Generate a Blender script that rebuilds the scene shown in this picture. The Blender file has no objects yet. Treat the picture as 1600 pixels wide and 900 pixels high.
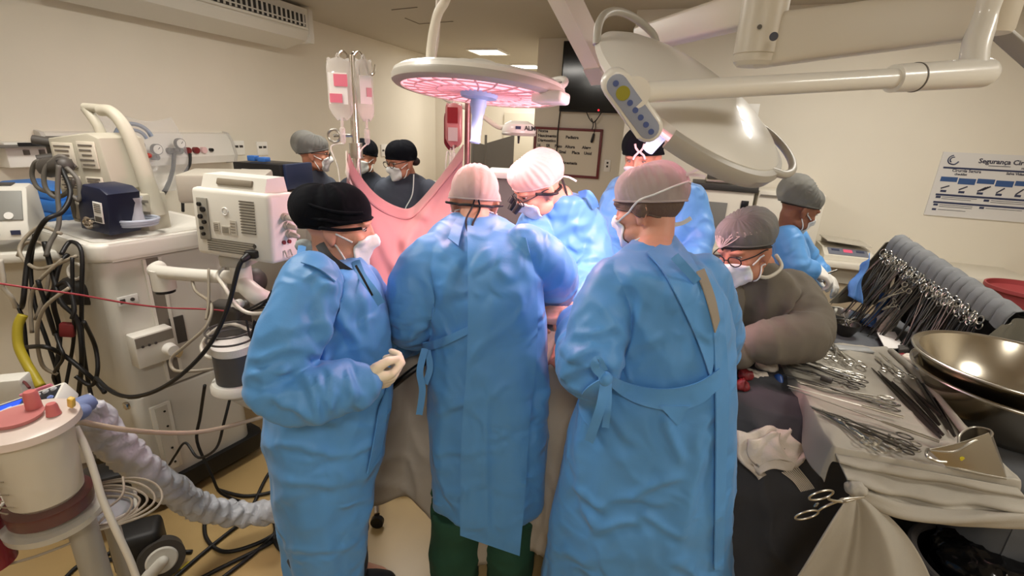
import bpy, bmesh, math, random
import numpy as np
from mathutils import Vector as V, Matrix, Quaternion, Euler
from mathutils.bvhtree import BVHTree
random.seed(7)
SC = bpy.context.scene
COL = SC.collection
# ------------------------------------------------------------------ camera
CH, PITCH, ROLL, FPX = 1.82, math.radians(18.4), math.radians(2.6), 750.0
_F = V((0, math.cos(PITCH), -math.sin(PITCH)))
_RL = V((1, 0, 0)); _UL = V((0, math.sin(PITCH), math.cos(PITCH)))
CR = _RL * math.cos(ROLL) + _UL * math.sin(ROLL)
CU = -_RL * math.sin(ROLL) + _UL * math.cos(ROLL)
CAMP = V((0, 0, CH))
cd = bpy.data.cameras.new('camera'); cam = bpy.data.objects.new('camera', cd); COL.objects.link(cam)
cd.sensor_width = 36; cd.lens = 36 * FPX / 1600; cd.clip_start = 0.02
m = Matrix.Identity(4)
for i in range(3):
    m[i][0] = CR[i]; m[i][1] = CU[i]; m[i][2] = -_F[i]; m[i][3] = CAMP[i]
cam.matrix_world = m
SC.camera = cam
# ------------------------------------------------------------------ world, view, lights
SC.view_settings.view_transform = 'Standard'
SC.view_settings.look = 'None'
SC.view_settings.gamma = 1.0
SC.view_settings.use_curve_mapping = False
SC.view_settings.exposure = 0.0
SC.cycles.use_denoising = True
SC.cycles.max_bounces = 10
SC.cycles.transparent_max_bounces = 16
SC.cycles.sample_clamp_indirect = 4.0
w = bpy.data.worlds.new('world'); SC.world = w; w.use_nodes = True
w.node_tree.nodes['Background'].inputs[0].default_value = (0.9, 0.87, 0.8, 1)
w.node_tree.nodes['Background'].inputs[1].default_value = 0.05
ADDED_LAMP_W = 23.0      # each added, unseen ceiling lamp of the operating room
HALL_LAMP_W = 20.0
PINK = (1.0, 0.56, 0.60)
SURG_W = 72.0

def px(x, y):
    return (CR * (x - 800) + CU * (450 - y) + _F * FPX)
def at(x, y, Y):
    d = px(x, y); return CAMP + d * (Y / d.y)
def onz(x, y, z):
    d = px(x, y); return CAMP + d * ((z - CH) / d.z)
RA = math.radians(18.5)
RC, RSN = math.cos(RA), math.sin(RA)
def RS(r, s, z=0.0):
    return V((r * RC + s * RSN, -r * RSN + s * RC, z))
ROT = Matrix.Rotation(-RA, 4, 'Z')      # room frame: local x = r, local y = s
def onr(x, y, r):                        # pixel on the plane r = const
    d = px(x, y); return CAMP + d * (r / (d.x * RC - d.y * RSN))
def ons(x, y, s):
    d = px(x, y); return CAMP + d * (s / (d.x * RSN + d.y * RC))
def rs_of(p):
    return (p.x * RC - p.y * RSN, p.x * RSN + p.y * RC)

# ------------------------------------------------------------------ materials
MATS = {}
def lin(c):
    return tuple(((v / 12.92) if v <= 0.04045 else ((v + 0.055) / 1.055) ** 2.4) for v in (x / 255 for x in c))
def mat(name, rgb, rough=0.5, metal=0.0, bump=0.0, bscale=40, var=0.0, vscale=3.0, trans=0.0, ior=1.45,
        emit=None, estr=0.0, alpha=1.0, sheen=0.0, sss=0.0, coat=0.0, wrinkle=0.0, wscale=9.0, spec=0.5, aniso=None):
    if name in MATS: return MATS[name]
    M = bpy.data.materials.new(name); M.use_nodes = True
    nt = M.node_tree; N = nt.nodes; L = nt.links; b = N['Principled BSDF']
    c = lin(rgb) + (1,)
    b.inputs['Base Color'].default_value = c
    b.inputs['Roughness'].default_value = rough
    b.inputs['Metallic'].default_value = metal
    b.inputs['IOR'].default_value = ior
    b.inputs['Transmission Weight'].default_value = trans
    b.inputs['Alpha'].default_value = alpha
    b.inputs['Sheen Weight'].default_value = sheen
    b.inputs['Coat Weight'].default_value = coat
    b.inputs['Specular IOR Level'].default_value = spec
    if sss:
        b.inputs['Subsurface Weight'].default_value = sss
        b.inputs['Subsurface Radius'].default_value = (0.012, 0.004, 0.002)
        b.inputs['Subsurface Scale'].default_value = 1.0
    if emit:
        b.inputs['Emission Color'].default_value = lin(emit) + (1,)
        b.inputs['Emission Strength'].default_value = estr
    tc = N.new('ShaderNodeTexCoord')
    if var:
        n = N.new('ShaderNodeTexNoise'); n.inputs['Scale'].default_value = vscale; n.inputs['Detail'].default_value = 5
        L.new(tc.outputs['Object'], n.inputs['Vector'])
        r = N.new('ShaderNodeMapRange'); r.inputs[1].default_value = 0.3; r.inputs[2].default_value = 0.7
        r.inputs[3].default_value = 1 - var; r.inputs[4].default_value = 1 + var
        L.new(n.outputs[0], r.inputs[0])
        mx = N.new('ShaderNodeVectorMath'); mx.operation = 'SCALE'
        mx.inputs[0].default_value = c[:3]; L.new(r.outputs[0], mx.inputs[3])
        L.new(mx.outputs[0], b.inputs['Base Color'])
    prev = None
    if wrinkle:
        n = N.new('ShaderNodeTexNoise'); n.inputs['Scale'].default_value = wscale; n.inputs['Detail'].default_value = 3
        n.inputs['Distortion'].default_value = 1.2
        try: n.noise_type = 'RIDGED_MULTIFRACTAL'
        except Exception: pass
        L.new(tc.outputs['Object'], n.inputs['Vector'])
        bp = N.new('ShaderNodeBump'); bp.inputs['Strength'].default_value = wrinkle; bp.inputs['Distance'].default_value = 0.02
        L.new(n.outputs[0], bp.inputs['Height']); prev = bp
    if bump:
        n = N.new('ShaderNodeTexNoise'); n.inputs['Scale'].default_value = bscale; n.inputs['Detail'].default_value = 4
        L.new(tc.outputs['Object'], n.inputs['Vector'])
        bp = N.new('ShaderNodeBump'); bp.inputs['Strength'].default_value = bump; bp.inputs['Distance'].default_value = 0.004
        L.new(n.outputs[0], bp.inputs['Height'])
        if prev: L.new(prev.outputs[0], bp.inputs['Normal'])
        prev = bp
    if prev: L.new(prev.outputs[0], b.inputs['Normal'])
    MATS[name] = M
    return M

# ------------------------------------------------------------------ mesh helpers
def frame(d, up=V((0, 0, 1))):
    d = d.normalized()
    if abs(d.dot(up)) > 0.98: up = V((1, 0, 0))
    x = up.cross(d).normalized(); y = d.cross(x).normalized()
    return x, y, d
def catmull(pts, sub=6, closed=False):
    P = [V(p) for p in pts]; n = len(P); out = []
    if n < 3: return P
    rng = range(n if closed else n - 1)
    for i in rng:
        if closed: a, b, c, d = P[(i - 1) % n], P[i], P[(i + 1) % n], P[(i + 2) % n]
        else: a, b, c, d = P[max(i - 1, 0)], P[i], P[i + 1], P[min(i + 2, n - 1)]
        for k in range(sub):
            t = k / sub
            out.append(0.5 * ((2 * b) + (c - a) * t + (2 * a - 5 * b + 4 * c - d) * t * t + (3 * b - a - 3 * c + d) * t ** 3))
    if not closed: out.append(P[-1].copy())
    return out
def samp(L, t):
    x = min(max(t, 0), 1) * (len(L) - 1); i = min(int(x), len(L) - 2); return lerp(L[i], L[i + 1], x - i)
def lerp(a, b, t): return a + (b - a) * t
def rot(x=0, y=0, z=0): return Euler((math.radians(x), math.radians(y), math.radians(z))).to_matrix().to_4x4()
def T(v): return Matrix.Translation(V(v))

class MB:
    def __init__(s, M=None):
        s.bm = bmesh.new(); s.M = M.copy() if M is not None else Matrix.Identity(4); s.mi = 0
    def add(s, verts, faces):
        vs = [s.bm.verts.new(s.M @ V(v)) for v in verts]; fs = []
        for f in faces:
            try:
                q = s.bm.faces.new([vs[i] for i in f]); q.material_index = s.mi; fs.append(q)
            except ValueError: pass
        return vs, fs
    def box(s, c, size, R=None, bev=0.0, seg=2, taper=None):
        hx, hy, hz = size[0] / 2, size[1] / 2, size[2] / 2
        vv = []
        for z in (-hz, hz):
            k = 1 if (taper is None or z < 0) else taper
            vv += [V((-hx * k, -hy * k, z)), V((hx * k, -hy * k, z)), V((hx * k, hy * k, z)), V((-hx * k, hy * k, z))]
        Mx = T(c) @ (R if R is not None else Matrix.Identity(4))
        vs, fs = s.add([Mx @ v for v in vv], [(0, 3, 2, 1), (4, 5, 6, 7), (0, 1, 5, 4), (1, 2, 6, 5), (2, 3, 7, 6), (3, 0, 4, 7)])
        if bev > 0:
            es = list({e for f in fs for e in f.edges})
            r = bmesh.ops.bevel(s.bm, geom=es, offset=bev, segments=seg, profile=0.5, affect='EDGES')
            for f in r['faces']: f.material_index = s.mi
        return s
    def loft(s, rings, cap=True, closed=True):
        n = len(rings[0]); vv = [p for r in rings for p in r]; ff = []
        for i in range(len(rings) - 1):
            for j in range(n if closed else n - 1):
                a = i * n + j; b = i * n + (j + 1) % n
                ff.append((a, b, b + n, a + n))
        if cap:
            ff.append(tuple(reversed(range(n)))); k = (len(rings) - 1) * n
            ff.append(tuple(range(k, k + n)))
        return s.add(vv, ff)
    def cyl(s, p0, p1, r0, r1=None, n=20, cap=True):
        p0, p1 = V(p0), V(p1); r1 = r0 if r1 is None else r1
        x, y, d = frame(p1 - p0)
        rg = [[p + (x * math.cos(t) + y * math.sin(t)) * r for t in (2 * math.pi * k / n for k in range(n))] for p, r in ((p0, r0), (p1, r1))]
        s.loft(rg, cap); return s
    def tube(s, pts, r, n=8, sub=6, closed=False, smooth=True, cap=True):
        P = catmull(pts, sub, closed) if smooth else [V(p) for p in pts]
        m_ = len(P)
        if isinstance(r, (list, tuple)):
            q = len(r); rr = []
            for i in range(m_):
                t = i / max(m_ - 1, 1) * (q - 1); k = min(int(t), q - 2); rr.append(lerp(r[k], r[k + 1], t - k))
        else: rr = [r] * m_
        rings = []; up = None
        for i in range(m_):
            if closed: d = P[(i + 1) % m_] - P[i - 1]
            else: d = P[min(i + 1, m_ - 1)] - P[max(i - 1, 0)]
            if d.length < 1e-9: d = V((0, 0, 1))
            d.normalize()
            if up is None:
                x, y, _ = frame(d); up = y
            x = up.cross(d)
            if x.length < 1e-5: x, _, _ = frame(d)
            x.normalize(); y = d.cross(x).normalized(); up = y
            rings.append([P[i] + (x * math.cos(t) + y * math.sin(t)) * rr[i] for t in (2 * math.pi * k / n for k in range(n))])
        if closed: rings.append(rings[0]); cap = False
        s.loft(rings, cap); return s
    def lathe(s, prof, c=(0, 0, 0), n=32, R=None, cap=True, scale=(1, 1)):
        Mx = T(c) @ (R if R is not None else Matrix.Identity(4))
        rg = [[Mx @ V((max(r, 1e-4) * math.cos(t) * scale[0], max(r, 1e-4) * math.sin(t) * scale[1], z)) for t in (2 * math.pi * k / n for k in range(n))] for r, z in prof]
        s.loft(rg, cap); return s
    def ball(s, c, r, R=None, sub=3):
        r = (r, r, r) if not hasattr(r, '__len__') else r
        t = bmesh.new(); bmesh.ops.create_icosphere(t, subdivisions=sub, radius=1.0)
        Mx = T(c) @ (R if R is not None else Matrix.Identity(4))
        vv = [Mx @ V((v.co.x * r[0], v.co.y * r[1], v.co.z * r[2])) for v in t.verts]
        t.verts.index_update(); ff = [[v.index for v in f.verts] for f in t.faces]; t.free()
        s.add(vv, ff); return s
    def capsule(s, pts, rad, sub=2, n=14):
        P = [V(p) for p in pts]
        for p, r in zip(P, rad): s.ball(p, r, sub=sub)
        for i in range(len(P) - 1):
            if (P[i + 1] - P[i]).length > 1e-5: s.cyl(P[i], P[i + 1], rad[i], rad[i + 1], n=n)
        return s
    def prism(s, poly, z0, z1, Mx=None, bev=0.0, seg=2):
        Mx = Mx if Mx is not None else Matrix.Identity(4); n = len(poly)
        vv = [Mx @ V((p[0], p[1], z0)) for p in poly] + [Mx @ V((p[0], p[1], z1)) for p in poly]
        ff = [tuple(reversed(range(n))), tuple(range(n, 2 * n))] + [(i, (i + 1) % n, n + (i + 1) % n, n + i) for i in range(n)]
        vs, fs = s.add(vv, ff)
        if bev > 0:
            es = list({e for f in fs[:2] for e in f.edges})
            r = bmesh.ops.bevel(s.bm, geom=es, offset=bev, segments=seg, profile=0.5, affect='EDGES')
            for f in r['faces']: f.material_index = s.mi
        return s
    def sheet(s, G, th=0.004, nrm=None):
        """a grid of points as a thin closed slab"""
        R, C = len(G), len(G[0]); P = np.array([[list(p) for p in r] for r in G], float)
        du = np.gradient(P, axis=0); dv = np.gradient(P, axis=1)
        Nn = np.cross(du, dv); Nn /= np.linalg.norm(Nn, axis=2, keepdims=True) + 1e-12
        A = P + Nn * th / 2; B = P - Nn * th / 2
        vv = [V(p) for p in A.reshape(-1, 3)] + [V(p) for p in B.reshape(-1, 3)]
        ff = []; k = R * C
        for i in range(R - 1):
            for j in range(C - 1):
                a = i * C + j; ff.append((a, a + C, a + C + 1, a + 1)); ff.append((k + a, k + a + 1, k + a + C + 1, k + a + C))
        for j in range(C - 1):
            ff.append((j, j + 1, k + j + 1, k + j)); a = (R - 1) * C + j; ff.append((a + 1, a, k + a, k + a + 1))
        for i in range(R - 1):
            a = i * C; ff.append((a + C, a, k + a, k + a + C)); a = i * C + C - 1; ff.append((a, a + C, k + a + C, k + a))
        s.add(vv, ff); return s
    def mesh(s, name):
        bmesh.ops.recalc_face_normals(s.bm, faces=s.bm.faces)
        me = bpy.data.meshes.new(name); s.bm.to_mesh(me); s.bm.free(); return me
    def obj(s, name, mt, parent=None, origin=None, sharp=35, **tags):
        return link(s.mesh(name), name, mt, parent, origin, sharp, **tags)

def wpos(o):
    p = V((0, 0, 0))
    while o is not None: p = p + o.location; o = o.parent
    return p
def link(me, name, mt, parent=None, origin=None, sharp=35, label=None, cat=None, group=None, kind=None):
    o = bpy.data.objects.new(name, me); COL.objects.link(o)
    base = wpos(parent) if parent is not None else V((0, 0, 0))
    if parent is not None: o.parent = parent
    if origin is None and parent is None and len(me.vertices):
        n = len(me.vertices); a = np.empty(n * 3); me.vertices.foreach_get('co', a); a = a.reshape(-1, 3)
        lo, hi = a.min(0), a.max(0); origin = V(((lo[0] + hi[0]) / 2, (lo[1] + hi[1]) / 2, lo[2]))
    loc = V(origin) - base if origin is not None else V((0, 0, 0))
    o.location = loc
    me.transform(Matrix.Translation(-(base + loc)))
    for q in (mt if isinstance(mt, (list, tuple)) else [mt]): me.materials.append(q)
    me.polygons.foreach_set('use_smooth', [True] * len(me.polygons))
    if sharp < 180: me.set_sharp_from_angle(angle=math.radians(sharp))
    tag(o, label, cat, group, kind)
    return o
def tag(o, label=None, cat=None, group=None, kind=None):
    if label: o['label'] = label
    if cat: o['category'] = cat
    if group: o['group'] = group
    if kind: o['kind'] = kind
    return o
def thing(name, loc, label, cat, group=None):
    o = bpy.data.objects.new(name, None); COL.objects.link(o); o.location = loc; o.empty_display_size = 0.05
    return tag(o, label, cat, group)
def copy_tree(o, parent=None):
    c = o.copy(); COL.objects.link(c)
    if parent is not None: c.parent = parent
    for ch in list(o.children): copy_tree(ch, c)
    return c
def remesh(bm, voxel, it=4, fac=0.5):
    bmesh.ops.recalc_face_normals(bm, faces=bm.faces)
    me = bpy.data.meshes.new('tmp'); bm.to_mesh(me); bm.free()
    ob = bpy.data.objects.new('tmp', me); COL.objects.link(ob)
    r = ob.modifiers.new('r', 'REMESH'); r.mode = 'VOXEL'; r.voxel_size = voxel
    if it:
        q = ob.modifiers.new('s', 'SMOOTH'); q.iterations = it; q.factor = fac
    dg = bpy.context.evaluated_depsgraph_get()
    out = bpy.data.meshes.new_from_object(ob.evaluated_get(dg))
    bpy.data.objects.remove(ob); bpy.data.meshes.remove(me)
    return out
def vget(me):
    n = len(me.vertices); a = np.empty(n * 3); me.vertices.foreach_get('co', a)
    b = np.empty(n * 3); me.vertex_normals.foreach_get('vector', b)
    return a.reshape(-1, 3), b.reshape(-1, 3)
def vset(me, co):
    me.vertices.foreach_set('co', co.reshape(-1)); me.update()
# vectorised gradient noise
_rng = np.random.RandomState(3); _perm = _rng.permutation(256); _perm = np.concatenate([_perm, _perm, _perm])
_grad = _rng.normal(size=(256, 3)); _grad /= np.linalg.norm(_grad, axis=1, keepdims=True)
def pn(p):
    p = np.asarray(p, float); i = np.floor(p).astype(int); f = p - i; i &= 255
    u = f * f * f * (f * (f * 6 - 15) + 10); res = 0
    for dx in (0, 1):
        for dy in (0, 1):
            for dz in (0, 1):
                h = _perm[_perm[_perm[(i[:, 0] + dx) & 255] + ((i[:, 1] + dy) & 255)] + ((i[:, 2] + dz) & 255)]
                g = _grad[h]; d = (g * (f - np.array([dx, dy, dz]))).sum(1)
                wx = u[:, 0] if dx else 1 - u[:, 0]; wy = u[:, 1] if dy else 1 - u[:, 1]; wz = u[:, 2] if dz else 1 - u[:, 2]
                res = res + d * wx * wy * wz
    return res
def proj(co):
    d = co - np.array(CAMP); z = d @ np.array(_F)
    return 800 + FPX * (d @ np.array(CR)) / z, 450 - FPX * (d @ np.array(CU)) / z
def creases(co, no, lines):
    """explicit folds: (x0,y0,x1,y1,amp,width) laid on the cloth where the photograph shows them"""
    X, Y = proj(co); view = co - np.array(CAMP); view /= np.linalg.norm(view, axis=1, keepdims=True)
    face = np.clip(-(view * no).sum(1) * 3, 0, 1); out = np.zeros(len(co))
    for (x0, y0, x1, y1, amp, wd) in lines:
        dx, dy = x1 - x0, y1 - y0; Ln = math.hypot(dx, dy)
        t = ((X - x0) * dx + (Y - y0) * dy) / Ln; s_ = ((X - x0) * -dy + (Y - y0) * dx) / Ln
        e = np.clip(np.minimum(t + 0.12 * Ln, Ln * 1.12 - t) / (0.3 * Ln), 0, 1); e = e * e * (3 - 2 * e)
        s_ = s_ + 3 * np.sin(t / Ln * 5 + x0)
        out += amp * e * (np.exp(-(s_ / wd) ** 2) - 0.7 * np.exp(-((s_ - 1.7 * wd) / (1.2 * wd)) ** 2))
    return out * face
def text_mesh(mb, body, M, size, align='LEFT', extr=0.0004, bold=0.0):
    cu = bpy.data.curves.new('t', 'FONT'); cu.body = body; cu.size = size; cu.align_x = align; cu.extrude = extr; cu.offset = bold
    cu.resolution_u = 2
    ob = bpy.data.objects.new('t', cu); COL.objects.link(ob)
    dg = bpy.context.evaluated_depsgraph_get(); me = bpy.data.meshes.new_from_object(ob.evaluated_get(dg))
    mb.add([M @ v.co for v in me.vertices], [tuple(p.vertices) for p in me.polygons])
    bpy.data.objects.remove(ob); bpy.data.curves.remove(cu); bpy.data.meshes.remove(me)
    return mb
# ================================================================== the room
CEIL = 2.83
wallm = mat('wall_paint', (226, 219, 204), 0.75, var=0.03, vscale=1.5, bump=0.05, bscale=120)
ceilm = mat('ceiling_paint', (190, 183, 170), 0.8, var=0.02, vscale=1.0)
floorm = mat('floor_vinyl', (172, 145, 98), 0.32, var=0.10, vscale=2.5, bump=0.05, bscale=60)
white = mat('white_plastic', (240, 238, 232), 0.4)
def rbox(name, r0, r1, s0, s1, z0, z1, mt, **k):
    mb = MB(ROT); mb.box(((r0 + r1) / 2, (s0 + s1) / 2, (z0 + z1) / 2), (r1 - r0, s1 - s0, z1 - z0)); return mb.obj(name, mt, **k)
rbox('floor', -4.2, 3.6, -2.2, 9.6, -0.15, 0, floorm, kind='structure')
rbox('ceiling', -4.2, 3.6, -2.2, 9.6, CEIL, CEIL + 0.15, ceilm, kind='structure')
rbox('wall_left', -4.2, -4.0, -2.2, 9.6, 0, CEIL, wallm, kind='structure')
rbox('wall_right', 3.4, 3.6, -2.2, 4.75, 0, CEIL, wallm, kind='structure')
rbox('wall_rear', -4.0, 3.4, -2.2, -2.0, 0, CEIL, wallm, kind='structure')
rbox('wall_front', -0.57, 3.6, 4.75, 5.0, 0, CEIL, wallm, kind='structure')
rbox('wall_back', -1.816, -0.37, 6.0, 6.2, 0, CEIL, wallm, kind='structure')
rbox('wall_inner', -0.57, -0.37, 5.0, 6.2, 0, CEIL, wallm, kind='structure')
rbox('wall_corridor', -1.816, -1.616, 6.2, 9.4, 0, CEIL, wallm, kind='structure')
rbox('wall_end', -4.0, -1.616, 9.2, 9.4, 0, CEIL, wallm, kind='structure')
rbox('wall_pilaster', -4.0, -3.55, 7.55, 7.8, 0, CEIL, wallm, kind='structure')
basem = mat('baseboard_vinyl', (205, 190, 155), 0.5)
rbox('baseboard_left', -4.0, -3.975, -2.0, 7.55, 0, 0.17, basem, kind='structure')
rbox('baseboard_front', -0.57, 3.4, 4.725, 4.75, 0, 0.12, basem, kind='structure')
# faint access-hatch joints of the ceiling board
hm = mat('joint_line', (120, 112, 98), 0.8)
for k, (a, b) in enumerate((((612, 15), (652, 11)), ((633, 28), (655, 37)), ((655, 37), (708, 33)))):
    A_, B_ = onz(*a, CEIL), onz(*b, CEIL); mb = MB(); mb.tube([A_, B_], 0.006, n=6, smooth=False); mb.obj('trim_%d' % (k + 1), hm, kind='structure')
# corridor door and the pale door leaf behind the drape
mb = MB(ROT); mb.box((-2.9, 9.17, 1.05), (0.95, 0.06, 2.1), bev=0.01); dr = mb.obj('door_1', mat('door_paint', (214, 206, 188), 0.5), kind='structure')
mb = MB(ROT); mb.cyl((-2.55, 9.14, 1.05), (-2.55, 9.06, 1.05), 0.025); mb.obj('door_handle', mat('steel', (190, 186, 178), 0.3, 1.0), dr)

# ceiling lamps
lampm = mat('lamp_diffuser', (255, 250, 238), 0.6, emit=(255, 248, 232), estr=9.0)
def ceiling_lamp(r, s, W, size, label, group):
    p = RS(r, s, CEIL); t = thing('ceiling_lamp', p - V((0, 0, 0.02)), label, 'ceiling lamp', group)
    h = size / 2; mb = MB(T(p) @ ROT)
    for (cx, cy, sx, sy) in ((0, h + 0.015, size + 0.06, 0.03), (0, -h - 0.015, size + 0.06, 0.03), (h + 0.015, 0, 0.03, size), (-h - 0.015, 0, 0.03, size)):
        mb.box((cx, cy, -0.01), (sx, sy, 0.02))
    mb.obj('frame', white, t)
    mb = MB(T(p) @ ROT); mb.box((0, 0, -0.006), (size, size, 0.01)); mb.obj('diffuser', lampm, t)
    ld = bpy.data.lights.new('lamp_light', 'AREA'); ld.shape = 'SQUARE'; ld.size = size; ld.energy = W; ld.color = (1.0, 0.955, 0.89)
    lo = bpy.data.objects.new('lamp_light', ld); COL.objects.link(lo); lo.parent = t; lo.location = (0, 0, -0.012)
    return t
ceiling_lamp(-2.82, 6.9, HALL_LAMP_W, 0.42, 'square recessed ceiling lamp in the passage, the nearer of the two lit squares', 'recessed lamps of the passage')
ceiling_lamp(-2.75, 8.45, HALL_LAMP_W, 0.42, 'square recessed ceiling lamp deep in the passage, the farther of the two lit squares', 'recessed lamps of the passage')
for (r, s, nm) in ((-1.9, 1.0, 'left side'), (0.3, -1.0, 'camera end'), (2.3, 1.2, 'right side'), (-2.0, 3.0, 'far left'), (1.2, 3.2, 'far right')):  # added lamps out of view, put in to light the room
    ceiling_lamp(r, s, ADDED_LAMP_W, 0.6, 'added unseen square ceiling lamp over the %s of the operating room' % nm, 'added unseen lamps of the operating room')

# ------------------------------------------------------------------ wall things
dark = mat('black_plastic', (22, 22, 24), 0.35)
slotm = mat('socket_slot', (60, 54, 50), 0.6)
def outlet(p, nrm_rot, wd, hg, label, slots=((-.2, .1), (.2, .1)), group=None, lift=0.0):
    t = thing('wall_socket', p, label, 'wall socket', group); M_ = T(p) @ nrm_rot
    mb = MB(M_); mb.box((0, -0.006, 0), (wd, 0.012, hg), bev=0.003); mb.obj('plate', white, t)
    mb = MB(M_)
    for (a, b) in slots: mb.box((a * wd, -0.0125, b * hg), (wd * 0.3, 0.003, hg * 0.16))
    mb.obj('slot', slotm, t)
    return t
LW = ROT @ Matrix.Rotation(math.radians(90), 4, 'Z')      # things on the left wall: local -y points into the room (+r)
LWI = ROT @ Matrix.Rotation(math.radians(90), 4, 'Z')
g = 'sockets along the left wall'
outlet(onr(372, 231, -4.0), LWI, 0.13, 0.13, 'white double socket plate to the right of the gas panel, with a twin beside it', group=g)
outlet(onr(409, 232, -4.0), LWI, 0.13, 0.13, 'white wall socket plate above the black box, behind the dark scrubs', group=g)
outlet(onr(600, 235, -4.0), LWI, 0.16, 0.16, 'white wall plate with a coloured sticker between two masked helpers', group=None, slots=((-.22, 0.0),))
FW = ROT
outlet(ons(1172, 173, 4.75), FW, 0.135, 0.11, 'white switch plate high on the wall above the microwave-sized device', slots=((-.15, .15),))
outlet(ons(949, 259, 6.0), FW, 0.075, 0.14, 'narrow white switch plate beside the whiteboard', slots=((0, .25), (0, -.05)))

# shelf bracket with its strip on the left wall
p = onr(38, 228, -3.93); t = thing('wall_shelf', p, 'small white wall bracket shelf left of the gas panel', 'shelf')
mb = MB(T(p) @ LWI); mb.box((0, 0.0, -0.05), (0.26, 0.13, 0.15), bev=0.01); mb.obj('body', white, t)
mb = MB(T(p) @ LWI); mb.box((0, -0.05, 0.005), (0.42, 0.2, 0.014), bev=0.003); mb.obj('shelf_plate', mat('grey_plastic', (110, 106, 100), 0.5), t)
mb = MB(T(p) @ LWI); mb.box((-0.03, -0.152, 0.018), (0.15, 0.006, 0.02)); mb.obj('slot', dark, t)
for x in (-.03, .05): mb = MB(T(p) @ LWI); mb.cyl((x, -0.06, -0.02), (x, -0.06, -0.05), 0.018); mb.obj('outlet_port', mat('grey_plastic', (110, 106, 100)), t)

# gas headwall panel
P0, P1 = onr(80, 229, -4.0), onr(343, 233, -4.0); s0, s1 = rs_of(P0)[1], rs_of(P1)[1]
pz = 1.54; pc = RS(-4.0, (s0 + s1) / 2, pz); Lp = s1 - s0 + 0.1
t = thing('gas_headwall', RS(-4.0, (s0 + s1) / 2, pz - .14), 'long white medical gas and power panel on the left wall', 'wall panel')
prof = [(0, -0.13), (-0.10, -0.12), (-0.12, -0.06), (-0.09, 0.06), (-0.05, 0.12), (0, 0.13)]
mb = MB(T(pc) @ LWI)
mb.loft([[V((x, a, b)) for a, b in prof] for x in (-Lp / 2, Lp / 2)]); mb.obj('housing', mat('panel_white', (226, 222, 214), 0.35), t, sharp=20)
for x in (-Lp / 2 - 0.012, Lp / 2 + 0.012):
    mb = MB(T(pc) @ LWI); mb.prism([(a * 1.06, b * 1.06) for a, b in prof], -0.014, 0.014, T((x, 0, 0)) @ Matrix(((0, 0, 1, 0), (1, 0, 0, 0), (0, 1, 0, 0), (0, 0, 0, 1))), bev=0.003); mb.obj('end_cap', mat('panel_cap', (200, 196, 190), 0.4), t)
# local x along the wall: +x ... find sign
def panel_x(pxl):
    s_ = rs_of(onr(pxl, 232, -3.9))[1]; return (s_ - (s0 + s1) / 2)
redm = mat('socket_red', (120, 40, 42), 0.4); greym = mat('port_grey', (96, 96, 94), 0.5); greenm = mat('port_green', (60, 92, 70), 0.5)
for pxl, mm, nm in ((290, redm, 'red_socket'), (303, redm, 'red_socket'), (315, mat('socket_pale', (226, 190, 190), 0.4), 'pale_socket'), (327, dark, 'black_socket'), (262, greym, 'gas_port'), (277, greenm, 'gas_port')):
    mb = MB(T(pc) @ LWI); x = panel_x(pxl); mb.cyl((x, -0.10, -0.01), (x, -0.135, -0.01), 0.026 if nm != 'black_socket' else 0.014, n=20)
    if nm != 'black_socket': mb.cyl((x, -0.135, -0.01), (x, -0.137, -0.01), 0.014, n=16)
    mb.obj(nm, mm, t)
gaugem = mat('gauge_face', (235, 232, 226), 0.3)
for pxl, dz in ((205, 0.04), (232, 0.01), (270, 0.05)):
    x = panel_x(pxl); gt = thing('pressure_gauge', pc, 'round pressure gauge plugged into the gas panel %s' % {205: 'left of the clear bag', 232: 'inside the hanging clear bag', 270: 'above the green port'}[pxl], 'gauge', 'gauges on the gas panel')
    gt.location = (T(pc) @ LWI @ V((x, -0.2, dz)))
    mb = MB(T(pc) @ LWI); mb.cyl((x, -0.17, dz), (x, -0.20, dz), 0.04, n=24); mb.cyl((x, -0.11, dz - 0.06), (x, -0.18, dz - 0.06), 0.022); mb.cyl((x, -0.185, dz - 0.06), (x, -0.185, dz), 0.01); mb.obj('case', greym, gt)
    mb = MB(T(pc) @ LWI); mb.cyl((x, -0.2, dz), (x, -0.203, dz), 0.034, n=24); mb.obj('dial', gaugem, gt)
    mb = MB(T(pc) @ LWI); mb.box((x + 0.008, -0.205, dz + 0.008), (0.024, 0.002, 0.004), R=rot(0, -45, 0)); mb.obj('needle', dark, gt)

# wall-hung air conditioner at the ceiling, left wall
acm = mat('ac_white', (222, 218, 208), 0.45)
t = thing('air_conditioner', RS(-3.8, 3.3, 2.47), 'long white split air conditioner high on the left wall', 'air conditioner')
mb = MB(ROT)
profa = [(-4.0, 2.50), (-3.86, 2.46), (-3.60, 2.53), (-3.56, 2.60), (-3.56, 2.80), (-4.0, 2.80)]
mb.loft([[V((a, s_, b)) for a, b in profa] for s_ in (2.2, 4.18)]); mb.obj('housing', acm, t, sharp=25)
mb = MB(ROT); mb.box((-3.552, 3.2, 2.69), (0.02, 1.85, 0.10)); mb.obj('outlet_recess', mat('recess_dark', (48, 46, 44), 0.7), t)
mb = MB(ROT)
for k in range(34): mb.box((-3.54, 2.33 + k * 0.0535, 2.69), (0.02, 0.008, 0.1), R=rot(0, 0, 25))
mb.box((-3.535, 3.2, 2.665), (0.012, 1.85, 0.008)); mb.obj('louvre', acm, t)
mb = MB(ROT); mb.box((-3.56, 3.2, 2.63), (0.05, 1.9, 0.022), R=rot(0, 12, 0), bev=0.005); mb.obj('flap', acm, t)
mb = MB(ROT); mb.box((-3.78, 4.215, 2.66), (0.46, 0.07, 0.3), bev=0.02); mb.obj('end_cover', acm, t)

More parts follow.
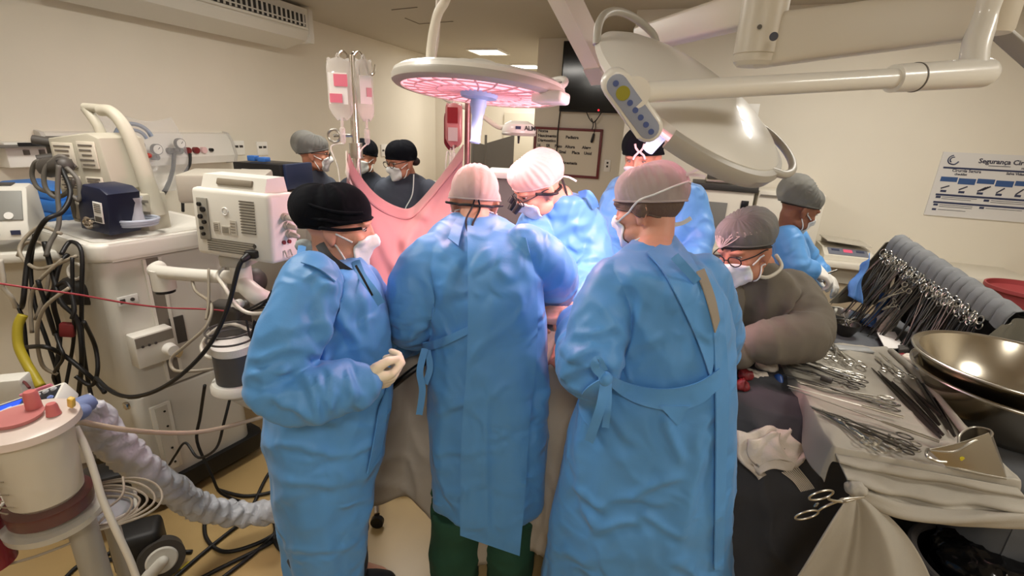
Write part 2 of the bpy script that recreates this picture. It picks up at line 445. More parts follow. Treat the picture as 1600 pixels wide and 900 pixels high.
# television and its cables
t = thing('television', RS(-0.975, 5.9, 2.03), 'large black wall television behind the second surgical lamp', 'television')
mb = MB(ROT); mb.box((-1.04, 5.93, 2.41), (0.90, 0.05, 0.755), bev=0.008); mb.box((-1.04, 5.97, 2.41), (0.5, 0.06, 0.4)); mb.obj('case', dark, t)
mb = MB(ROT); mb.box((-1.04, 5.903, 2.415), (0.87, 0.004, 0.72)); mb.obj('screen', mat('screen_glass', (10, 9, 9), 0.12), t)
mb = MB(ROT); mb.tube([(-1.49, 5.97, 2.04), (-1.5, 5.965, 1.8), (-1.49, 5.93, 1.6), (-1.5, 5.93, 1.25), (-1.5, 5.97, 0.9)], 0.008); mb.obj('power_cable', dark, t)
mb = MB(ROT); mb.tube([(-1.17, 5.95, 2.04), (-1.12, 5.93, 1.96), (-1.06, 5.93, 1.93), (-0.99, 5.95, 2.04)], 0.006)
mb.tube([(-1.10, 5.93, 1.97), (-1.07, 5.92, 1.90), (-1.08, 5.92, 1.84)], 0.006); mb.obj('signal_cable', dark, t)
mb = MB(ROT); mb.ball((-1.02, 5.9, 2.06), 0.012); mb.obj('painted_reflection', mat('reflection_red', (190, 40, 45), 0.3, emit=(220, 50, 60), estr=1.5), t)  # the lamp's red reflection in the screen, modelled as a glowing ball

# whiteboard
t = thing('whiteboard', RS(-1.375, 5.99, 1.28), 'red framed whiteboard with handwritten patient notes under the television', 'whiteboard')
mb = MB(ROT); mb.box((-1.378, 5.985, 1.565), (0.80, 0.015, 0.54)); mb.obj('board', mat('board_white', (222, 214, 196), 0.35), t)
mb = MB(ROT)
for (cx, cz, sx, sz) in ((-1.378, 1.837, 0.84, 0.03), (-1.378, 1.293, 0.84, 0.03), (-1.783, 1.565, 0.03, 0.54), (-0.973, 1.565, 0.03, 0.54)):
    mb.box((cx, 5.98, cz), (sx, 0.03, sz), bev=0.004)
mb.obj('board_frame', mat('frame_red', (112, 48, 50), 0.45), t)
mb = MB()
for txt, xx, zz in (('Nome', -1.75, 1.79), ('Nascimento', -1.75, 1.735), ('Diagnostico', -1.75, 1.68), ('Id.', -1.75, 1.62), ('SR', -1.64, 1.62), ('Peso', -1.53, 1.62), ('Altura', -1.40, 1.62), ('Alerg', -1.19, 1.62),
                    ('SITIO', -1.66, 1.555), ('Sinal', -1.47, 1.555), ('Placa', -1.31, 1.555), ('Unid', -1.16, 1.555), ('Pediatra', -1.40, 1.73), ('Anestesia', -1.42, 1.43)):
    text_mesh(mb, txt, T(RS(xx, 5.974, zz)) @ ROT @ rot(90, 0, 0), 0.048, extr=0.001, bold=0.0015)
mb.obj('handwriting', mat('marker_ink', (44, 40, 42), 0.6), t, sharp=180)
mb = MB(ROT); mb.capsule([(-1.075, 5.955, 1.71), (-1.06, 5.955, 1.79)], (0.017, 0.014)); mb.tube([(-1.06, 5.96, 1.8), (-1.05, 5.97, 1.88), (-1.06, 5.97, 1.95)], 0.004)
mb.obj('marker_pen', dark, label='black marker pen hanging on a cord over the whiteboard', cat='marker')

# safety poster
t = thing('wall_poster', RS(2.2, 4.749, 1.3), 'white and blue surgical safety poster on the right wall', 'poster')
mb = MB(ROT); mb.box((2.213, 4.744, 1.547), (0.67, 0.010, 0.488)); mb.obj('sheet', mat('poster_paper', (214, 212, 210), 0.35), t)
blue = mat('poster_blue', (52, 84, 136), 0.4); navy = mat('poster_navy', (48, 56, 88), 0.4); ink = mat('poster_ink', (62, 62, 78), 0.5)
def pm(x, z): return T(RS(1.878 + x * 1.1176, 4.738, 1.791 - z * 1.1176)) @ ROT @ Matrix.Scale(1.1176, 4)
def bars(name, L, mt):
    mb = MB()
    for x, z, w_, h_ in L:
        q = MB(); mb.M = pm(x + w_ / 2, z + h_ / 2); mb.box((0, 0, 0), (w_, 0.0016, h_))
    mb.M = Matrix.Identity(4); mb.obj(name, mt, t)
bars('blue_banner', [(0.03 + k * 0.104, 0.165 + (0.004 if k % 2 else 0), 0.096, 0.032 if k in (0, 2, 4) else 0.04) for k in range(5)], blue)
bars('navy_line', [(0.025, 0.098, 0.56, 0.012), (0.03, 0.282, 0.54, 0.013), (0.03, 0.335, 0.54, 0.013)], navy)
bars('caption_mark', [(0.05 + k * 0.104, 0.255, 0.034, 0.015) for k in range(5)] + [(0.035, 0.298, 0.028, 0.015), (0.31, 0.30, 0.03, 0.015), (0.035, 0.352, 0.026, 0.014), (0.30, 0.352, 0.026, 0.014), (0.035, 0.385, 0.024, 0.014)], navy)
bars('fine_print', [(0.07, 0.302 + k * 0.012, 0.2 - 0.03 * k, 0.003) for k in range(2)] + [(0.35, 0.304 + k * 0.012, 0.2, 0.003) for k in range(2)] + [(0.07, 0.356 + k * 0.012, 0.19, 0.003) for k in range(2)] + [(0.335, 0.358, 0.2, 0.003), (0.07, 0.39, 0.16, 0.003), (0.27, 0.075, 0.12, 0.004)], ink)
mb = MB(); text_mesh(mb, 'Segurança Cirúrgica', pm(0.21, 0.062) @ rot(90, 0, 0), 0.043, bold=0.0012, extr=0.001); mb.obj('title_lettering', ink, t, sharp=180)
mb = MB(); text_mesh(mb, 'Cirurgia Segura', pm(0.08, 0.128) @ rot(90, 0, 0), 0.026, bold=0.0008); text_mesh(mb, 'checklist', pm(0.10, 0.150) @ rot(90, 0, 0), 0.02, bold=0.0008)
text_mesh(mb, 'Salva Vidas', pm(0.38, 0.128) @ rot(90, 0, 0), 0.022, bold=0.0008); text_mesh(mb, 'Hospital', pm(0.45, 0.09) @ rot(90, 0, 0), 0.018, bold=0.0005); mb.obj('lettering', ink, t, sharp=180)
mb = MB()
for k in range(5):
    for q in range(3 if k == 2 else 1):
        a = pm(0.05 + k * 0.104 + 0.012 * q, 0.235 - 0.004 * q)
        mb.M = a; mb.box((0.02, 0, 0), (0.05, 0.0016, 0.009), R=rot(0, -25 - 6 * k, 0))
mb.M = Matrix.Identity(4); mb.obj('pictogram', ink, t)
mb = MB(); 
for rr, aa, bb in ((0.03, 100, 300), (0.018, 80, 260)):
    mb.tube([pm(0.068 + rr * math.cos(math.radians(q)), 0.05 - rr * math.sin(math.radians(q))) @ V((0, 0, 0)) for q in range(aa, bb, 20)], 0.004, n=6)
mb.tube([pm(0.05, 0.075) @ V((0, 0, 0)), pm(0.08, 0.08) @ V((0, 0, 0)), pm(0.10, 0.06) @ V((0, 0, 0))], 0.005, n=6)
mb.obj('emblem', navy, t)

# grey two-leaf screen, cart and bench in and before the passage
gs = mat('screen_grey', (122, 120, 116), .7)
t = thing('folding_screen', RS(-2.55, 6.9, 0), 'grey two-leaf screen standing in the passage behind the blue sterile handle', 'screen')
for k, (x0, x1, yt0, yt1) in enumerate(((738, 757, 221, 226), (759, 803, 224, 211))):
    a, b = ons(x0, yt0, 6.95), ons(x1, yt1, 6.95 + .12 * k); mb = MB(); n = V((.3, .95, 0)) * .03
    mb.loft([[V((p.x, p.y, .08)), V((p.x, p.y, p.z)), V((p.x, p.y, p.z)) + n, V((p.x, p.y, .08)) + n] for p in (a, b)]); mb.obj('leaf', gs, t, sharp=30)
    mb = MB(); mb.cyl(V((a.x, a.y, 0)), V((a.x, a.y, a.z + .12 * k)), .018); mb.obj('post', gs, t)
t = thing('side_trolley', V((at(792, 300, 3.1).x, 3.1, 0)), 'cream-topped grey trolley half hidden behind the bowed far surgeon', 'trolley')
p = at(794, 268, 3.1); mb = MB(); mb.box(p + V((0, .1, -.02)), (.26, .36, .04), bev=.012); mb.obj('top', white, t); mb = MB(); mb.box(V((p.x, p.y + .1, p.z / 2)), (.2, .3, p.z - .08), bev=.01); mb.obj('body', gs, t)
p = at(690, 290, 4.6); t = thing('bench', V((p.x, p.y, 0)), 'white bench by the left wall behind the looking-down helper', 'bench')
mb = MB(); mb.box(p + V((0, .1, -.02)), (.7, .45, .05), R=rot(0, 0, -18), bev=.01); mb.obj('top', white, t)
mb = MB(); mb.box(V((p.x, p.y + .1, p.z / 2 - .03)), (.6, .35, p.z - .06), R=rot(0, 0, -18), bev=.01); mb.obj('body', mat('bench_white', (206, 200, 188), .5), t)
# ================================================================== ceiling-hung surgical lamps
lampw = mat('lamp_white', (230, 227, 218), 0.32, coat=0.3)
lampg = mat('lamp_grey', (176, 171, 160), 0.4)
armm = mat('arm_white', (214, 206, 190), 0.38)
bluem = mat('sterile_handle', (150, 186, 232), 0.4)
ringm = mat('joint_ring', (96, 92, 86), 0.5)
# boom: column, two box arms, hub
bx = at(1186, 60, 1.75); colx, coly = bx.x, bx.y
zb = at(1184, 104, 1.75).z
boom = thing('ceiling_boom', V((colx, coly, zb)), 'cream ceiling column carrying the swing arms of the surgical lamps', 'ceiling boom')
mb = MB(); mb.lathe([(0.0, zb), (0.055, zb), (0.066, zb + 0.012), (0.068, zb + 0.032), (0.066, zb + 0.034), (0.070, zb + 0.036), (0.070, zb + 0.2), (0.066, zb + 0.203), (0.07, zb + 0.206), (0.07, CEIL - 0.06), (0.14, CEIL - 0.05), (0.14, CEIL)], (colx, coly, 0), n=40); mb.obj('column', armm, boom)
mb = MB(); mb.lathe([(0.0702, zb + 0.198), (0.0712, zb + 0.2), (0.0712, zb + 0.206), (0.0702, zb + 0.208)], (colx, coly, 0), n=40); mb.obj('joint_ring', ringm, boom)
def boxarm(p0, p1, h0, h1, wd, name, mt, parent, bev=0.012):
    d = (p1 - p0); hd = V((d.x, d.y, 0)).normalized(); side = V((-hd.y, hd.x, 0))
    mb = MB()
    rg = []
    for p, h in ((p0, h0), (p1, h1)):
        q = []
        for k in range(20):
            a = 2 * math.pi * k / 20; c, s_ = math.cos(a), math.sin(a); e = 0.28
            q.append(p + side * (wd / 2 * math.copysign(abs(c) ** e, c)) + V((0, 0, h / 2 * math.copysign(abs(s_) ** e, s_))))
        rg.append(q)
    mb.loft(rg); return mb.obj(name, mt, parent)
A0 = at(1186, 66, 1.75); A1 = at(1546, 20, 1.47)
boxarm(A0, A1, 0.155, 0.125, 0.085, 'swing_arm', armm, boom)
mb = MB(); nd = V((colx, coly, 0)); v_ = (V((0, 0, CH)) - V((colx, coly, zb))); 
q = at(1209, 57, 1.62); mb.cyl(q, q + (CAMP - q).normalized() * 0.05, 0.012, n=20); mb.cyl(q + (CAMP - q).normalized() * 0.05, q + (CAMP - q).normalized() * 0.052, 0.008, n=16); mb.obj('locking_screw', mat('screw_dark', (80, 82, 92), 0.35, 0.6), boom)
q = at(1187, 42, 1.69); mb = MB(); mb.cyl(q, q + (CAMP - q).normalized() * 0.012, 0.007, n=16); mb.obj('set_screw', ringm, boom)
boxarm(at(1186, 10, 1.75), at(1000, 62, 2.35), 0.11, 0.10, 0.075, 'swing_arm', armm, boom)
mb = MB(); e = at(1560, -6, 1.47); mb.lathe([(0, e.z - 0.09), (0.05, e.z - 0.09), (0.055, e.z - 0.08), (0.055, e.z + 0.11), (0.0, e.z + 0.115)], (e.x, e.y, 0), n=28); mb.obj('arm_hub', armm, boom)
# a further boom arm of grey steel that runs past the right edge
q0, q1 = at(1470, -30, 2.3), at(1640, 118, 1.9)
g2 = thing('service_boom', q0 + V((0.0, 0, 0.1)), 'slim grey service arm sloping down at the top right corner', 'boom arm')
boxarm(q0, q1, 0.07, 0.07, 0.06, 'arm', mat('arm_grey', (150, 143, 130), 0.5), g2)
mb = MB(); mb.cyl(q0 - V((0, 0, 0.03)), V((q0.x, q0.y, CEIL)), 0.035); mb.obj('mount', armm, g2)

glow = mat('lamp_glass', (255, 214, 218), 0.25, emit=(255, 176, 186), estr=1.25)
def lens_pattern():
    pass
def spot(parent, p, tgt, W, name='lamp_beam', size=0.9, col=PINK, rad=0.22):
    ld = bpy.data.lights.new(name, 'SPOT'); ld.energy = W; ld.color = col; ld.spot_size = size; ld.spot_blend = 0.5; ld.shadow_soft_size = rad
    lo = bpy.data.objects.new(name, ld); COL.objects.link(lo)
    lo.matrix_world = T(p - wpos(parent)) @ (V(tgt) - V(p)).to_track_quat('-Z', 'Y').to_matrix().to_4x4()
    lo.parent = parent
    return lo
FIELD = V((0.05, 1.85, 1.0))
# ---- lamp above the drape
c1 = at(750, 132, 1.95); R1 = 0.325
lamp1 = thing('surgical_lamp', c1, 'white round surgical lamp, glowing pink underneath, with a blue sterile handle', 'surgical lamp')
M1 = T(c1) @ rot(-5, 3.5, 0)
mb = MB(M1); mb.lathe([(0.0, 0.085), (0.03, 0.085), (0.075, 0.07), (0.2, 0.042), (0.30, 0.022), (0.318, 0.010), (0.322, -0.004), (0.31, -0.006), (0.0, -0.006)], n=72); mb.obj('housing', lampw, lamp1, sharp=28)
mb = MB(M1); mb.lathe([(0.323, -0.003), (0.3255, -0.010), (0.322, -0.026), (0.312, -0.034), (0.290, -0.036), (0.290, -0.028), (0.300, -0.004)], n=72, cap=False); mb.obj('rim', lampg, lamp1)
mb = MB(M1); mb.lathe([(0.0, -0.028), (0.285, -0.032), (0.29, -0.03), (0.29, -0.02), (0.0, -0.02)], n=72); mb.obj('light_glass', glow, lamp1)
# lens ribs under the glass
ribm = mat('lens_rib', (232, 190, 196), 0.3)
mb = MB(M1)
for k in range(24):
    a = 2 * math.pi * k / 24
    mb.tube([V((0.07 * math.cos(a), 0.07 * math.sin(a), -0.032)), V((0.18 * math.cos(a + 0.06), 0.18 * math.sin(a + 0.06), -0.035)), V((0.28 * math.cos(a + 0.02), 0.28 * math.sin(a + 0.02), -0.034))], 0.0035, n=6)
for rr in (0.16, 0.24): mb.tube([V((rr * math.cos(t), rr * math.sin(t), -0.033)) for t in np.linspace(0, 6.1, 30)], 0.003, n=6, closed=True, sub=2)
mb.obj('lens_rib', ribm, lamp1)
mb = MB(M1); mb.lathe([(0, -0.03), (0.07, -0.03), (0.072, -0.036), (0.068, -0.048), (0.03, -0.055), (0.032, -0.075), (0.0275, -0.085), (0.026, -0.10), (0.0215, -0.112), (0.018, -0.2), (0.021, -0.208), (0.016, -0.214), (0, -0.214)], n=32); mb.obj('sterile_handle', bluem, lamp1)
mb = MB(M1); mb.tube([V((0.318 * math.cos(t), 0.318 * math.sin(t), 0.006 + 0.065 * math.sin((t + 0.35) / 1.6 * math.pi))) for t in np.linspace(-0.35, 1.25, 12)], 0.011, n=10); mb.obj('grab_rail', lampw, lamp1)
mb = MB(M1); mb.tube([V((0.27 * math.cos(t), 0.27 * math.sin(t), 0.03 + 0.055 * math.sin((t - 1.5) / 1.5 * math.pi))) for t in np.linspace(1.5, 3.0, 10)], 0.009, n=10); mb.obj('grab_rail', lampg, lamp1)
mb = MB(M1); mb.box((0.26, -0.17, -0.045), (0.12, 0.075, 0.04), R=rot(0, 0, -33), bev=0.012, seg=3); mb.obj('control_block', lampw, lamp1)
mb = MB(M1); mb.prism([(-0.10, 0.03), (0.05, 0.10), (0.10, 0.06), (0.02, -0.06), (-0.08, -0.06)], 0.045, 0.075, bev=0.012); mb.obj('top_cover', lampw, lamp1)
ta, tb, tcq, td = at(672, 112, 2.0), at(674, 70, 2.0), at(683, 25, 1.97), at(705, -40, 1.93)
mb = MB(); mb.tube([M1 @ V((-0.18, 0.03, 0.035)), ta, tb, tcq, td, V((td.x + 0.05, td.y - 0.02, CEIL))], 0.017, n=14); mb.obj('suspension_tube', armm, lamp1)
spot(lamp1, c1 - V((0, 0, 0.06)), FIELD + V((-0.08, 0.05, 0)), SURG_W, size=2.6, rad=0.2)
# slanting square arm in front of the television
sa = thing('spring_arm', at(862, -20, 2.25), 'square cream spring arm slanting down from the ceiling in front of the television', 'lamp arm')
p0, p1 = at(853, -60, 2.15), at(940, 112, 2.35)
d = (p1 - p0).normalized(); x, y, _ = frame(d)
mb = MB(); mb.loft([[p + x * (a * 0.048) + y * (b * 0.04) for a, b in ((-1, -1), (1, -1), (1, 1), (-1, 1))] for p in (p0, p1)])
mb.obj('arm', armm, sa, sharp=30)
mb = MB(); mb.loft([[p + x * (a * 0.052) + y * (b * 0.044) for a, b in ((-1, -1), (1, -1), (1, 1), (-1, 1))] for p in (p1 - d * 0.05, p1 + d * 0.035)]); mb.obj('end_cap', lampg, sa, sharp=30)
mb = MB(); mb.cyl(p0 - d * 0.02, V((p0.x - 0.05, p0.y - 0.1, CEIL)), 0.05); mb.obj('mount', armm, sa)

# ---- second lamp, tilted, seen from behind
c2 = at(1076, 156, 1.58)
# disc axes: long axis along the picture's diagonal, light side away to the lower left
e1 = (at(1212, 266, 1.60) - at(945, 60, 1.56)).normalized()
vdir = (CAMP - c2).normalized()
e2p = vdir.cross(e1).normalized()
n2 = (vdir * math.sin(math.radians(16)) + e2p * math.cos(math.radians(16))).normalized()     # back of the lamp
if n2.z < 0: n2 = (vdir * math.sin(math.radians(16)) - e2p * math.cos(math.radians(16))).normalized()
e1 = (e1 - n2 * e1.dot(n2)).normalized(); e2 = n2.cross(e1).normalized()
M2 = Matrix(((e1.x, e2.x, n2.x, c2.x), (e1.y, e2.y, n2.y, c2.y), (e1.z, e2.z, n2.z, c2.z), (0, 0, 0, 1))) @ Matrix.Scale(0.99, 4)
near = -1 if (M2.to_3x3() @ V((0, -1, 0))).dot(vdir) > 0 else 1       # side of local y nearer the camera
lamp2 = thing('surgical_lamp', c2, 'white surgical lamp tilted on its side tube, seen from behind, with a button panel', 'surgical lamp')
mb = MB(M2)
prof = [(0.0, 0.078), (0.06, 0.077), (0.14, 0.068), (0.22, 0.052), (0.28, 0.031), (0.312, 0.012), (0.318, -0.004), (0.3, -0.02), (0.0, -0.02)]
rg = []
for r_, z_ in prof:
    rr = []
    for k in range(72):
        a = 2 * math.pi * k / 72
        sx = 1.06 if math.cos(a) < 0 else 1.08
        rr.append(V((max(r_, 1e-4) * math.cos(a) * sx, max(r_, 1e-4) * math.sin(a) * 0.95, z_)))
    rg.append(rr)
mb.loft(rg); mb.obj('housing', lampw, lamp2, sharp=28)
mb = MB(M2)
pr2 = [(0.302, 0.012), (0.335, 0.006), (0.342, -0.012), (0.335, -0.040), (0.305, -0.048), (0.29, -0.03)]
rg = [[V((r_ * math.cos(a) * 1.06, r_ * math.sin(a) * 0.95, z_)) for a in (near * t for t in np.linspace(-0.35, 1.75, 40))] for r_, z_ in pr2]
rg.append(rg[0]); 
mb.loft(rg, cap=False, closed=False); mb.obj('rim', lampg, lamp2)
mb = MB(M2); mb.lathe([(0.0, -0.03), (0.295, -0.028), (0.3, -0.022), (0.0, -0.02)], n=64); mb.obj('light_glass', glow, lamp2)
# grab rails
def rail(a0, a1, out, lift, mt, th=0.012):
    mb = MB(M2); P_ = []
    for t in np.linspace(0, 1, 14):
        a = near * lerp(a0, a1, t); b = math.sin(math.pi * t) ** 0.5
        r_ = 0.315 + out * b; P_.append(V((r_ * math.cos(a) * 1.06, r_ * math.sin(a) * 0.95, 0.0 + lift * b)))
    mb.tube(P_, th, n=12, sub=4); mb.obj('grab_rail', mt, lamp2)
rail(-0.55, 0.5, 0.06, 0.01, lampg)
rail(3.05, 4.35, 0.03, 0.055, lampg)
# hub, tube and control panel
hubp = at(992, 145, 1.17)
mb = MB(); vd = (CAMP - hubp).normalized()
mb.cyl(hubp - vd * 0.06, hubp + vd * 0.02, 0.036, 0.034, n=36); mb.obj('pivot_hub', lampw, lamp2)
tubeR = at(1425, 121, 1.37); j1 = at(1535, 114, 1.42)
mb = MB(); mb.cyl(hubp - vd * 0.01, tubeR, 0.0225, 0.0245, n=24); mb.obj('side_tube', lampw, lamp2)
dj = (j1 - tubeR).normalized()
mb = MB(); mb.cyl(tubeR - dj * 0.06, j1, 0.034, 0.037, n=32); mb.ball(j1, 0.037); mb.obj('elbow_joint', lampw, lamp2)
mb = MB(); jr = at(1428, 121, 1.372); mb.cyl(jr, jr + dj * 0.004, 0.0365, n=32); mb.obj('joint_ring', ringm, lamp2)
mb = MB(); mb.tube([j1 - dj * 0.03, at(1524, 75, 1.435), at(1538, 30, 1.45), at(1547, 0, 1.45), at(1552, -20, 1.45)], 0.031, n=18); mb.obj('drop_tube', lampw, lamp2)
# control panel: rounded bar lying along the lower left edge, facing the camera
k0, k1 = at(962, 130, 1.15), at(1016, 204, 1.16)
kd = (k1 - k0).normalized(); kn = (CAMP - (k0 + k1) / 2).normalized(); kn = (kn - kd * kn.dot(kd)).normalized(); ks = kn.cross(kd)
kc = (k0 + k1) / 2; MK = Matrix(((ks.x, kd.x, kn.x, kc.x), (ks.y, kd.y, kn.y, kc.y), (ks.z, kd.z, kn.z, kc.z), (0, 0, 0, 1)))
kl = (k1 - k0).length
def stadium(w_, l_, n=10):
    return [(w_ * math.cos(t), l_ / 2 + w_ * math.sin(t)) for t in np.linspace(0, math.pi, n)] + [(w_ * math.cos(t), -l_ / 2 + w_ * math.sin(t)) for t in np.linspace(math.pi, 2 * math.pi, n)]
mb = MB(MK); mb.prism(stadium(0.033, kl * 0.92), -0.07, 0.0, bev=0.010, seg=3); mb.obj('control_panel', lampw, lamp2)
mb = MB(MK); mb.prism(stadium(0.023, kl * 0.92), 0.0, 0.003, bev=0.0015); mb.obj('keypad', mat('keypad_blue', (150, 158, 178), 0.3), lamp2)
mb = MB(MK); mb.cyl((0, -kl * 0.30, 0.003), (0, -kl * 0.30, 0.006), 0.0155, n=28); mb.obj('power_button', mat('button_olive', (150, 146, 44), 0.4), lamp2)
bm_ = mat('button_blue', (74, 92, 150), 0.35)
for k in range(6):
    mb = MB(MK); yy = kl * (-0.50 if k == 5 else (-0.10 + 0.155 * k)); mb.cyl((0, yy, 0.003), (0, yy, 0.0055), 0.0065, n=16); mb.obj('button', bm_, lamp2)
bh = at(1018, 208, 1.30); 
mb = MB(M2); mb.lathe([(0.0, -0.03), (0.06, -0.03), (0.06, -0.045), (0.03, -0.055), (0.026, -0.10), (0.02, -0.2), (0, -0.205)], n=28); mb.obj('sterile_handle', bluem, lamp2)
spot(lamp2, c2 - n2 * 0.05, c2 - n2 * 1.2, SURG_W * 1.5, size=2.7, rad=0.2)
# ---- small satellite lamp behind
c3 = at(811, 203, 2.9)
lamp3 = thing('surgical_lamp', c3, 'small white dome lamp in front of the passage, behind the blue sterile handle', 'surgical lamp')
mb = MB(); mb.lathe([(0, 0.05), (0.05, 0.048), (0.085, 0.03), (0.098, 0.0), (0.096, -0.018), (0.085, -0.025), (0, -0.025)], c3, n=40); mb.obj('dome', lampw, lamp3)
mb = MB(); mb.lathe([(0.0965, -0.016), (0.1, -0.02), (0.097, -0.03), (0.08, -0.032), (0.08, -0.024)], c3, n=40, cap=False); mb.obj('rim', lampg, lamp3)
mb = MB(); mb.cyl(c3 + V((0, 0, -0.03)), c3 + V((0, 0, -0.075)), 0.008, 0.005); mb.obj('handle', dark, lamp3)
mb = MB(); text_mesh(mb, 'ALM', T(c3 + V((0.03, -0.097, 0.0))) @ rot(78, 0, 16), 0.034, bold=0.001); mb.obj('lettering', mat('marker_ink', (44, 40, 42)), lamp3, sharp=180)
mb = MB(); mb.box(c3 + V((-0.005, -0.099, 0.012)), (0.03, 0.004, 0.016), R=rot(-12, 0, 0)); mb.obj('badge', navy, lamp3)
mb = MB(); mb.tube([c3 + V((-0.08, 0, 0.01)), c3 + V((-0.13, 0.02, 0.015)), at(745, 176, 2.95), at(690, 150, 3.0), at(675, 118, 3.0), at(684, 40, 3.0), V((at(686, 30, 3.0).x, 3.0, CEIL))], 0.014, n=12); mb.obj('arm', armm, lamp3)
# ================================================================== people
gownm = mat('gown_blue', (84, 148, 210), 0.5, var=0.04, vscale=4, sheen=0.12, wrinkle=0.8, wscale=8.0, bump=0.06, bscale=220)
greygown = mat('gown_olive_grey', (104, 97, 86), 0.85, var=0.05, vscale=5, wrinkle=0.2, wscale=7, bump=0.1, bscale=300)
scrubm = mat('scrub_slate', (66, 72, 84), 0.85, var=0.04, vscale=5, wrinkle=0.2, wscale=8, bump=0.1, bscale=300)
greenm2 = mat('scrub_green', (34, 74, 56), 0.85, wrinkle=0.3, wscale=7, bump=0.1, bscale=300)
maskm = mat('mask_cloth', (226, 230, 228), 0.7, bump=0.1, bscale=200)
capblack = mat('cap_black', (12, 14, 20), 0.9, spec=.15, wrinkle=0.3, wscale=16, bump=0.1, bscale=400)
glovem = mat('glove_latex', (236, 222, 196), 0.5, sss=0.05, bump=0.08, bscale=90)
strapm = mat('strap_black', (18, 18, 20), 0.6)
lensm = mat('lens_clear', (240, 240, 240), 0.05, trans=0.95, ior=1.3)
shoem = mat('shoe_dark', (30, 32, 38), 0.6)
hairm = mat('hair_dark', (46, 36, 30), 0.6, bump=0.5, bscale=160)
hairgrey = mat('hair_grey', (96, 78, 66), 0.6, bump=0.5, bscale=160)
eyem = mat('eye_white', (225, 215, 208), 0.25); irism = mat('iris_dark', (38, 26, 20), 0.2)
def skin(name, rgb): return mat(name, rgb, 0.5, var=0.06, vscale=14, sss=0.12, bump=0.12, bscale=260)
skin_fair = skin('skin_fair', (206, 150, 126)); skin_tan = skin('skin_tan', (178, 122, 96)); skin_brown = skin('skin_brown', (140, 92, 70))
def bouffant_mat(name, rgb, gather):
    """thin non-woven cap: pale cloth with fine pleats"""
    if name in MATS: return MATS[name]
    M = mat(name, rgb, 0.75, bump=0.1, bscale=160, wrinkle=0.35, wscale=22, trans=0.0)
    nt = M.node_tree; b = nt.nodes['Principled BSDF']; out = nt.nodes['Material Output']
    tr = nt.nodes.new('ShaderNodeBsdfTranslucent'); tr.inputs[0].default_value = lin(rgb) + (1,)
    tp = nt.nodes.new('ShaderNodeBsdfTransparent'); mx = nt.nodes.new('ShaderNodeMixShader'); m2 = nt.nodes.new('ShaderNodeMixShader')
    mx.inputs[0].default_value = 0.5; m2.inputs[0].default_value = gather
    nt.links.new(b.outputs[0], mx.inputs[1]); nt.links.new(tr.outputs[0], mx.inputs[2])
    nt.links.new(mx.outputs[0], m2.inputs[1]); nt.links.new(tp.outputs[0], m2.inputs[2]); nt.links.new(m2.outputs[0], out.inputs[0])
    return M
bouf = bouffant_mat('bouffant_pale', (222, 212, 206), 0.16)
boufgrey = bouffant_mat('bouffant_grey', (150, 150, 145), 0.24)

def head_matrix(p, yaw, pitch=0, roll=0):
    """yaw 0 faces away from the camera (+y), positive turns to the picture's left; pitch positive bows the head"""
    return T(p) @ Matrix.Rotation(math.radians(yaw), 4, 'Z') @ Matrix.Rotation(math.radians(-pitch), 4, 'X') @ Matrix.Rotation(math.radians(roll), 4, 'Y')
def head_prims(mb, H):
    """a head about 0.23 m tall round the local origin, facing +y"""
    o = mb.M; mb.M = H
    mb.ball((0, -0.012, 0.035), (0.076, 0.097, 0.088), sub=4)             # skull
    mb.ball((0, 0.026, -0.010), (0.066, 0.070, 0.088), sub=4)             # face
    mb.ball((0, 0.046, -0.075), (0.046, 0.046, 0.040), sub=3)             # jaw
    mb.ball((0, 0.080, -0.096), (0.020, 0.016, 0.015), sub=3)             # chin
    for s_ in (-1, 1):
        mb.ball((s_ * 0.042, 0.062, -0.022), (0.024, 0.026, 0.020), sub=3)  # cheekbone
        mb.ball((s_ * 0.050, 0.030, -0.070), (0.020, 0.042, 0.028), sub=3)  # jaw angle
        mb.ball((s_ * 0.030, 0.083, 0.029), (0.026, 0.014, 0.010), R=rot(0, s_ * 8, -s_ * 20), sub=3)   # brow
        mb.ball((s_ * 0.013, 0.098, -0.036), (0.010, 0.012, 0.009), sub=3)  # nostril
        # ear
        mb.ball((s_ * 0.078, -0.010, -0.008), (0.010, 0.022, 0.034), R=rot(12, 0, s_ * 22), sub=3)
        mb.ball((s_ * 0.076, -0.002, -0.036), (0.009, 0.012, 0.014), sub=3)
    mb.capsule([(0, 0.090, 0.020), (0, 0.105, -0.012), (0, 0.113, -0.032)], (0.009, 0.010, 0.013))
    mb.ball((0, 0.088, -0.060), (0.024, 0.012, 0.008), sub=3); mb.ball((0, 0.087, -0.072), (0.020, 0.012, 0.008), sub=3)
    mb.M = o
def bvh_of(me):
    n = len(me.vertices); a = np.empty(n * 3); me.vertices.foreach_get('co', a); a = a.reshape(-1, 3)
    return BVHTree.FromPolygons([tuple(v) for v in a], [tuple(p.vertices) for p in me.polygons])
class Head:
    """directions round a head, cast on its own surface"""
    def __init__(s, H, prims=head_prims):
        mb = MB(); prims(mb, Matrix.Identity(4)); s.H = H; s.me = remesh(mb.bm, 0.006, 3); s.bvh = bvh_of(s.me)
    def hit(s, az, el, off=0.0, c=(0, 0, 0.0)):
        """az from straight ahead (+ to local +x side), el up"""
        a, e = math.radians(az), math.radians(el)
        d = V((math.sin(a) * math.cos(e), math.cos(a) * math.cos(e), math.sin(e)))
        c = V(c); h, n, i, ds = s.bvh.ray_cast(c + d * 0.4, -d)
        if h is None: h = c + d * 0.08
        return h + d * off
    def w(s, *a, **k): return s.H @ s.hit(*a, **k)
def shell(name, mt, parent, G, th):
    mb = MB(); mb.sheet(G, th); return mb.obj(name, mt, parent, sharp=180)
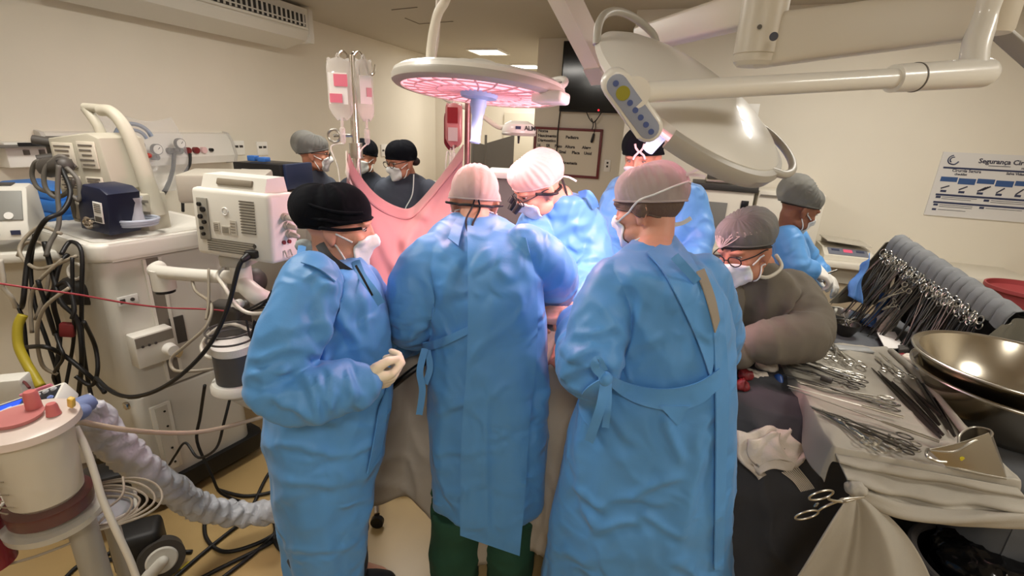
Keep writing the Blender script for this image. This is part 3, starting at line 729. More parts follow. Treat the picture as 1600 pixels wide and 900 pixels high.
def cap_shell(hd, name, mt, parent, rim, puff, pleat=0.0, npl=22, droop=(0, 0), seed=0, th=0.003, gather=None, pole=(0, 80)):
    """closed cap. rim(az)->elevation of the edge; puff(az,t)->offset (t 0 at the rim, 1 at the crown)"""
    rings = []; nA = 96; nT = 22
    pa, pe = pole
    a_, e_ = math.radians(pa), math.radians(pe)
    top = V((math.sin(a_) * math.cos(e_), math.cos(a_) * math.cos(e_), math.sin(e_)))
    for i in range(nT):
        t = i / (nT - 1); row = []
        for k in range(nA):
            az = 360 * k / nA; el = rim(az)
            a, e = math.radians(az), math.radians(el)
            d0 = V((math.sin(a) * math.cos(e), math.cos(a) * math.cos(e), math.sin(e)))
            ang = d0.angle(top); d = d0.slerp(top, min(t, 0.985)) if ang > 1e-4 else d0
            az2 = math.degrees(math.atan2(d.x, d.y)); el2 = math.degrees(math.asin(max(-1, min(1, d.z))))
            off = puff(az, t) + pleat * math.sin(npl * math.radians(az) + 1.5 * math.sin(3 * math.radians(az) + seed)) * math.sin(math.pi * min(1, t * 1.02)) ** 0.6
            p = hd.hit(az2, el2, off, c=(0, -0.01, 0.01))
            p = p + V((0, droop[0], droop[1])) * (math.sin(math.pi * t * 0.9) ** 1.0)
            row.append(hd.H @ p)
        rings.append(row)
    mb = MB(); mb.loft(rings, cap=False)
    mb.add([rings[-1][k] for k in range(nA)], [tuple(range(nA))])
    bmesh.ops.remove_doubles(mb.bm, verts=mb.bm.verts, dist=1e-5)
    # rolled edge so that the cap has a hem with thickness
    bmesh.ops.recalc_face_normals(mb.bm, faces=mb.bm.faces)
    mb.tube([rings[0][k] for k in range(0, nA, 3)], 0.0035, n=6, closed=True, sub=2)
    return mb.obj(name, mt, parent, sharp=180)
def mask_shell(hd, parent, mt=maskm, top=8, bot=-58, wide=52, name='face_mask'):
    G = []
    for i in range(13):
        t = i / 12; row = []
        for k in range(21):
            u = -1 + 2 * k / 20
            w_ = wide * (1 - 0.10 * abs(2 * t - 1)) ; az = u * w_
            el = lerp(top, bot, t) + (12 * u * u if t > 0.5 else -10 * u * u) * abs(2 * t - 1)
            off = 0.005 + 0.007 * (1 - u * u) * math.sin(math.pi * t) + 0.0022 * math.sin(t * 6 * math.pi) * (1 - u * u)
            row.append(hd.H @ hd.hit(az, el, off, c=(0, 0.01, -0.02)))
        G.append(row)
    m_ = MB(); m_.sheet(G, 0.003); return m_.obj(name, mt, parent, sharp=180)
def surf_path(hd, pts, off=0.004, r=0.0025, name='mask_strap', mt=maskm, parent=None, n=8, c=(0, 0, -0.02)):
    P_ = []
    for i in range(len(pts) - 1):
        for k in range(4):
            t = k / 4; P_.append(hd.H @ hd.hit(lerp(pts[i][0], pts[i + 1][0], t), lerp(pts[i][1], pts[i + 1][1], t), off, c=c))
    P_.append(hd.H @ hd.hit(pts[-1][0], pts[-1][1], off, c=c))
    mb = MB(); mb.tube(P_, r, n=n, sub=2); return mb.obj(name, mt, parent, sharp=180)
def eyes(hd, parent, open_=0.7, brow=hairm):
    for s_ in (-1, 1):
        p = V((s_ * 0.032, 0.076, 0.010)); mb = MB(hd.H); mb.ball(p, (0.0125, 0.0115, 0.0095 * open_), sub=3)
        e = mb.obj('eye', eyem, parent)
        mb = MB(hd.H); mb.ball(p + V((0, 0.0085, -0.002)), (0.0058, 0.0042, 0.0055 * open_), sub=3); mb.obj('iris', irism, e)
        mb = MB(hd.H); mb.tube([p + V((-0.014, 0.007, 0.001)), p + V((0, 0.0125, 0.006 * open_ + 0.001)), p + V((0.014, 0.007, 0.001))], 0.0016, n=6); mb.obj('eyelash', hairm, e)
        P_ = [hd.hit(s_ * a, el, 0.001, c=(0, 0, 0.0)) for a, el in ((10, 22), (20, 25), (32, 23))]
        mb = MB(hd.H); mb.tube(P_, [0.003, 0.0045, 0.002], n=6); mb.obj('eyebrow', brow, parent)
def glasses(hd, name, label, cat, mt=strapm, lens=True, parent=None):
    t = parent
    q = MB(hd.H)
    for s_ in (-1, 1):
        cx = s_ * 0.034
        ring = [V((cx + 0.026 * math.cos(a), 0.108 - 0.004 * abs(math.cos(a)), 0.004 + 0.019 * math.sin(a))) for a in np.linspace(0, 2 * math.pi, 16, endpoint=False)]
        q.tube(ring, 0.0022, n=6, closed=True, sub=2)
        q.tube([V((s_ * 0.060, 0.104, 0.010)), V((s_ * 0.082, 0.06, 0.010)), V((s_ * 0.086, 0.0, 0.008)), V((s_ * 0.082, -0.03, -0.01))], 0.0022, n=6)
    q.tube([V((-0.009, 0.108, 0.008)), V((0, 0.114, 0.011)), V((0.009, 0.108, 0.008))], 0.002, n=6)
    return q.obj(name, mt, parent, sharp=180)

def ell(c, a, b, dirx, n=56, e=2.3, tilt=0.0):
    """horizontal super-ellipse ring, half width a along dirx, half depth b"""
    dx = V((dirx.x, dirx.y, 0)).normalized(); dy = V((-dx.y, dx.x, 0)); P_ = []
    for k in range(n):
        t = 2 * math.pi * k / n; c_, s_ = math.cos(t), math.sin(t)
        P_.append(c + dx * (a * math.copysign(abs(c_) ** (2 / e), c_)) + dy * (b * math.copysign(abs(s_) ** (2 / e), s_)) + V((0, 0, tilt * b * s_)))
    return P_
def px_ring(xl, xr, y, Y, b, n=56, e=2.3, tilt=0.0, dz=0.0):
    L_, R_ = at(xl, y, Y), at(xr, y, Y); c = (L_ + R_) / 2
    ray = V((c.x, c.y, 0)).normalized(); dx = V((ray.y, -ray.x, 0)); c.z += dz
    return ell(c, (R_ - L_).length / 2, b, dx, n, e, tilt)
def gown_mesh(rings, arms, voxel=0.0075, smooth=4, lines=(), folds=0.012, zlo=0.1, zhi=1.0, fine=0.0055, nf=9, axis=None, seed=0.0, extra=None):
    mb = MB(); mb.loft(rings)
    for pts, rad in arms: mb.capsule(catmull(pts, 4), [float(x) for x in np.interp(np.linspace(0, 1, len(catmull(pts, 4))), np.linspace(0, 1, len(rad)), rad)], n=20, sub=2)
    if extra: extra(mb)
    me = remesh(mb.bm, voxel, smooth)
    co, no = vget(me)
    ax = np.array([np.mean([p.x for p in rings[0]]), np.mean([p.y for p in rings[0]])]) if axis is None else np.array(axis)
    th = np.arctan2(co[:, 1] - ax[1], co[:, 0] - ax[0]); k = np.clip((zhi - co[:, 2]) / (zhi - zlo), 0, 1)
    wv = pn(np.stack([np.cos(th) * 1.2 + seed, np.sin(th) * 1.2, co[:, 2] * 1.1], 1)) * 2.2
    f = np.sin(nf * th + wv * 2.5 + seed) * 0.6 + np.sin((nf * 1.7) * th + wv * 4 + 1.3) * 0.4
    hz = np.clip(1 - np.abs(no[:, 2]), 0, 1)
    d = folds * f * k * hz
    # soft crumpling, stretched along the fall of the cloth, and sharper tension folds
    a = pn(co * np.array([9, 9, 4.5]) + seed); b_ = 1 - 2 * np.abs(pn(co * np.array([6.5, 6.5, 5.0]) + 11 + seed))
    c_ = 1 - 2 * np.abs(pn(co * np.array([13, 13, 9.0]) + 31 + seed + a[:, None] * 0.6))
    d += fine * (0.8 * a + 1.5 * b_ + 0.75 * c_)
    # elbow and cuff rings of crumpled sleeve
    for pts, rad in arms:
        P_ = np.array([list(p) for p in catmull(pts, 6)]); n_ = len(P_)
        dist = np.full(len(co), 9.0); tt = np.zeros(len(co))
        for i in range(n_ - 1):
            q = P_[i + 1] - P_[i]; l2 = q @ q + 1e-12; u = np.clip(((co - P_[i]) @ q) / l2, 0, 1); e_ = np.linalg.norm(co - P_[i] - u[:, None] * q, axis=1)
            mk = e_ < dist; dist[mk] = e_[mk]; tt[mk] = (i + u[mk]) / (n_ - 1)
        rmax = max(rad); wgt = np.clip((rmax * 1.35 - dist) / (rmax * 0.4), 0, 1) * np.clip((tt - 0.15) / 0.15, 0, 1)
        Ln = np.linalg.norm(np.diff(P_, axis=0), axis=1).sum()
        wob = pn(co * 8 + 5 + seed) * 2.6
        rp = np.sin(tt * Ln * 62 + wob * 2.2); amp = 0.25 + np.exp(-((tt - 0.5) / 0.16) ** 2) + 0.6 * np.exp(-((tt - 0.95) / 0.12) ** 2)
        d += 0.0048 * wgt * np.clip(amp, 0, 1.1) * (np.clip(rp, -0.5, 1))
    if lines: d += creases(co, no, lines)
    vset(me, co + no * d[:, None])
    return me
class Surf:
    """cloth strips laid on a gown as seen from the camera"""
    def __init__(s, me): s.bvh = bvh_of(me)
    def p(s, x, y, off=0.004):
        d = px(x, y).normalized(); h, n, i, ds = s.bvh.ray_cast(CAMP, d)
        if h is None: return None
        return h - d * off
def strip(sf, name, mt, parent, left, right, off=0.006, th=0.004, nu=40, nv=14, wob=0.0, fallback=1.4, edge=0.0, lines=()):
    """a cloth panel between two picture-space edge curves (lists of (x, y)), lying on the gown"""
    def res(c, n):
        c = [V((a, b, 0)) for a, b in c]; q = catmull(c, 8); return [samp(q, i / (n - 1)) for i in range(n)]
    A_, B_ = res(left, nu), res(right, nu); G = []; dep = fallback
    for i in range(nu):
        row = []
        for k in range(nv):
            q = lerp(A_[i], B_[i], k / (nv - 1)); ed = edge * (abs(2 * k / (nv - 1) - 1) ** 6)
            p = sf.p(q.x, q.y, off + ed + wob * math.sin(i * 0.9 + k * 0.7))
            if p is None: p = at(q.x, q.y, dep)
            else: dep = p.y
            row.append(p)
        G.append(row)
    P_ = np.array([[list(p) for p in r] for r in G])
    # ease out the jumps where the cloth spans a hollow
    for _ in range(6):
        Q = P_.copy(); Q[1:-1] = (P_[:-2] + 2 * P_[1:-1] + P_[2:]) / 4; Q[:, 1:-1] = (Q[:, :-2] + 2 * Q[:, 1:-1] + Q[:, 2:]) / 4; P_ = Q
    P_ = P_ + (np.array(CAMP) - P_) / np.linalg.norm(P_ - np.array(CAMP), axis=2, keepdims=True) * off * 0.6
    if lines:
        q = P_.reshape(-1, 3); nv_ = np.array(CAMP) - q; nv_ /= np.linalg.norm(nv_, axis=1, keepdims=True); P_ = (q + nv_ * creases(q, nv_, lines)[:, None]).reshape(P_.shape)
    mb = MB(); mb.sheet([[V(p) for p in r] for r in P_], th); return mb.obj(name, mt, parent, sharp=60)
def ribbon(pts, w_, name, mt, parent, th=0.003, side=None):
    P_ = catmull(pts, 6); G = []
    for i, p in enumerate(P_):
        d = (P_[min(i + 1, len(P_) - 1)] - P_[max(i - 1, 0)]).normalized(); v_ = (CAMP - p).normalized() if side is None else side
        x = d.cross(v_).normalized(); G.append([p - x * w_ / 2, p + V((0, 0, 0.0015)) , p + x * w_ / 2])
    mb = MB(); mb.sheet(G, th); return mb.obj(name, mt, parent, sharp=60)
def hand_prims(mb, Mh, s=1.0, curl=(0.5, 0.5, 0.5, 0.5), thumb=0.5, flip=1, spread=0.06, rk=1.0):
    """right hand for flip=1: wrist at the origin, fingers along +y, palm facing -z, thumb on -x*flip side"""
    o = mb.M; mb.M = o @ Mh
    k = s
    mb.capsule([V((0, -0.03, 0)) * k, V((0, 0.01, 0)) * k], (0.028 * k, 0.028 * k))
    for x in (-0.026, -0.009, 0.009, 0.026):
        mb.capsule([V((x * 0.7 * flip, 0.005, 0)) * k, V((x * flip, 0.085 - abs(x + 0.006) * 0.25, 0.002)) * k], (0.019 * k, 0.0125 * k))
    base = [(-0.030, 0.088, 0.105), (-0.010, 0.093, 0.115), (0.010, 0.089, 0.108), (0.028, 0.080, 0.085)]
    for (x, y, ln), c in zip(base, curl):
        p = V((x * flip, y, 0.002)) * k; a = 0.0; pts = [p]; rad = [0.0105 * k * rk]
        for seg, fr in ((0.46, 0.7), (0.30, 1.0), (0.24, 0.8)):
            a += c * fr * 1.35
            d = V((x * spread * 12 * flip * (1 if seg > 0.4 else 0.4) * (1 - min(c, 1) * 0.8), math.cos(a), -math.sin(a))).normalized()
            p = p + d * (ln * 0.9 * seg * k); pts.append(p); rad.append(rad[-1] * 0.92)
        mb.capsule(pts, rad, n=12)
    t0 = V((-0.022 * flip, 0.022, -0.008)) * k; t1 = V((-0.046 * flip, 0.052, -0.016 - 0.012 * thumb)) * k
    t2 = t1 + V((-0.010 * flip + 0.022 * flip * thumb, 0.030, -0.006 - 0.02 * thumb)) * k; t3 = t2 + V((0.006 * flip + 0.014 * flip * thumb, 0.025, -0.004 - 0.01 * thumb)) * k
    mb.capsule([t0, t1, t2, t3], [0.017 * k, 0.0145 * k, 0.012 * k, 0.0095 * k], n=12)
    mb.M = o
def hand_matrix(wrist, fdir, palm):
    y = V(fdir).normalized(); z = -V(palm); z = (z - y * z.dot(y)).normalized(); x = y.cross(z).normalized(); w_ = V(wrist)
    return Matrix(((x.x, y.x, z.x, w_.x), (x.y, y.y, z.y, w_.y), (x.z, y.z, z.z, w_.z), (0, 0, 0, 1)))
def glove(parent, wrist, fdir, palm, mt=glovem, s=1.0, curl=(.5, .5, .5, .5), thumb=.5, flip=1, elbow=None, voxel=0.0042, name='glove', spread=0.06, cuff=0.10, rk=1.0):
    mb = MB(); hand_prims(mb, hand_matrix(wrist, fdir, palm), s * 1.06, curl, thumb, flip, spread, rk)
    if elbow is not None:
        d = (V(elbow) - V(wrist)).normalized(); mb.capsule([V(wrist), V(wrist) + d * cuff], (0.031 * s, 0.038 * s), n=20)
    me = remesh(mb.bm, voxel, 2)
    co, no = vget(me); c_ = 1 - 2 * np.abs(pn(co * 60)); vset(me, co + no * (0.0009 * np.clip(c_, 0, 1) ** 2)[:, None])
    return link(me, name, mt, parent, sharp=180)
def person(label, hd, torso, arms, legs, sk, hands=()):
    """one continuous skin surface: head, neck, trunk, arms, legs"""
    mb = MB(); head_prims(mb, hd.H)
    nb = hd.H @ V((0, -0.022, -0.04)); top = V(torso[0][0]); nm = lerp(nb, top, 0.6)
    mb.capsule([hd.H @ V((0, -0.02, 0.0)), nb, nm, top], (0.056, 0.053, 0.052, 0.07), n=24)
    mb.capsule([V(p) for p, r in torso], [r for p, r in torso], n=20)
    for pts, rad in arms: mb.capsule([V(p) for p in pts], rad, n=14)
    for pts, rad in legs: mb.capsule([V(p) for p in pts], rad, n=14)
    for h in hands: hand_prims(mb, *h)
    me = remesh(mb.bm, 0.006, 3)
    co = np.array([list(p) for ps in (torso,) for p, r in ps]); base = V((torso[-1][0][0], torso[-1][0][1], 0))
    return link(me, 'person', sk, None, origin=base, sharp=180, label=label, cat='person')
def std_legs(c, yaw, hip=0.86, spread=0.10, toe=0.0):
    d = V((math.cos(yaw), math.sin(yaw), 0)); f = V((-d.y, d.x, 0)); out = []
    for s_ in (-1, 1):
        h = V((c.x, c.y, hip)) + d * s_ * spread; k = V((c.x, c.y, 0.47)) + d * s_ * spread * 1.1 + f * 0.02; a = V((c.x, c.y, 0.09)) + d * s_ * spread * 1.15
        out.append(([h, k, a, a + f * 0.14 - V((0, 0, 0.045))], (0.085, 0.058, 0.040, 0.036)))
    return out
def shoes(parent, c, yaw, spread=0.115, mt=shoem):
    d = V((math.cos(yaw), math.sin(yaw), 0)); f = V((-d.y, d.x, 0))
    for s_ in (-1, 1):
        a = V((c.x, c.y, 0)) + d * s_ * spread; mb = MB()
        mb.capsule([a + V((0, 0, 0.06)) - f * 0.03, a + V((0, 0, 0.055)) + f * 0.05, a + f * 0.17 + V((0, 0, 0.046))], (0.052, 0.05, 0.044), n=14)
        me = remesh(mb.bm, 0.008, 3); co, no = vget(me); co[:, 2] = np.maximum(co[:, 2], 0.004); vset(me, co); link(me, 'shoe', mt, parent, sharp=180)
def trousers(parent, c, yaw, mt, top=0.9, bot=0.1, spread=0.115, r0=0.105, r1=0.10, voxel=0.011):
    d = V((math.cos(yaw), math.sin(yaw), 0)); mb = MB()
    for s_ in (-1, 1):
        a = V((c.x, c.y, 0)) + d * s_ * spread
        mb.loft([ell(a + V((0, 0, z)), r, r * 1.05, d, n=28, e=2.1) for z, r in ((top, r0 * 1.1), (0.6, r0), (0.35, (r0 + r1) / 2), (bot + 0.08, r1), (bot, r1 * 0.95))])
    me = remesh(mb.bm, voxel, 3); co, no = vget(me)
    dd = 0.012 * np.clip(1 - 2 * np.abs(pn(co * np.array([5, 5, 9]) + 3)), 0, 1) ** 2 + 0.006 * pn(co * 12); vset(me, co + no * dd[:, None])
    return link(me, 'trousers', mt, parent, sharp=180)
def drop(ring, z, k=1.0):
    c = sum(ring, V((0, 0, 0))) / len(ring); return [V((c.x + (p.x - c.x) * k, c.y + (p.y - c.y) * k, z)) for p in ring]
XD = V((1, 0, 0))
def A(*l): return [at(*q) for q in l]
def rings_inner(rings, k=0.72):
    out = []
    for r in rings:
        c = sum(r, V((0, 0, 0))) / len(r); out.append((c, min((p - c).length for p in r) * k))
    return out

# ------------------------------------------------ the surgeon in the middle, seen from behind
def surgeon_middle():
    hd = Head(head_matrix(at(741, 314, 1.76), 12, 24, 3))
    R = [px_ring(680, 848, 772, 1.55, .165), px_ring(676, 852, 700, 1.55, .165), px_ring(674, 852, 600, 1.55, .16), px_ring(676, 850, 530, 1.55, .145),
         px_ring(670, 842, 460, 1.55, .135), px_ring(660, 838, 410, 1.56, .125), px_ring(660, 836, 382, 1.59, .11), px_ring(684, 808, 358, 1.64, .085), px_ring(708, 778, 342, 1.69, .062)]
    aL = A((672, 405, 1.55), (650, 455, 1.5), (646, 500, 1.52), (655, 512, 1.66), (664, 516, 1.82)); aR = A((824, 390, 1.58), (858, 420, 1.64), (862, 448, 1.74), (846, 460, 1.92), (832, 468, 2.02))
    base = sum(R[2], V((0, 0, 0))) / len(R[2])
    me = person('surgeon in blue gown at the centre, back turned, green trousers under the hem', hd,
                [(at(741, 362, 1.68), .07), (at(745, 400, 1.60), .10), (at(750, 520, 1.56), .12), (V((base.x, base.y, .92)), .13)],
                [(aL, [.055, .05, .045, .035, .03]), (aR, [.055, .05, .045, .035, .03])], std_legs(base, 0), skin_fair)
    P = me
    lines = [(660, 430, 690, 520, .010, 7), (640, 520, 668, 505, .008, 6), (655, 545, 728, 518, .006, 6), (735, 560, 830, 500, .006, 7), (850, 430, 800, 470, .006, 8), (690, 470, 720, 400, .006, 9),
             (690, 640, 780, 615, .007, 6), (780, 660, 845, 640, .008, 7), (690, 700, 760, 715, .006, 6), (835, 560, 848, 660, .009, 8), (700, 600, 690, 790, .008, 10), (838, 660, 842, 800, .009, 9), (700, 460, 770, 440, .004, 6),
             (850, 600, 838, 640, .008, 6), (676, 560, 690, 640, .008, 7), (800, 400, 838, 440, .006, 8)]
    gm = gown_mesh(R, [(aL, [.075, .08, .078, .062, .05]), (aR, [.078, .08, .078, .064, .052])], lines=lines, fine=.0085, seed=1.7, nf=7, folds=.012, zlo=.2, zhi=1.0, axis=(base.x, base.y))
    sf = Surf(gm); link(gm, 'surgical_gown', gownm, P, sharp=180)
    lf = [(730, 352), (731, 450), (730, 560), (723, 650), (720, 740), (719, 836)]; rg = [(822, 372), (838, 450), (838, 560), (828, 650), (821, 760), (812, 868)]
    strip(sf, 'back_panel', gownm, P, lf, rg, off=.013, th=.005, nu=110, nv=40, wob=.0006, edge=.004, lines=[(763, 600, 760, 845, .006, 5), (722, 712, 790, 700, .005, 5), (735, 640, 762, 668, .005, 5), (763, 690, 815, 662, .005, 5), (735, 560, 800, 500, .005, 6), (765, 620, 800, 600, .004, 5), (763, 755, 812, 775, .005, 5), (722, 770, 760, 752, .005, 5), (740, 420, 800, 400, .004, 6), (770, 660, 810, 700, .004, 4)])
    strip(sf, 'waist_tie', gownm, P, [(660, 536), (690, 528), (731, 510)], [(662, 550), (692, 541), (731, 522)], off=.011, nu=20, nv=4)
    strip(sf, 'neck_tie', gownm, P, [(716, 338), (708, 352), (700, 372)], [(728, 340), (722, 358), (716, 384)], off=.012, nu=16, nv=4)
    ribbon([at(664, 545, 1.42), at(656, 580, 1.40), at(660, 610, 1.40), at(655, 648, 1.41)], .022, 'hanging_tie', gownm, P)
    ribbon([at(668, 548, 1.43), at(672, 575, 1.42), at(664, 600, 1.41)], .02, 'hanging_tie', gownm, P)
    trousers(P, base, 0, greenm2, top=.36, bot=.04, spread=.115, r0=.085, r1=.10); shoes(P, base, 0)
    cap_shell(hd, 'bouffant_cap', bouf, P, lambda az: 12 - 16 * (1 - math.cos(math.radians(az))), lambda az, t: .005 + .006 * math.sin(math.pi * min(1, t * 1.1)), pleat=.002, npl=26, seed=1)
    surf_path(hd, [(95, 4), (130, -8), (180, -14), (230, -8), (265, 4)], off=.013, r=.0045, name='headlight_strap', mt=strapm, parent=P)
    ribbon([hd.w(178, -14, .014), hd.w(172, -34, .022), at(738, 352, 1.58), at(741, 372, 1.53)], .006, 'headlight_cable', strapm, P)
    ribbon([hd.w(186, -14, .014), hd.w(192, -30, .03), at(728, 345, 1.58), at(733, 366, 1.54), at(742, 372, 1.53)], .005, 'headlight_cable', strapm, P)
    surf_path(hd, [(60, -10), (100, -18), (140, -22), (180, -24)], off=.004, parent=P); surf_path(hd, [(-60, -10), (-100, -18), (-140, -22), (-180, -24)], off=.004, parent=P)
    mask_shell(hd, P)
surgeon_middle()

# ------------------------------------------------ the woman at the left
def nurse_left():
    hd = Head(head_matrix(at(528, 355, 1.46), -80, 8, -4))
    R = [px_ring(468, 558, 925, 1.38, .17), px_ring(455, 562, 850, 1.38, .18), px_ring(441, 576, 760, 1.38, .19), px_ring(430, 592, 690, 1.38, .195), px_ring(426, 604, 620, 1.38, .175),
         px_ring(432, 606, 550, 1.38, .15), px_ring(440, 598, 490, 1.38, .14), px_ring(452, 584, 450, 1.38, .14), px_ring(470, 566, 424, 1.39, .12), px_ring(488, 556, 408, 1.41, .07)]
    aR = A((488, 440, 1.26), (462, 510, 1.17), (436, 590, 1.13), (470, 612, 1.12), (520, 606, 1.14), (556, 602, 1.17))
    aL = A((560, 445, 1.50), (590, 500, 1.56), (606, 530, 1.62), (640, 532, 1.76))
    base = sum(R[2], V((0, 0, 0))) / len(R[2])
    P = person('woman in blue gown and black cap at the left, gloved fist at her waist', hd,
               [(at(520, 420, 1.42), .07), (at(515, 470, 1.38), .105), (at(515, 580, 1.38), .12), (V((base.x, base.y, .9)), .13)],
               [(aR, [.055, .05, .045, .042, .035, .03]), (aL, [.055, .05, .042, .032])], std_legs(base, -math.pi / 2), skin_fair)
    lines = [(500, 440, 560, 540, .007, 9), (470, 480, 520, 440, .007, 8), (452, 520, 500, 500, .008, 8), (400, 560, 470, 540, .010, 8), (410, 600, 450, 570, .010, 8), (470, 580, 500, 640, .009, 7), (500, 590, 515, 640, .007, 6),
             (430, 620, 470, 640, .010, 8), (530, 500, 600, 560, .006, 8), (540, 560, 600, 620, .006, 8), (440, 690, 530, 705, .008, 7), (480, 720, 590, 690, .006, 7), (450, 740, 520, 760, .006, 7), (500, 560, 560, 470, .006, 9), (560, 460, 580, 540, .006, 7),
             (450, 850, 540, 855, .005, 6), (440, 780, 560, 740, .004, 8), (480, 545, 520, 560, .012, 7), (500, 455, 506, 575, .016, 9), (395, 585, 455, 575, .008, 7), (520, 585, 512, 640, .007, 6), (545, 578, 540, 635, .006, 5), (460, 640, 530, 655, .008, 7), (520, 470, 575, 590, .007, 9), (480, 430, 545, 470, .006, 8)]
    gm = gown_mesh(R, [(aR, [.07, .076, .08, .078, .066, .052]), (aL, [.07, .07, .066, .056])], lines=lines, fine=.0085, seed=4.2, nf=6, folds=.011, zlo=.2, zhi=1.0, axis=(base.x, base.y))
    sf = Surf(gm); link(gm, 'surgical_gown', gownm, P, sharp=180)
    strip(sf, 'side_panel', gownm, P, [(592, 640), (584, 690), (574, 740)], [(607, 600), (603, 660), (596, 702)], off=.008, nu=20, nv=8, edge=.003)
    strip(sf, 'neck_binding', gownm, P, [(478, 398), (505, 408), (530, 428)], [(470, 410), (498, 420), (524, 440)], off=.008, nu=20, nv=4)
    ribbon([at(556, 408, 1.37), at(566, 432, 1.32), at(584, 456, 1.29), at(596, 475, 1.30)], .024, 'neckline_flap', gownm, P)
    ribbon([at(472, 385, 1.30), at(470, 405, 1.24), at(478, 412, 1.22), at(468, 425, 1.2)], .02, 'neck_tie', gownm, P)
    glove(P, at(560, 600, 1.17), at(604, 592, 1.20) - at(560, 600, 1.17), V((0.3, 0.6, 0.35)), s=.96, curl=(.75, .95, 1.05, 1.1), thumb=.2, flip=1, elbow=at(520, 606, 1.14))
    trousers(P, base, -math.pi / 2, scrubm, top=.3, bot=.06, spread=.08, r0=.09, r1=.085); shoes(P, base, -math.pi / 2, spread=.09)
    cap_shell(hd, 'cloth_cap', capblack, P, lambda az: 17 - 15 * (1 - math.cos(math.radians(az))), lambda az, t: .006 + (.012 + .022 * max(0, -math.cos(math.radians(az)))) * math.sin(math.pi * min(1, .12 + t * .88)), pleat=.003, npl=9, seed=2, pole=(180, 70))
    for a, b in (((8, 100, 22), (172, 24)),):
        pass
    # folds wrapped round the cap
    for k, (e0, e1) in enumerate(((20, 8), (30, 22), (40, 38))):
        surf_path(hd, [(az, lerp(e0, e1, i / 6) if i < 7 else e1) for i, az in enumerate((40, 60, 80, 100, 125, 150, 175))], off=.019 + .004 * k, r=.005, name='cap_fold', mt=capblack, parent=P)
    mb = MB(); c = at(474, 384, 1.44); mb.ball(c, (.026, .02, .022)); mb.ball(c + V((.03, 0, -.004)), (.022, .018, .02)); me = remesh(mb.bm, .005, 2); co, no = vget(me); vset(me, co + no * (.004 * pn(co * 90))[:, None]); link(me, 'cap_knot', mat('knot_grey', (150, 158, 158), .7), P, sharp=180)
    mask_shell(hd, P); eyes(hd, P, .8)
    surf_path(hd, [(50, -6), (70, 2), (84, 8)], off=.005, parent=P, r=.003); surf_path(hd, [(48, -50), (70, -30), (86, -20)], off=.005, parent=P, r=.003)
    ribbon([at(500, 382, 1.36), at(515, 404, 1.33), at(543, 424, 1.33), at(556, 430, 1.36)], .026, 'neck_cord', strapm, P, th=.006)
    ribbon([at(556, 415, 1.28), at(570, 440, 1.27), at(582, 462, 1.28)], .006, 'lanyard', strapm, P)
nurse_left()

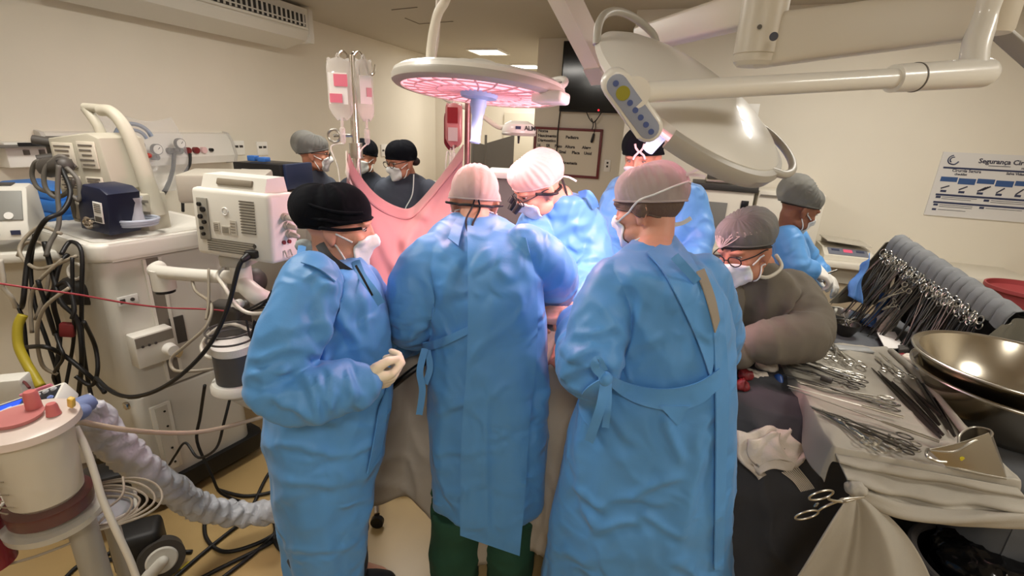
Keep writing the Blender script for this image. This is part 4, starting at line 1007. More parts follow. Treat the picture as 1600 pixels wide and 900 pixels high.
# ------------------------------------------------ the surgeon at the right, back turned
def surgeon_right():
    hd = Head(head_matrix(at(1014, 326, 1.47), 52, 16, 4))
    R = [px_ring(842, 1130, 950, 1.30, .20), px_ring(856, 1128, 880, 1.30, .195), px_ring(874, 1128, 790, 1.30, .185), px_ring(893, 1134, 700, 1.30, .175), px_ring(918, 1136, 620, 1.30, .165), px_ring(946, 1136, 560, 1.30, .15),
         px_ring(958, 1132, 500, 1.30, .145), px_ring(956, 1122, 455, 1.30, .135), px_ring(958, 1100, 420, 1.30, .115), px_ring(978, 1078, 398, 1.34, .085), px_ring(992, 1056, 382, 1.40, .06)]
    aL = A((960, 448, 1.31), (938, 510, 1.24), (922, 572, 1.20), (914, 542, 1.38), (906, 508, 1.54)); aR = A((1096, 440, 1.33), (1112, 500, 1.40), (1106, 560, 1.5), (1060, 565, 1.66))
    base = sum(R[3], V((0, 0, 0))) / len(R[3])
    P = person('surgeon in blue gown with tied waist sash, back turned, right of the centre surgeon', hd,
               [(at(1022, 400, 1.38), .07), (at(1032, 450, 1.31), .105), (at(1035, 560, 1.31), .12), (V((base.x, base.y, .92)), .13)],
               [(aL, [.055, .05, .045, .04, .03]), (aR, [.055, .05, .045, .035])], std_legs(base, 0), skin_fair)
    lines = [(940, 470, 990, 560, .007, 9), (960, 560, 1040, 520, .006, 9), (1000, 470, 985, 580, .006, 8), (1040, 640, 1060, 720, .012, 9), (985, 770, 1062, 738, .010, 8), (900, 760, 950, 790, .012, 8), (955, 778, 1040, 780, .008, 7), (900, 770, 935, 820, .008, 8), (935, 820, 1000, 810, .009, 7),
             (1000, 800, 1065, 830, .008, 7), (1060, 830, 1110, 660, .008, 10), (920, 650, 905, 760, .008, 9), (950, 640, 1000, 690, .007, 9), (880, 860, 930, 880, .006, 8), (1080, 700, 1105, 640, .010, 8), (890, 560, 935, 545, .008, 8), (880, 590, 940, 560, .008, 7), (900, 530, 960, 510, .008, 8), (1050, 870, 1100, 900, .008, 8),
             (1060, 470, 1080, 560, .005, 8), (985, 420, 1010, 480, .005, 8)]
    gm = gown_mesh(R, [(aL, [.074, .078, .08, .076, .066]), (aR, [.074, .076, .072, .058])], lines=lines, fine=.0085, seed=8.1, nf=6, folds=.014, zlo=.15, zhi=.95, axis=(base.x, base.y))
    sf = Surf(gm); link(gm, 'surgical_gown', gownm, P, sharp=180)
    strip(sf, 'collar_flap', gownm, P, [(1010, 395), (1040, 430), (1085, 520), (1110, 590)], [(1055, 368), (1085, 410), (1112, 470), (1124, 520)], off=.010, nu=34, nv=12, edge=.004)
    strip(sf, 'back_gap', mat('undershirt_grey', (150, 140, 126), .9), P, [(1088, 425), (1105, 470), (1117, 520)], [(1100, 420), (1116, 462), (1124, 500)], off=.016, nu=20, nv=6)
    strip(sf, 'side_panel', gownm, P, [(1112, 470), (1118, 600), (1118, 750), (1116, 890)], [(1128, 470), (1138, 600), (1134, 750), (1130, 890)], off=.010, nu=44, nv=8, edge=.004)
    strip(sf, 'waist_sash', gownm, P, [(944, 580), (985, 600), (1040, 608), (1090, 598), (1124, 576)], [(946, 598), (985, 626), (1036, 640), (1090, 634), (1126, 604)], off=.013, nu=44, nv=8, edge=.003)
    strip(sf, 'sash_end', gownm, P, [(1030, 634), (1045, 650), (1058, 664)], [(1078, 634), (1070, 646), (1062, 662)], off=.016, nu=10, nv=6)
    fr = 1.08
    ribbon([at(946, 590, fr), at(930, 575, fr - .02), at(934, 562, fr - .02), at(944, 580, fr - .005)], .02, 'sash_bow', gownm, P)
    strip(sf, 'sash_loop', gownm, P, [(942, 590), (912, 610), (904, 640), (922, 672)], [(944, 604), (936, 630), (934, 655), (930, 684)], off=.022, nu=24, nv=10, edge=.003)
    ribbon([at(946, 592, fr), at(940, 630, fr - .02), at(928, 668, fr - .02), at(920, 690, fr - .01)], .024, 'hanging_tie', gownm, P)
    ribbon([at(950, 594, fr), at(950, 630, fr - .02), at(946, 668, fr - .02)], .018, 'hanging_tie', gownm, P)
    mb = MB(); mb.ball(at(946, 592, fr), (.018, .016, .02)); mb.obj('sash_knot', gownm, P, sharp=180)
    ribbon([at(1054, 400, 1.17), at(1072, 420, 1.16), at(1090, 440, 1.165)], .022, 'neck_tie', gownm, P)
    glove(P, at(890, 494, 1.56), at(848, 492, 1.62) - at(890, 494, 1.56), V((0.1, 0.5, -0.8)), s=.98, curl=(.35, .5, .6, .7), thumb=.6, flip=-1, elbow=at(912, 530, 1.42), mt=mat('glove_thin', (226, 170, 150), .45, sss=.1, bump=.08, bscale=90))
    trousers(P, base, 0, scrubm, top=.25, bot=.06); shoes(P, base, 0)
    # hair below the cap
    cap_shell(hd, 'hair', hairgrey, P, lambda az: 4 - 24 * (1 - math.cos(math.radians(az))) * (0.98), lambda az, t: .004, pleat=.0008, npl=60, seed=3)
    cap_shell(hd, 'bouffant_cap', bouf, P, lambda az: 16 - 9 * (1 - math.cos(math.radians(az))), lambda az, t: .008 + .015 * math.sin(math.pi * min(1, .06 + t)), pleat=.0035, npl=24, seed=5)
    mask_shell(hd, P)
    for s_ in (-1, 1):
        surf_path(hd, [(50 * s_, -4), (75 * s_, 10), (110 * s_, 26), (150 * s_, 30), (180 * s_, 32)], off=.022, parent=P, r=.003)
        surf_path(hd, [(46 * s_, -52), (75 * s_, -42), (110 * s_, -40), (150 * s_, -44), (178 * s_, -46)], off=.014, parent=P, r=.0035)
    q = hd.w(182, 33, .024)
    ribbon([q, q + V((.03, -.01, .018)), q + V((.055, -.015, .045))], .007, 'mask_tie', maskm, P); ribbon([q, q + V((.035, -.01, .0)), q + V((.05, -.02, -.004))], .009, 'mask_tie', maskm, P)
    q = hd.w(178, -46, .016); ribbon([q, q + V((.03, -.02, .012)), q + V((.05, -.03, .03))], .012, 'mask_tie', maskm, P)
surgeon_right()

# ------------------------------------------------ the surgeon opposite, bent over the field
def surgeon_far():
    hd = Head(head_matrix(at(842, 292, 2.02), 108, 34, -6))
    R = [px_ring(815, 928, 500, 2.18, .16), px_ring(812, 932, 440, 2.18, .165), px_ring(810, 936, 390, 2.18, .16), px_ring(814, 934, 350, 2.17, .15), px_ring(830, 928, 325, 2.15, .12), px_ring(855, 912, 308, 2.10, .075)]
    R = [drop(R[0], .25, 1.1), drop(R[0], .7, 1.05)] + R
    aR = A((838, 350, 2.08), (828, 400, 1.98), (838, 440, 1.92), (866, 474, 1.86)); aL = A((918, 350, 2.14), (928, 410, 2.06), (918, 445, 1.98), (900, 468, 1.90))
    base = sum(R[1], V((0, 0, 0))) / len(R[1])
    P = person('surgeon across the table in blue gown, head bowed, loupes and bright bouffant cap', hd,
               [(at(872, 312, 2.10), .07), (at(872, 350, 2.16), .10), (at(870, 440, 2.18), .12), (V((base.x, base.y, .92)), .13)],
               [(aR, [.055, .05, .045, .03]), (aL, [.055, .05, .045, .03])], std_legs(base, math.pi), skin_fair)
    lines = [(830, 340, 900, 330, .006, 6), (860, 370, 920, 345, .007, 7), (840, 400, 880, 380, .007, 6), (890, 430, 930, 400, .009, 7), (820, 430, 860, 420, .008, 6), (885, 340, 930, 380, .006, 7)]
    gm = gown_mesh(R, [(aR, [.07, .078, .075, .055]), (aL, [.07, .075, .075, .055])], voxel=.009, fine=.008, lines=lines, seed=12.4, nf=7, folds=.012, axis=(base.x, base.y))
    link(gm, 'surgical_gown', gownm, P, sharp=180)
    gl = mat('glove_thin', (226, 170, 150), .45)
    glove(P, at(900, 468, 1.90), V((0.02, -0.9, -0.55)), V((-0.6, 0, -0.8)), s=.98, mt=gl, curl=(.5, .6, .7, .7), flip=-1, elbow=at(918, 445, 1.98)); glove(P, at(866, 474, 1.86), V((0.3, -0.8, -0.5)), V((0.3, 0, -0.9)), s=.98, mt=gl, curl=(.5, .6, .7, .7), flip=1, elbow=at(838, 440, 1.92))
    cap_shell(hd, 'bouffant_cap', bouf, P, lambda az: 20 - 14 * (1 - math.cos(math.radians(az))), lambda az, t: .009 + .024 * math.sin(math.pi * min(1, .06 + t)), pleat=.0035, npl=24, seed=7)
    mask_shell(hd, P); eyes(hd, P, .35)
    surf_path(hd, [(-60, 22), (-90, 6), (-120, -8), (-160, -16), (-180, -18)], off=.02, r=.006, name='headlight_strap', mt=strapm, parent=P); surf_path(hd, [(60, 22), (90, 6), (120, -8), (160, -16), (180, -18)], off=.02, r=.006, name='headlight_strap', mt=strapm, parent=P)
    surf_path(hd, [(50, -6), (75, 2), (100, 10), (140, 6), (175, 0)], off=.016, parent=P, r=.0035); surf_path(hd, [(46, -50), (80, -36), (120, -34), (160, -36)], off=.010, parent=P, r=.004)
    g_ = glasses(hd, 'loupe_frame', None, None, strapm, parent=P)
    for s_ in (-1, 1):
        mb = MB(hd.H); mb.cyl((s_ * .031, .112, -.004), (s_ * .027, .150, -.022), .013, .011, n=20); mb.obj('loupe_lens', dark, g_)
    mb = MB(hd.H); mb.cyl((0, .118, .026), (0, .140, .016), .012, n=18); mb.obj('headlight', dark, P)
    q = hd.w(178, -16, .022); ribbon([q, q + V((.02, -.01, -.05)), q + V((.035, -.01, -.11))], .010, 'headlight_cable', strapm, P)
    ribbon([q + V((0, 0, .01)), q + V((.03, -.02, .008)), q + V((.06, -.02, -.006))], .007, 'mask_tie', maskm, P)
    n0 = at(905, 305, 2.05); ribbon([n0, n0 + V((.03, -.03, .012)), n0 + V((.06, -.02, -.02)), n0 + V((.075, 0, -.05))], .03, 'neck_tie', gownm, P)
surgeon_far()

# ------------------------------------------------ the man with the black cap behind
def surgeon_cap():
    hd = Head(head_matrix(at(1003, 246, 2.42), 150, 18, 2))
    R = [px_ring(945, 1098, 460, 2.5, .15), px_ring(942, 1098, 400, 2.5, .155), px_ring(940, 1099, 350, 2.5, .15), px_ring(944, 1097, 312, 2.5, .135), px_ring(960, 1086, 286, 2.49, .10), px_ring(985, 1045, 272, 2.46, .065)]
    R = [drop(R[0], .25, 1.1), drop(R[0], .7, 1.05)] + R
    aR = A((962, 315, 2.45), (948, 360, 2.38), (950, 400, 2.3), (975, 430, 2.15)); aL = A((1080, 310, 2.45), (1090, 360, 2.4), (1080, 405, 2.3), (1040, 430, 2.15))
    base = sum(R[1], V((0, 0, 0))) / len(R[1])
    P = person('tall man in blue gown, black cap with pale ribbon emblem, behind the tilted lamp', hd,
               [(at(1014, 282, 2.46), .075), (at(1018, 320, 2.49), .105), (at(1020, 400, 2.5), .12), (V((base.x, base.y, .92)), .13)],
               [(aR, [.055, .05, .045, .03]), (aL, [.055, .05, .045, .03])], std_legs(base, math.pi), skin_fair)
    gm = gown_mesh(R, [(aR, [.07, .075, .07, .055]), (aL, [.07, .075, .07, .055])], voxel=.011, seed=15.3, nf=7, axis=(base.x, base.y), lines=[(1050, 300, 1070, 370, .007, 8), (945, 350, 965, 380, .008, 6)])
    link(gm, 'surgical_gown', gownm, P, sharp=180)
    cap_shell(hd, 'cloth_cap', capblack, P, lambda az: 18 - 15 * (1 - math.cos(math.radians(az))), lambda az, t: .008 + .022 * math.sin(math.pi * min(1, .1 + t * .75)), pleat=.002, npl=8, seed=9, pole=(180, 82))
    em = mat('emblem_pale', (240, 205, 205), .6)
    for s_ in (-1, 1):
        pts = [(-12 + s_ * 12, 50), (-12 + s_ * 9, 44), (-12 + s_ * 2, 38), (-12 - s_ * 2, 36), (-12 - s_ * 9, 30), (-12 - s_ * 12, 23)]
        surf_path(hd, pts, off=.036, r=.005, name='cap_emblem', mt=em, parent=P)
    mask_shell(hd, P); eyes(hd, P, .5)
surgeon_cap()

# ------------------------------------------------ the scrubbed assistant in the dull gown
def assistant_grey():
    hd = Head(head_matrix(at(1164, 390, 1.74), 122, 20, 8))
    R = [px_ring(1128, 1262, 600, 1.92, .16), px_ring(1124, 1262, 540, 1.92, .165), px_ring(1118, 1258, 490, 1.90, .16), px_ring(1118, 1250, 455, 1.88, .145), px_ring(1130, 1232, 428, 1.86, .11), px_ring(1150, 1204, 412, 1.82, .07)]
    R = [drop(R[0], .25, 1.05), drop(R[0], .6, 1.02)] + R
    aL = A((1232, 452, 1.86), (1256, 490, 1.76), (1262, 522, 1.66), (1225, 532, 1.62), (1190, 536, 1.60)); aR = A((1128, 450, 1.84), (1116, 500, 1.78), (1120, 540, 1.72), (1150, 545, 1.64))
    base = sum(R[1], V((0, 0, 0))) / len(R[1])
    P = person('man in dull olive-grey gown, glasses and net cap, leaning by the instrument tray', hd,
               [(at(1180, 416, 1.82), .072), (at(1184, 460, 1.87), .105), (at(1190, 540, 1.92), .12), (V((base.x, base.y, .9)), .13)],
               [(aL, [.055, .05, .045, .035, .03]), (aR, [.055, .05, .045, .03])], std_legs(base, math.pi), skin_tan)
    lines = [(1150, 450, 1160, 530, .008, 8), (1200, 430, 1190, 520, .007, 9), (1240, 450, 1225, 510, .010, 8), (1215, 500, 1260, 470, .008, 7), (1130, 470, 1150, 520, .007, 8)]
    gm = gown_mesh(R, [(aL, [.075, .082, .08, .07, .06]), (aR, [.075, .08, .075, .06])], voxel=.009, fine=.010, seed=19.8, nf=7, lines=lines, axis=(base.x, base.y))
    link(gm, 'surgical_gown', greygown, P, sharp=180)
    cap_shell(hd, 'hair', hairm, P, lambda az: 20 - 18 * (1 - math.cos(math.radians(az))), lambda az, t: .003, pleat=.0008, npl=50, seed=3)
    cap_shell(hd, 'bouffant_cap', boufgrey, P, lambda az: 24 - 15 * (1 - math.cos(math.radians(az))), lambda az, t: .008 + (.018 + .014 * max(0, -math.cos(math.radians(az)))) * math.sin(math.pi * min(1, .06 + t)), pleat=.003, npl=28, seed=11)
    # gathers that fan out from the forehead knot of the cap
    for k in range(11):
        surf_path(hd, [(8, 34), (lerp(-70, 80, k / 10) * .5, 52 + 6 * math.sin(k)), (lerp(-120, 130, k / 10), 50)], off=.024, r=.0018, name='cap_gather', mt=bouf, parent=P, n=6)
    mask_shell(hd, P); eyes(hd, P, .6)
    surf_path(hd, [(-50, -6), (-72, 2), (-84, 8)], off=.005, parent=P, r=.003); surf_path(hd, [(-48, -50), (-72, -30), (-86, -18)], off=.005, parent=P, r=.003)
    surf_path(hd, [(50, -6), (72, 2), (84, 8)], off=.005, parent=P, r=.003)
    glasses(hd, 'spectacles', None, None, strapm, parent=P)
    mb = MB(); c = at(1182, 412, 1.80); mb.tube([c + V((-.07, -.06, -.01)), c + V((0, -.085, -.03)), c + V((.075, -.04, .0)), c + V((.085, .03, .03))], .007, n=10); mb.obj('undershirt_collar', mat('collar_pale', (196, 190, 176), .8), P, sharp=180)
assistant_grey()

# ------------------------------------------------ the helper at the counter
def helper_counter():
    hd = Head(head_matrix(at(1248, 326, 2.62), -88, 24, 0))
    R = [px_ring(1200, 1262, 470, 2.66, .17), px_ring(1204, 1262, 420, 2.66, .17), px_ring(1208, 1258, 390, 2.66, .165), px_ring(1210, 1250, 365, 2.65, .13), px_ring(1216, 1244, 356, 2.63, .07)]
    R = [drop(R[0], .3, 1.1)] + R
    aR = A((1230, 372, 2.54), (1240, 410, 2.47), (1254, 424, 2.44), (1264, 422, 2.44)); aL = A((1240, 370, 2.76), (1262, 405, 2.8), (1280, 425, 2.74))
    base = sum(R[1], V((0, 0, 0))) / len(R[1])
    P = person('helper in blue gown and grey bouffant cap bending over the white counter at the right', hd,
               [(at(1230, 362, 2.63), .066), (at(1230, 390, 2.66), .10), (at(1230, 450, 2.66), .11), (V((base.x, base.y, .9)), .12)],
               [(aR, [.05, .045, .04, .03]), (aL, [.05, .042, .03])], std_legs(base, -math.pi / 2), skin_brown)
    gm = gown_mesh(R, [(aR, [.065, .066, .058, .048]), (aL, [.065, .062, .05])], voxel=.011, seed=23.0, nf=7, axis=(base.x, base.y))
    link(gm, 'surgical_gown', gownm, P, sharp=180)
    wg = mat('glove_white', (222, 218, 210), .5)
    glove(P, at(1264, 422, 2.44), V((.8, -.1, -.25)), V((0, .3, -.9)), s=1.0, mt=wg, curl=(.4, .5, .5, .6), flip=1, elbow=at(1250, 420, 2.46), voxel=.006); glove(P, at(1280, 425, 2.70), V((.3, -.9, -.25)), V((-.3, .3, -.9)), s=1.0, mt=wg, curl=(.4, .5, .5, .6), flip=-1, elbow=at(1262, 405, 2.8), voxel=.006)
    cap_shell(hd, 'bouffant_cap', boufgrey, P, lambda az: 22 - 16 * (1 - math.cos(math.radians(az))), lambda az, t: .008 + (.012 + .05 * max(0, -math.cos(math.radians(az))) ** 1.5) * math.sin(math.pi * min(1, .06 + t)), pleat=.003, npl=24, seed=13)
    cap_shell(hd, 'hair', hairm, P, lambda az: 20 - 17 * (1 - math.cos(math.radians(az))), lambda az, t: .003, seed=3)
    mask_shell(hd, P); eyes(hd, P, .4)
    surf_path(hd, [(50, -6), (72, 2), (84, 8)], off=.005, parent=P, r=.003); surf_path(hd, [(48, -50), (72, -30), (86, -18)], off=.005, parent=P, r=.003)
helper_counter()

# ------------------------------------------------ three masked helpers in dark scrubs behind the screen
def helper(label, hp, yaw, pitch, Rg, sk, cap, arms, seed, extra=None, cap_rim=18):
    hd = Head(head_matrix(at(*hp), yaw, pitch, 0)); R = [px_ring(*q) for q in Rg]
    R = [drop(R[0], .75, 1.0)] + R; base = sum(R[0], V((0, 0, 0))) / len(R[0]); c = lambda i: sum(R[i], V((0, 0, 0))) / len(R[i])
    yr = math.radians(yaw); AA = [A(*q) for q in arms]
    P = person(label, hd, [(c(-1), .068), (c(-3), .10), (c(1), .11), (V((base.x, base.y, .9)), .12)], [(a, [.05, .045, .038, .03][:len(a)]) for a in AA], std_legs(base, yr), sk)
    gm = gown_mesh(R, [(a, [.066, .064, .058, .05][:len(a)]) for a in AA], voxel=.012, seed=seed, nf=7, folds=.004, fine=.005, axis=(base.x, base.y))
    link(gm, 'scrub_top', scrubm, P, sharp=180); trousers(P, base, yr, scrubm, top=.85, bot=.06, voxel=.02); shoes(P, base, yr)
    if cap == 'net': cap_shell(hd, 'bouffant_cap', boufgrey, P, lambda az: cap_rim - 15 * (1 - math.cos(math.radians(az))), lambda az, t: .008 + (.012 + .03 * max(0, -math.cos(math.radians(az)))) * math.sin(math.pi * min(1, .06 + t)), pleat=.003, npl=24, seed=13)
    else: cap_shell(hd, 'cloth_cap', capblack, P, lambda az: cap_rim - 15 * (1 - math.cos(math.radians(az))), lambda az, t: .008 + .016 * math.sin(math.pi * min(1, .1 + t * .8)), pleat=.002, npl=8, seed=9, pole=(180, 82))
    cap_shell(hd, 'hair', hairm, P, lambda az: cap_rim - 2 - 16 * (1 - math.cos(math.radians(az))), lambda az, t: .003, seed=3)
    mask_shell(hd, P); eyes(hd, P, .75)
    for s_ in (-1, 1): surf_path(hd, [(50 * s_, -6), (72 * s_, 2), (84 * s_, 8)], off=.005, parent=P, r=.003); surf_path(hd, [(48 * s_, -50), (72 * s_, -30), (86 * s_, -18)], off=.005, parent=P, r=.003)
    if extra: extra(P, hd)
    return P
def ex1(P, hd):
    glasses(hd, 'spectacles', None, None, strapm, parent=P)
helper('man in dark scrubs, grey net cap and glasses, in profile beside the drip stand', (490, 240, 3.45), -72, 6,
       [(446, 522, 345, 3.55, .13), (444, 520, 310, 3.55, .135), (448, 516, 288, 3.55, .13), (458, 508, 274, 3.54, .10), (474, 500, 264, 3.52, .065)], skin_tan, 'net',
       [[(455, 292, 3.45), (446, 330, 3.4), (470, 350, 3.3)], [(512, 290, 3.62), (524, 325, 3.6), (540, 345, 3.5)]], 31.0, ex1)
def ex2(P, hd):
    mb = MB(hd.H); mb.ball(hd.hit(30, 45, .026), (.016, .006, .02)); mb.obj('cap_badge', white, P, sharp=180)
helper('masked helper in dark scrubs, black cap with white badge, behind the drip stand', (569, 246, 3.75), 168, 4,
       [(533, 612, 350, 3.85, .12), (534, 610, 310, 3.85, .125), (538, 606, 290, 3.85, .115), (548, 592, 276, 3.84, .09), (560, 580, 267, 3.82, .062)], skin_tan, 'black',
       [[(545, 292, 3.8), (534, 330, 3.75), (545, 352, 3.6)], [(600, 292, 3.8), (610, 330, 3.75), (600, 352, 3.6)]], 35.0, ex2)
def ex3(P, hd):
    glasses(hd, 'spectacles', None, None, strapm, parent=P)
    q = MB(); c = hd.H @ V((0, .02, -.13)); q.tube([c + V((.08, -.03, .05)), c + V((.075, -.07, -.08)), c + V((.03, -.1, -.18)), c + V((.02, -.11, -.28))], .004, n=6); q.obj('earphone_cord', maskm, P, sharp=180)
    q = MB(); q.ball(hd.H @ V((.0, -.11, -.03)), (.035, .03, .03)); q.obj('hair_bun', hairm, P, sharp=180)
helper('masked helper in dark scrubs, black cap and glasses, looking down beside the hanging drape', (627, 252, 3.35), 138, 14,
       [(586, 684, 350, 3.45, .12), (588, 682, 318, 3.45, .125), (594, 676, 294, 3.45, .115), (606, 662, 279, 3.44, .09), (622, 644, 270, 3.42, .062)], skin_tan, 'black',
       [[(602, 296, 3.4), (592, 340, 3.35), (610, 355, 3.2)], [(670, 296, 3.4), (682, 340, 3.35), (660, 355, 3.2)]], 39.0, ex3)
# ================================================================== operating table, drapes, drip stands
drapem = mat('drape_taupe', (168, 158, 145), 0.9, var=0.05, vscale=5, bump=0.15, bscale=250, wrinkle=0.25, wscale=6)
drapedark = mat('drape_charcoal', (66, 66, 70), 0.9, var=0.06, vscale=5, bump=0.15, bscale=250, wrinkle=0.25, wscale=6)
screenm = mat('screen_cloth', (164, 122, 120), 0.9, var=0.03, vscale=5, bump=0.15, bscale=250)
steelm = mat('steel', (190, 186, 178), 0.3, 1.0)
brushed = mat('steel_brushed', (176, 170, 158), 0.34, 1.0, bump=0.04, bscale=60)
gauze = mat('gauze', (226, 214, 200), 0.9, var=0.05, vscale=12, bump=0.4, bscale=240, wrinkle=0.3, wscale=14)
bloodm = mat('blood', (112, 26, 30), 0.5, var=.3, vscale=40)
stain = mat('stained_cloth', (168, 120, 108), 0.8, var=0.22, vscale=9, bump=0.3, bscale=120, wrinkle=0.4, wscale=10)
def grid_np(nu, nv, f):
    U, Vv = np.meshgrid(np.linspace(0, 1, nu), np.linspace(0, 1, nv), indexing='ij'); return U, Vv
def sheet_np(P, th, name, mt, parent=None, sharp=180, **k):
    mb = MB(); mb.sheet([[V(q) for q in r] for r in P], th); return mb.obj(name, mt, parent, sharp=sharp, **k)
# --- table
tt = thing('operating_table', RS(-0.2, 1.86, 0), 'operating table with its grey base, hidden under the taupe drape between the surgeons', 'operating table')
mb = MB(ROT); mb.box((-0.2, 1.86, 0.06), (0.9, 0.42, 0.12), bev=0.03); mb.obj('base', lampg, tt)
mb = MB(ROT); mb.box((-0.2, 1.86, 0.5), (0.32, 0.26, 0.8), bev=0.02); mb.obj('column', brushed, tt)
mb = MB(ROT); mb.box((-0.35, 1.90, 0.885), (1.5, 0.44, 0.07), bev=0.025); mb.obj('mattress', dark, tt)
# --- the drape over patient and table: a sheet with patient mound, skirts falling on the near side
nu, nv = 150, 90
U, W_ = np.meshgrid(np.linspace(0, 1, nu), np.linspace(0, 1, nv), indexing='ij')
r_ = -1.06 + 1.12 * U
prof_s = np.interp(W_, [0, .34, .42, .62, .82, .88, 1], [1.47, 1.50, 1.55, 1.86, 2.17, 2.22, 2.25])
hem = 0.24 + 0.08 * np.sin(r_ * 5 + 1) + 0.05 * np.sin(r_ * 13)
prof_z = np.interp(W_, [0, .34, .42, .62, .82, .88, 1], [0, .93, .985, 1.09, .985, .93, .45])
low = np.clip((.34 - W_) / .34, 0, 1); prof_z = np.where(W_ < .34, .93 - low * (.93 - hem), prof_z)
fold = (np.sin(r_ * 17 + 1.3 * np.sin(r_ * 4)) * .6 + np.sin(r_ * 31 + 2) * .4)
prof_s = prof_s - low * (.05 + .045 * fold) 
q = np.stack([r_.ravel() * 4, prof_s.ravel() * 4, prof_z.ravel() * 4], 1); nz = pn(q).reshape(nu, nv); rid = np.clip(1 - 2 * np.abs(pn(q * 1.7 + 9)).reshape(nu, nv), 0, 1) ** 3
prof_z = prof_z + (1 - low) * (.012 * nz + .014 * rid); prof_s = prof_s - low * (.02 * rid)
P_ = np.stack([r_ * RC + prof_s * RSN, -r_ * RSN + prof_s * RC, prof_z], 2)
sheet_np(P_, .004, 'surgical_drape', drapem, label='taupe surgical drape over patient and table, hanging down between the two standing figures', cat='drape')
# stained towels round the opening, and the opening itself
def patch(name, mt, r0, r1, s0, s1, zoff, seed, label, cat, amp=.02, nu=40, nv=30, th=.006, parent=None):
    U, W = np.meshgrid(np.linspace(0, 1, nu), np.linspace(0, 1, nv), indexing='ij')
    r = r0 + (r1 - r0) * U; s = s0 + (s1 - s0) * W
    base = np.interp(s, [1.47, 1.55, 1.86, 2.17, 2.25], [.93, .985, 1.09, .985, .93])
    q = np.stack([r.ravel() * 9, s.ravel() * 9, 0 * r.ravel() + seed], 1)
    z = base + zoff + amp * (pn(q).reshape(nu, nv) + np.clip(1 - 2 * np.abs(pn(q * 1.6 + 4)).reshape(nu, nv), 0, 1) ** 2)
    P = np.stack([r * RC + s * RSN, -r * RSN + s * RC, z], 2)
    return sheet_np(P, th, name, mt, parent, label=label, cat=cat)
patch('surgical_towel', stain, -.86, -.44, 1.53, 1.80, .030, 2.0, 'pink-brown stained towel on the drape beside the gloved fist', 'towel')
patch('surgical_towel', mat('stained_pink', (196, 128, 112), .75, var=.2, vscale=11, bump=.3, bscale=120, wrinkle=.4, wscale=10), -.36, -.02, 1.52, 1.86, .030, 5.0, 'pink stained towel on the table between the middle and right surgeons', 'towel', amp=.025)
f_ = thing('surgical_opening', FIELD, 'open operating field with steel retractor blades between the surgeons', 'operating field')
f0 = RS(-.14, 1.86, 1.15)
mb = MB(T(f0) @ ROT); mb.ball((0, 0, 0), (.11, .08, .018)); me = remesh(mb.bm, .006, 1); co, no = vget(me); vset(me, co + no * (.006 * pn(co * 40))[:, None]); link(me, 'tissue', bloodm, f_, sharp=180)
mb = MB(T(f0) @ ROT)
for s_ in (-1, 1):
    mb.tube([(s_ * .12, -.07, .02), (s_ * .125, 0, .03), (s_ * .12, .07, .02)], .006); mb.box((s_ * .112, 0, 0.0), (.004, .07, .05))
mb.tube([(-.12, .07, .02), (0, .085, .025), (.12, .07, .02)], .006); mb.obj('retractor', steelm, f_)
# dark cable and hanging pouch by the gloved hand
mb = MB(); mb.tube([at(604, 612, 1.56), at(628, 592, 1.57), at(655, 572, 1.60), at(690, 552, 1.66)], .012, n=10); mb.obj('suction_cable', dark, label='black cord slung over the drape edge beside the gloved fist', cat='cord')
mb = MB(); mb.tube([at(612, 500, 1.72), at(613, 530, 1.70), at(616, 556, 1.68)], .014, n=10); mb.ball(at(612, 500, 1.72), .02); mb.obj('cautery_handle', mat('grey_dark', (70, 66, 62), .5), label='dark grey tool handle lying on the stained towel at the left', cat='surgical tool')

# --- charcoal sheet over the foot of the table
nu, nv = 80, 110
U, W = np.meshgrid(np.linspace(0, 1, nu), np.linspace(0, 1, nv), indexing='ij')
x = .34 + .94 * U
Yp = np.interp(W, [0, .18, .34, .44, .52, .62, 1], [1.95, 1.72, 1.52, 1.44, 1.39, 1.365, 1.28]); zp = np.interp(W, [0, .18, .34, .44, .52, .62, 1], [.965, .97, .955, .935, .86, .68, .02])
lowk = np.clip((W - .5) / .5, 0, 1)
Yp = Yp - .03 * lowk * np.sin(x * 21 + np.sin(W * 3)) - .16 * (x - .85); zp = zp + 0 * x
q = np.stack([x.ravel() * 5, Yp.ravel() * 5, zp.ravel() * 5], 1); rid = np.clip(1 - 2 * np.abs(pn(q + 3)).reshape(nu, nv), 0, 1) ** 3
Yp = Yp - .028 * rid * (W > .45); zp = zp + .015 * rid * (W <= .45) + .008 * pn(q * 1.5).reshape(nu, nv)
sheet_np(np.stack([x, Yp, zp], 2), .004, 'foot_drape', drapedark, label='dark charcoal drape falling from the foot of the table beside the instrument tray', cat='drape')
def foot_z(x, Y):
    Yq = Y + .16 * (x - .85); return float(np.interp(-Yq, [-1.95, -1.72, -1.52, -1.44, -1.39, -1.365], [.965, .97, .955, .935, .86, .68]))
def crumple(name, mt, pts, label, cat, th=.02, amp=.02, seed=0, voxel=.006, extra=None, freq=14, parent=None):
    """crumpled cloth: flattened lump through picture points, creased"""
    mb = MB()
    for p, r in pts: mb.ball(p, r if hasattr(r, '__len__') else (r, r, r * .5))
    me = remesh(mb.bm, voxel, 3); co, no = vget(me)
    d = amp * (.6 * pn(co * freq + seed) + np.clip(1 - 2 * np.abs(pn(co * freq * .9 + seed + 7)), 0, 1) ** 2 + .4 * np.clip(1 - 2 * np.abs(pn(co * freq * 2.1 + seed + 3)), 0, 1) ** 2)
    vset(me, co + no * d[:, None]); return link(me, name, mt, parent, sharp=180, label=label, cat=cat)
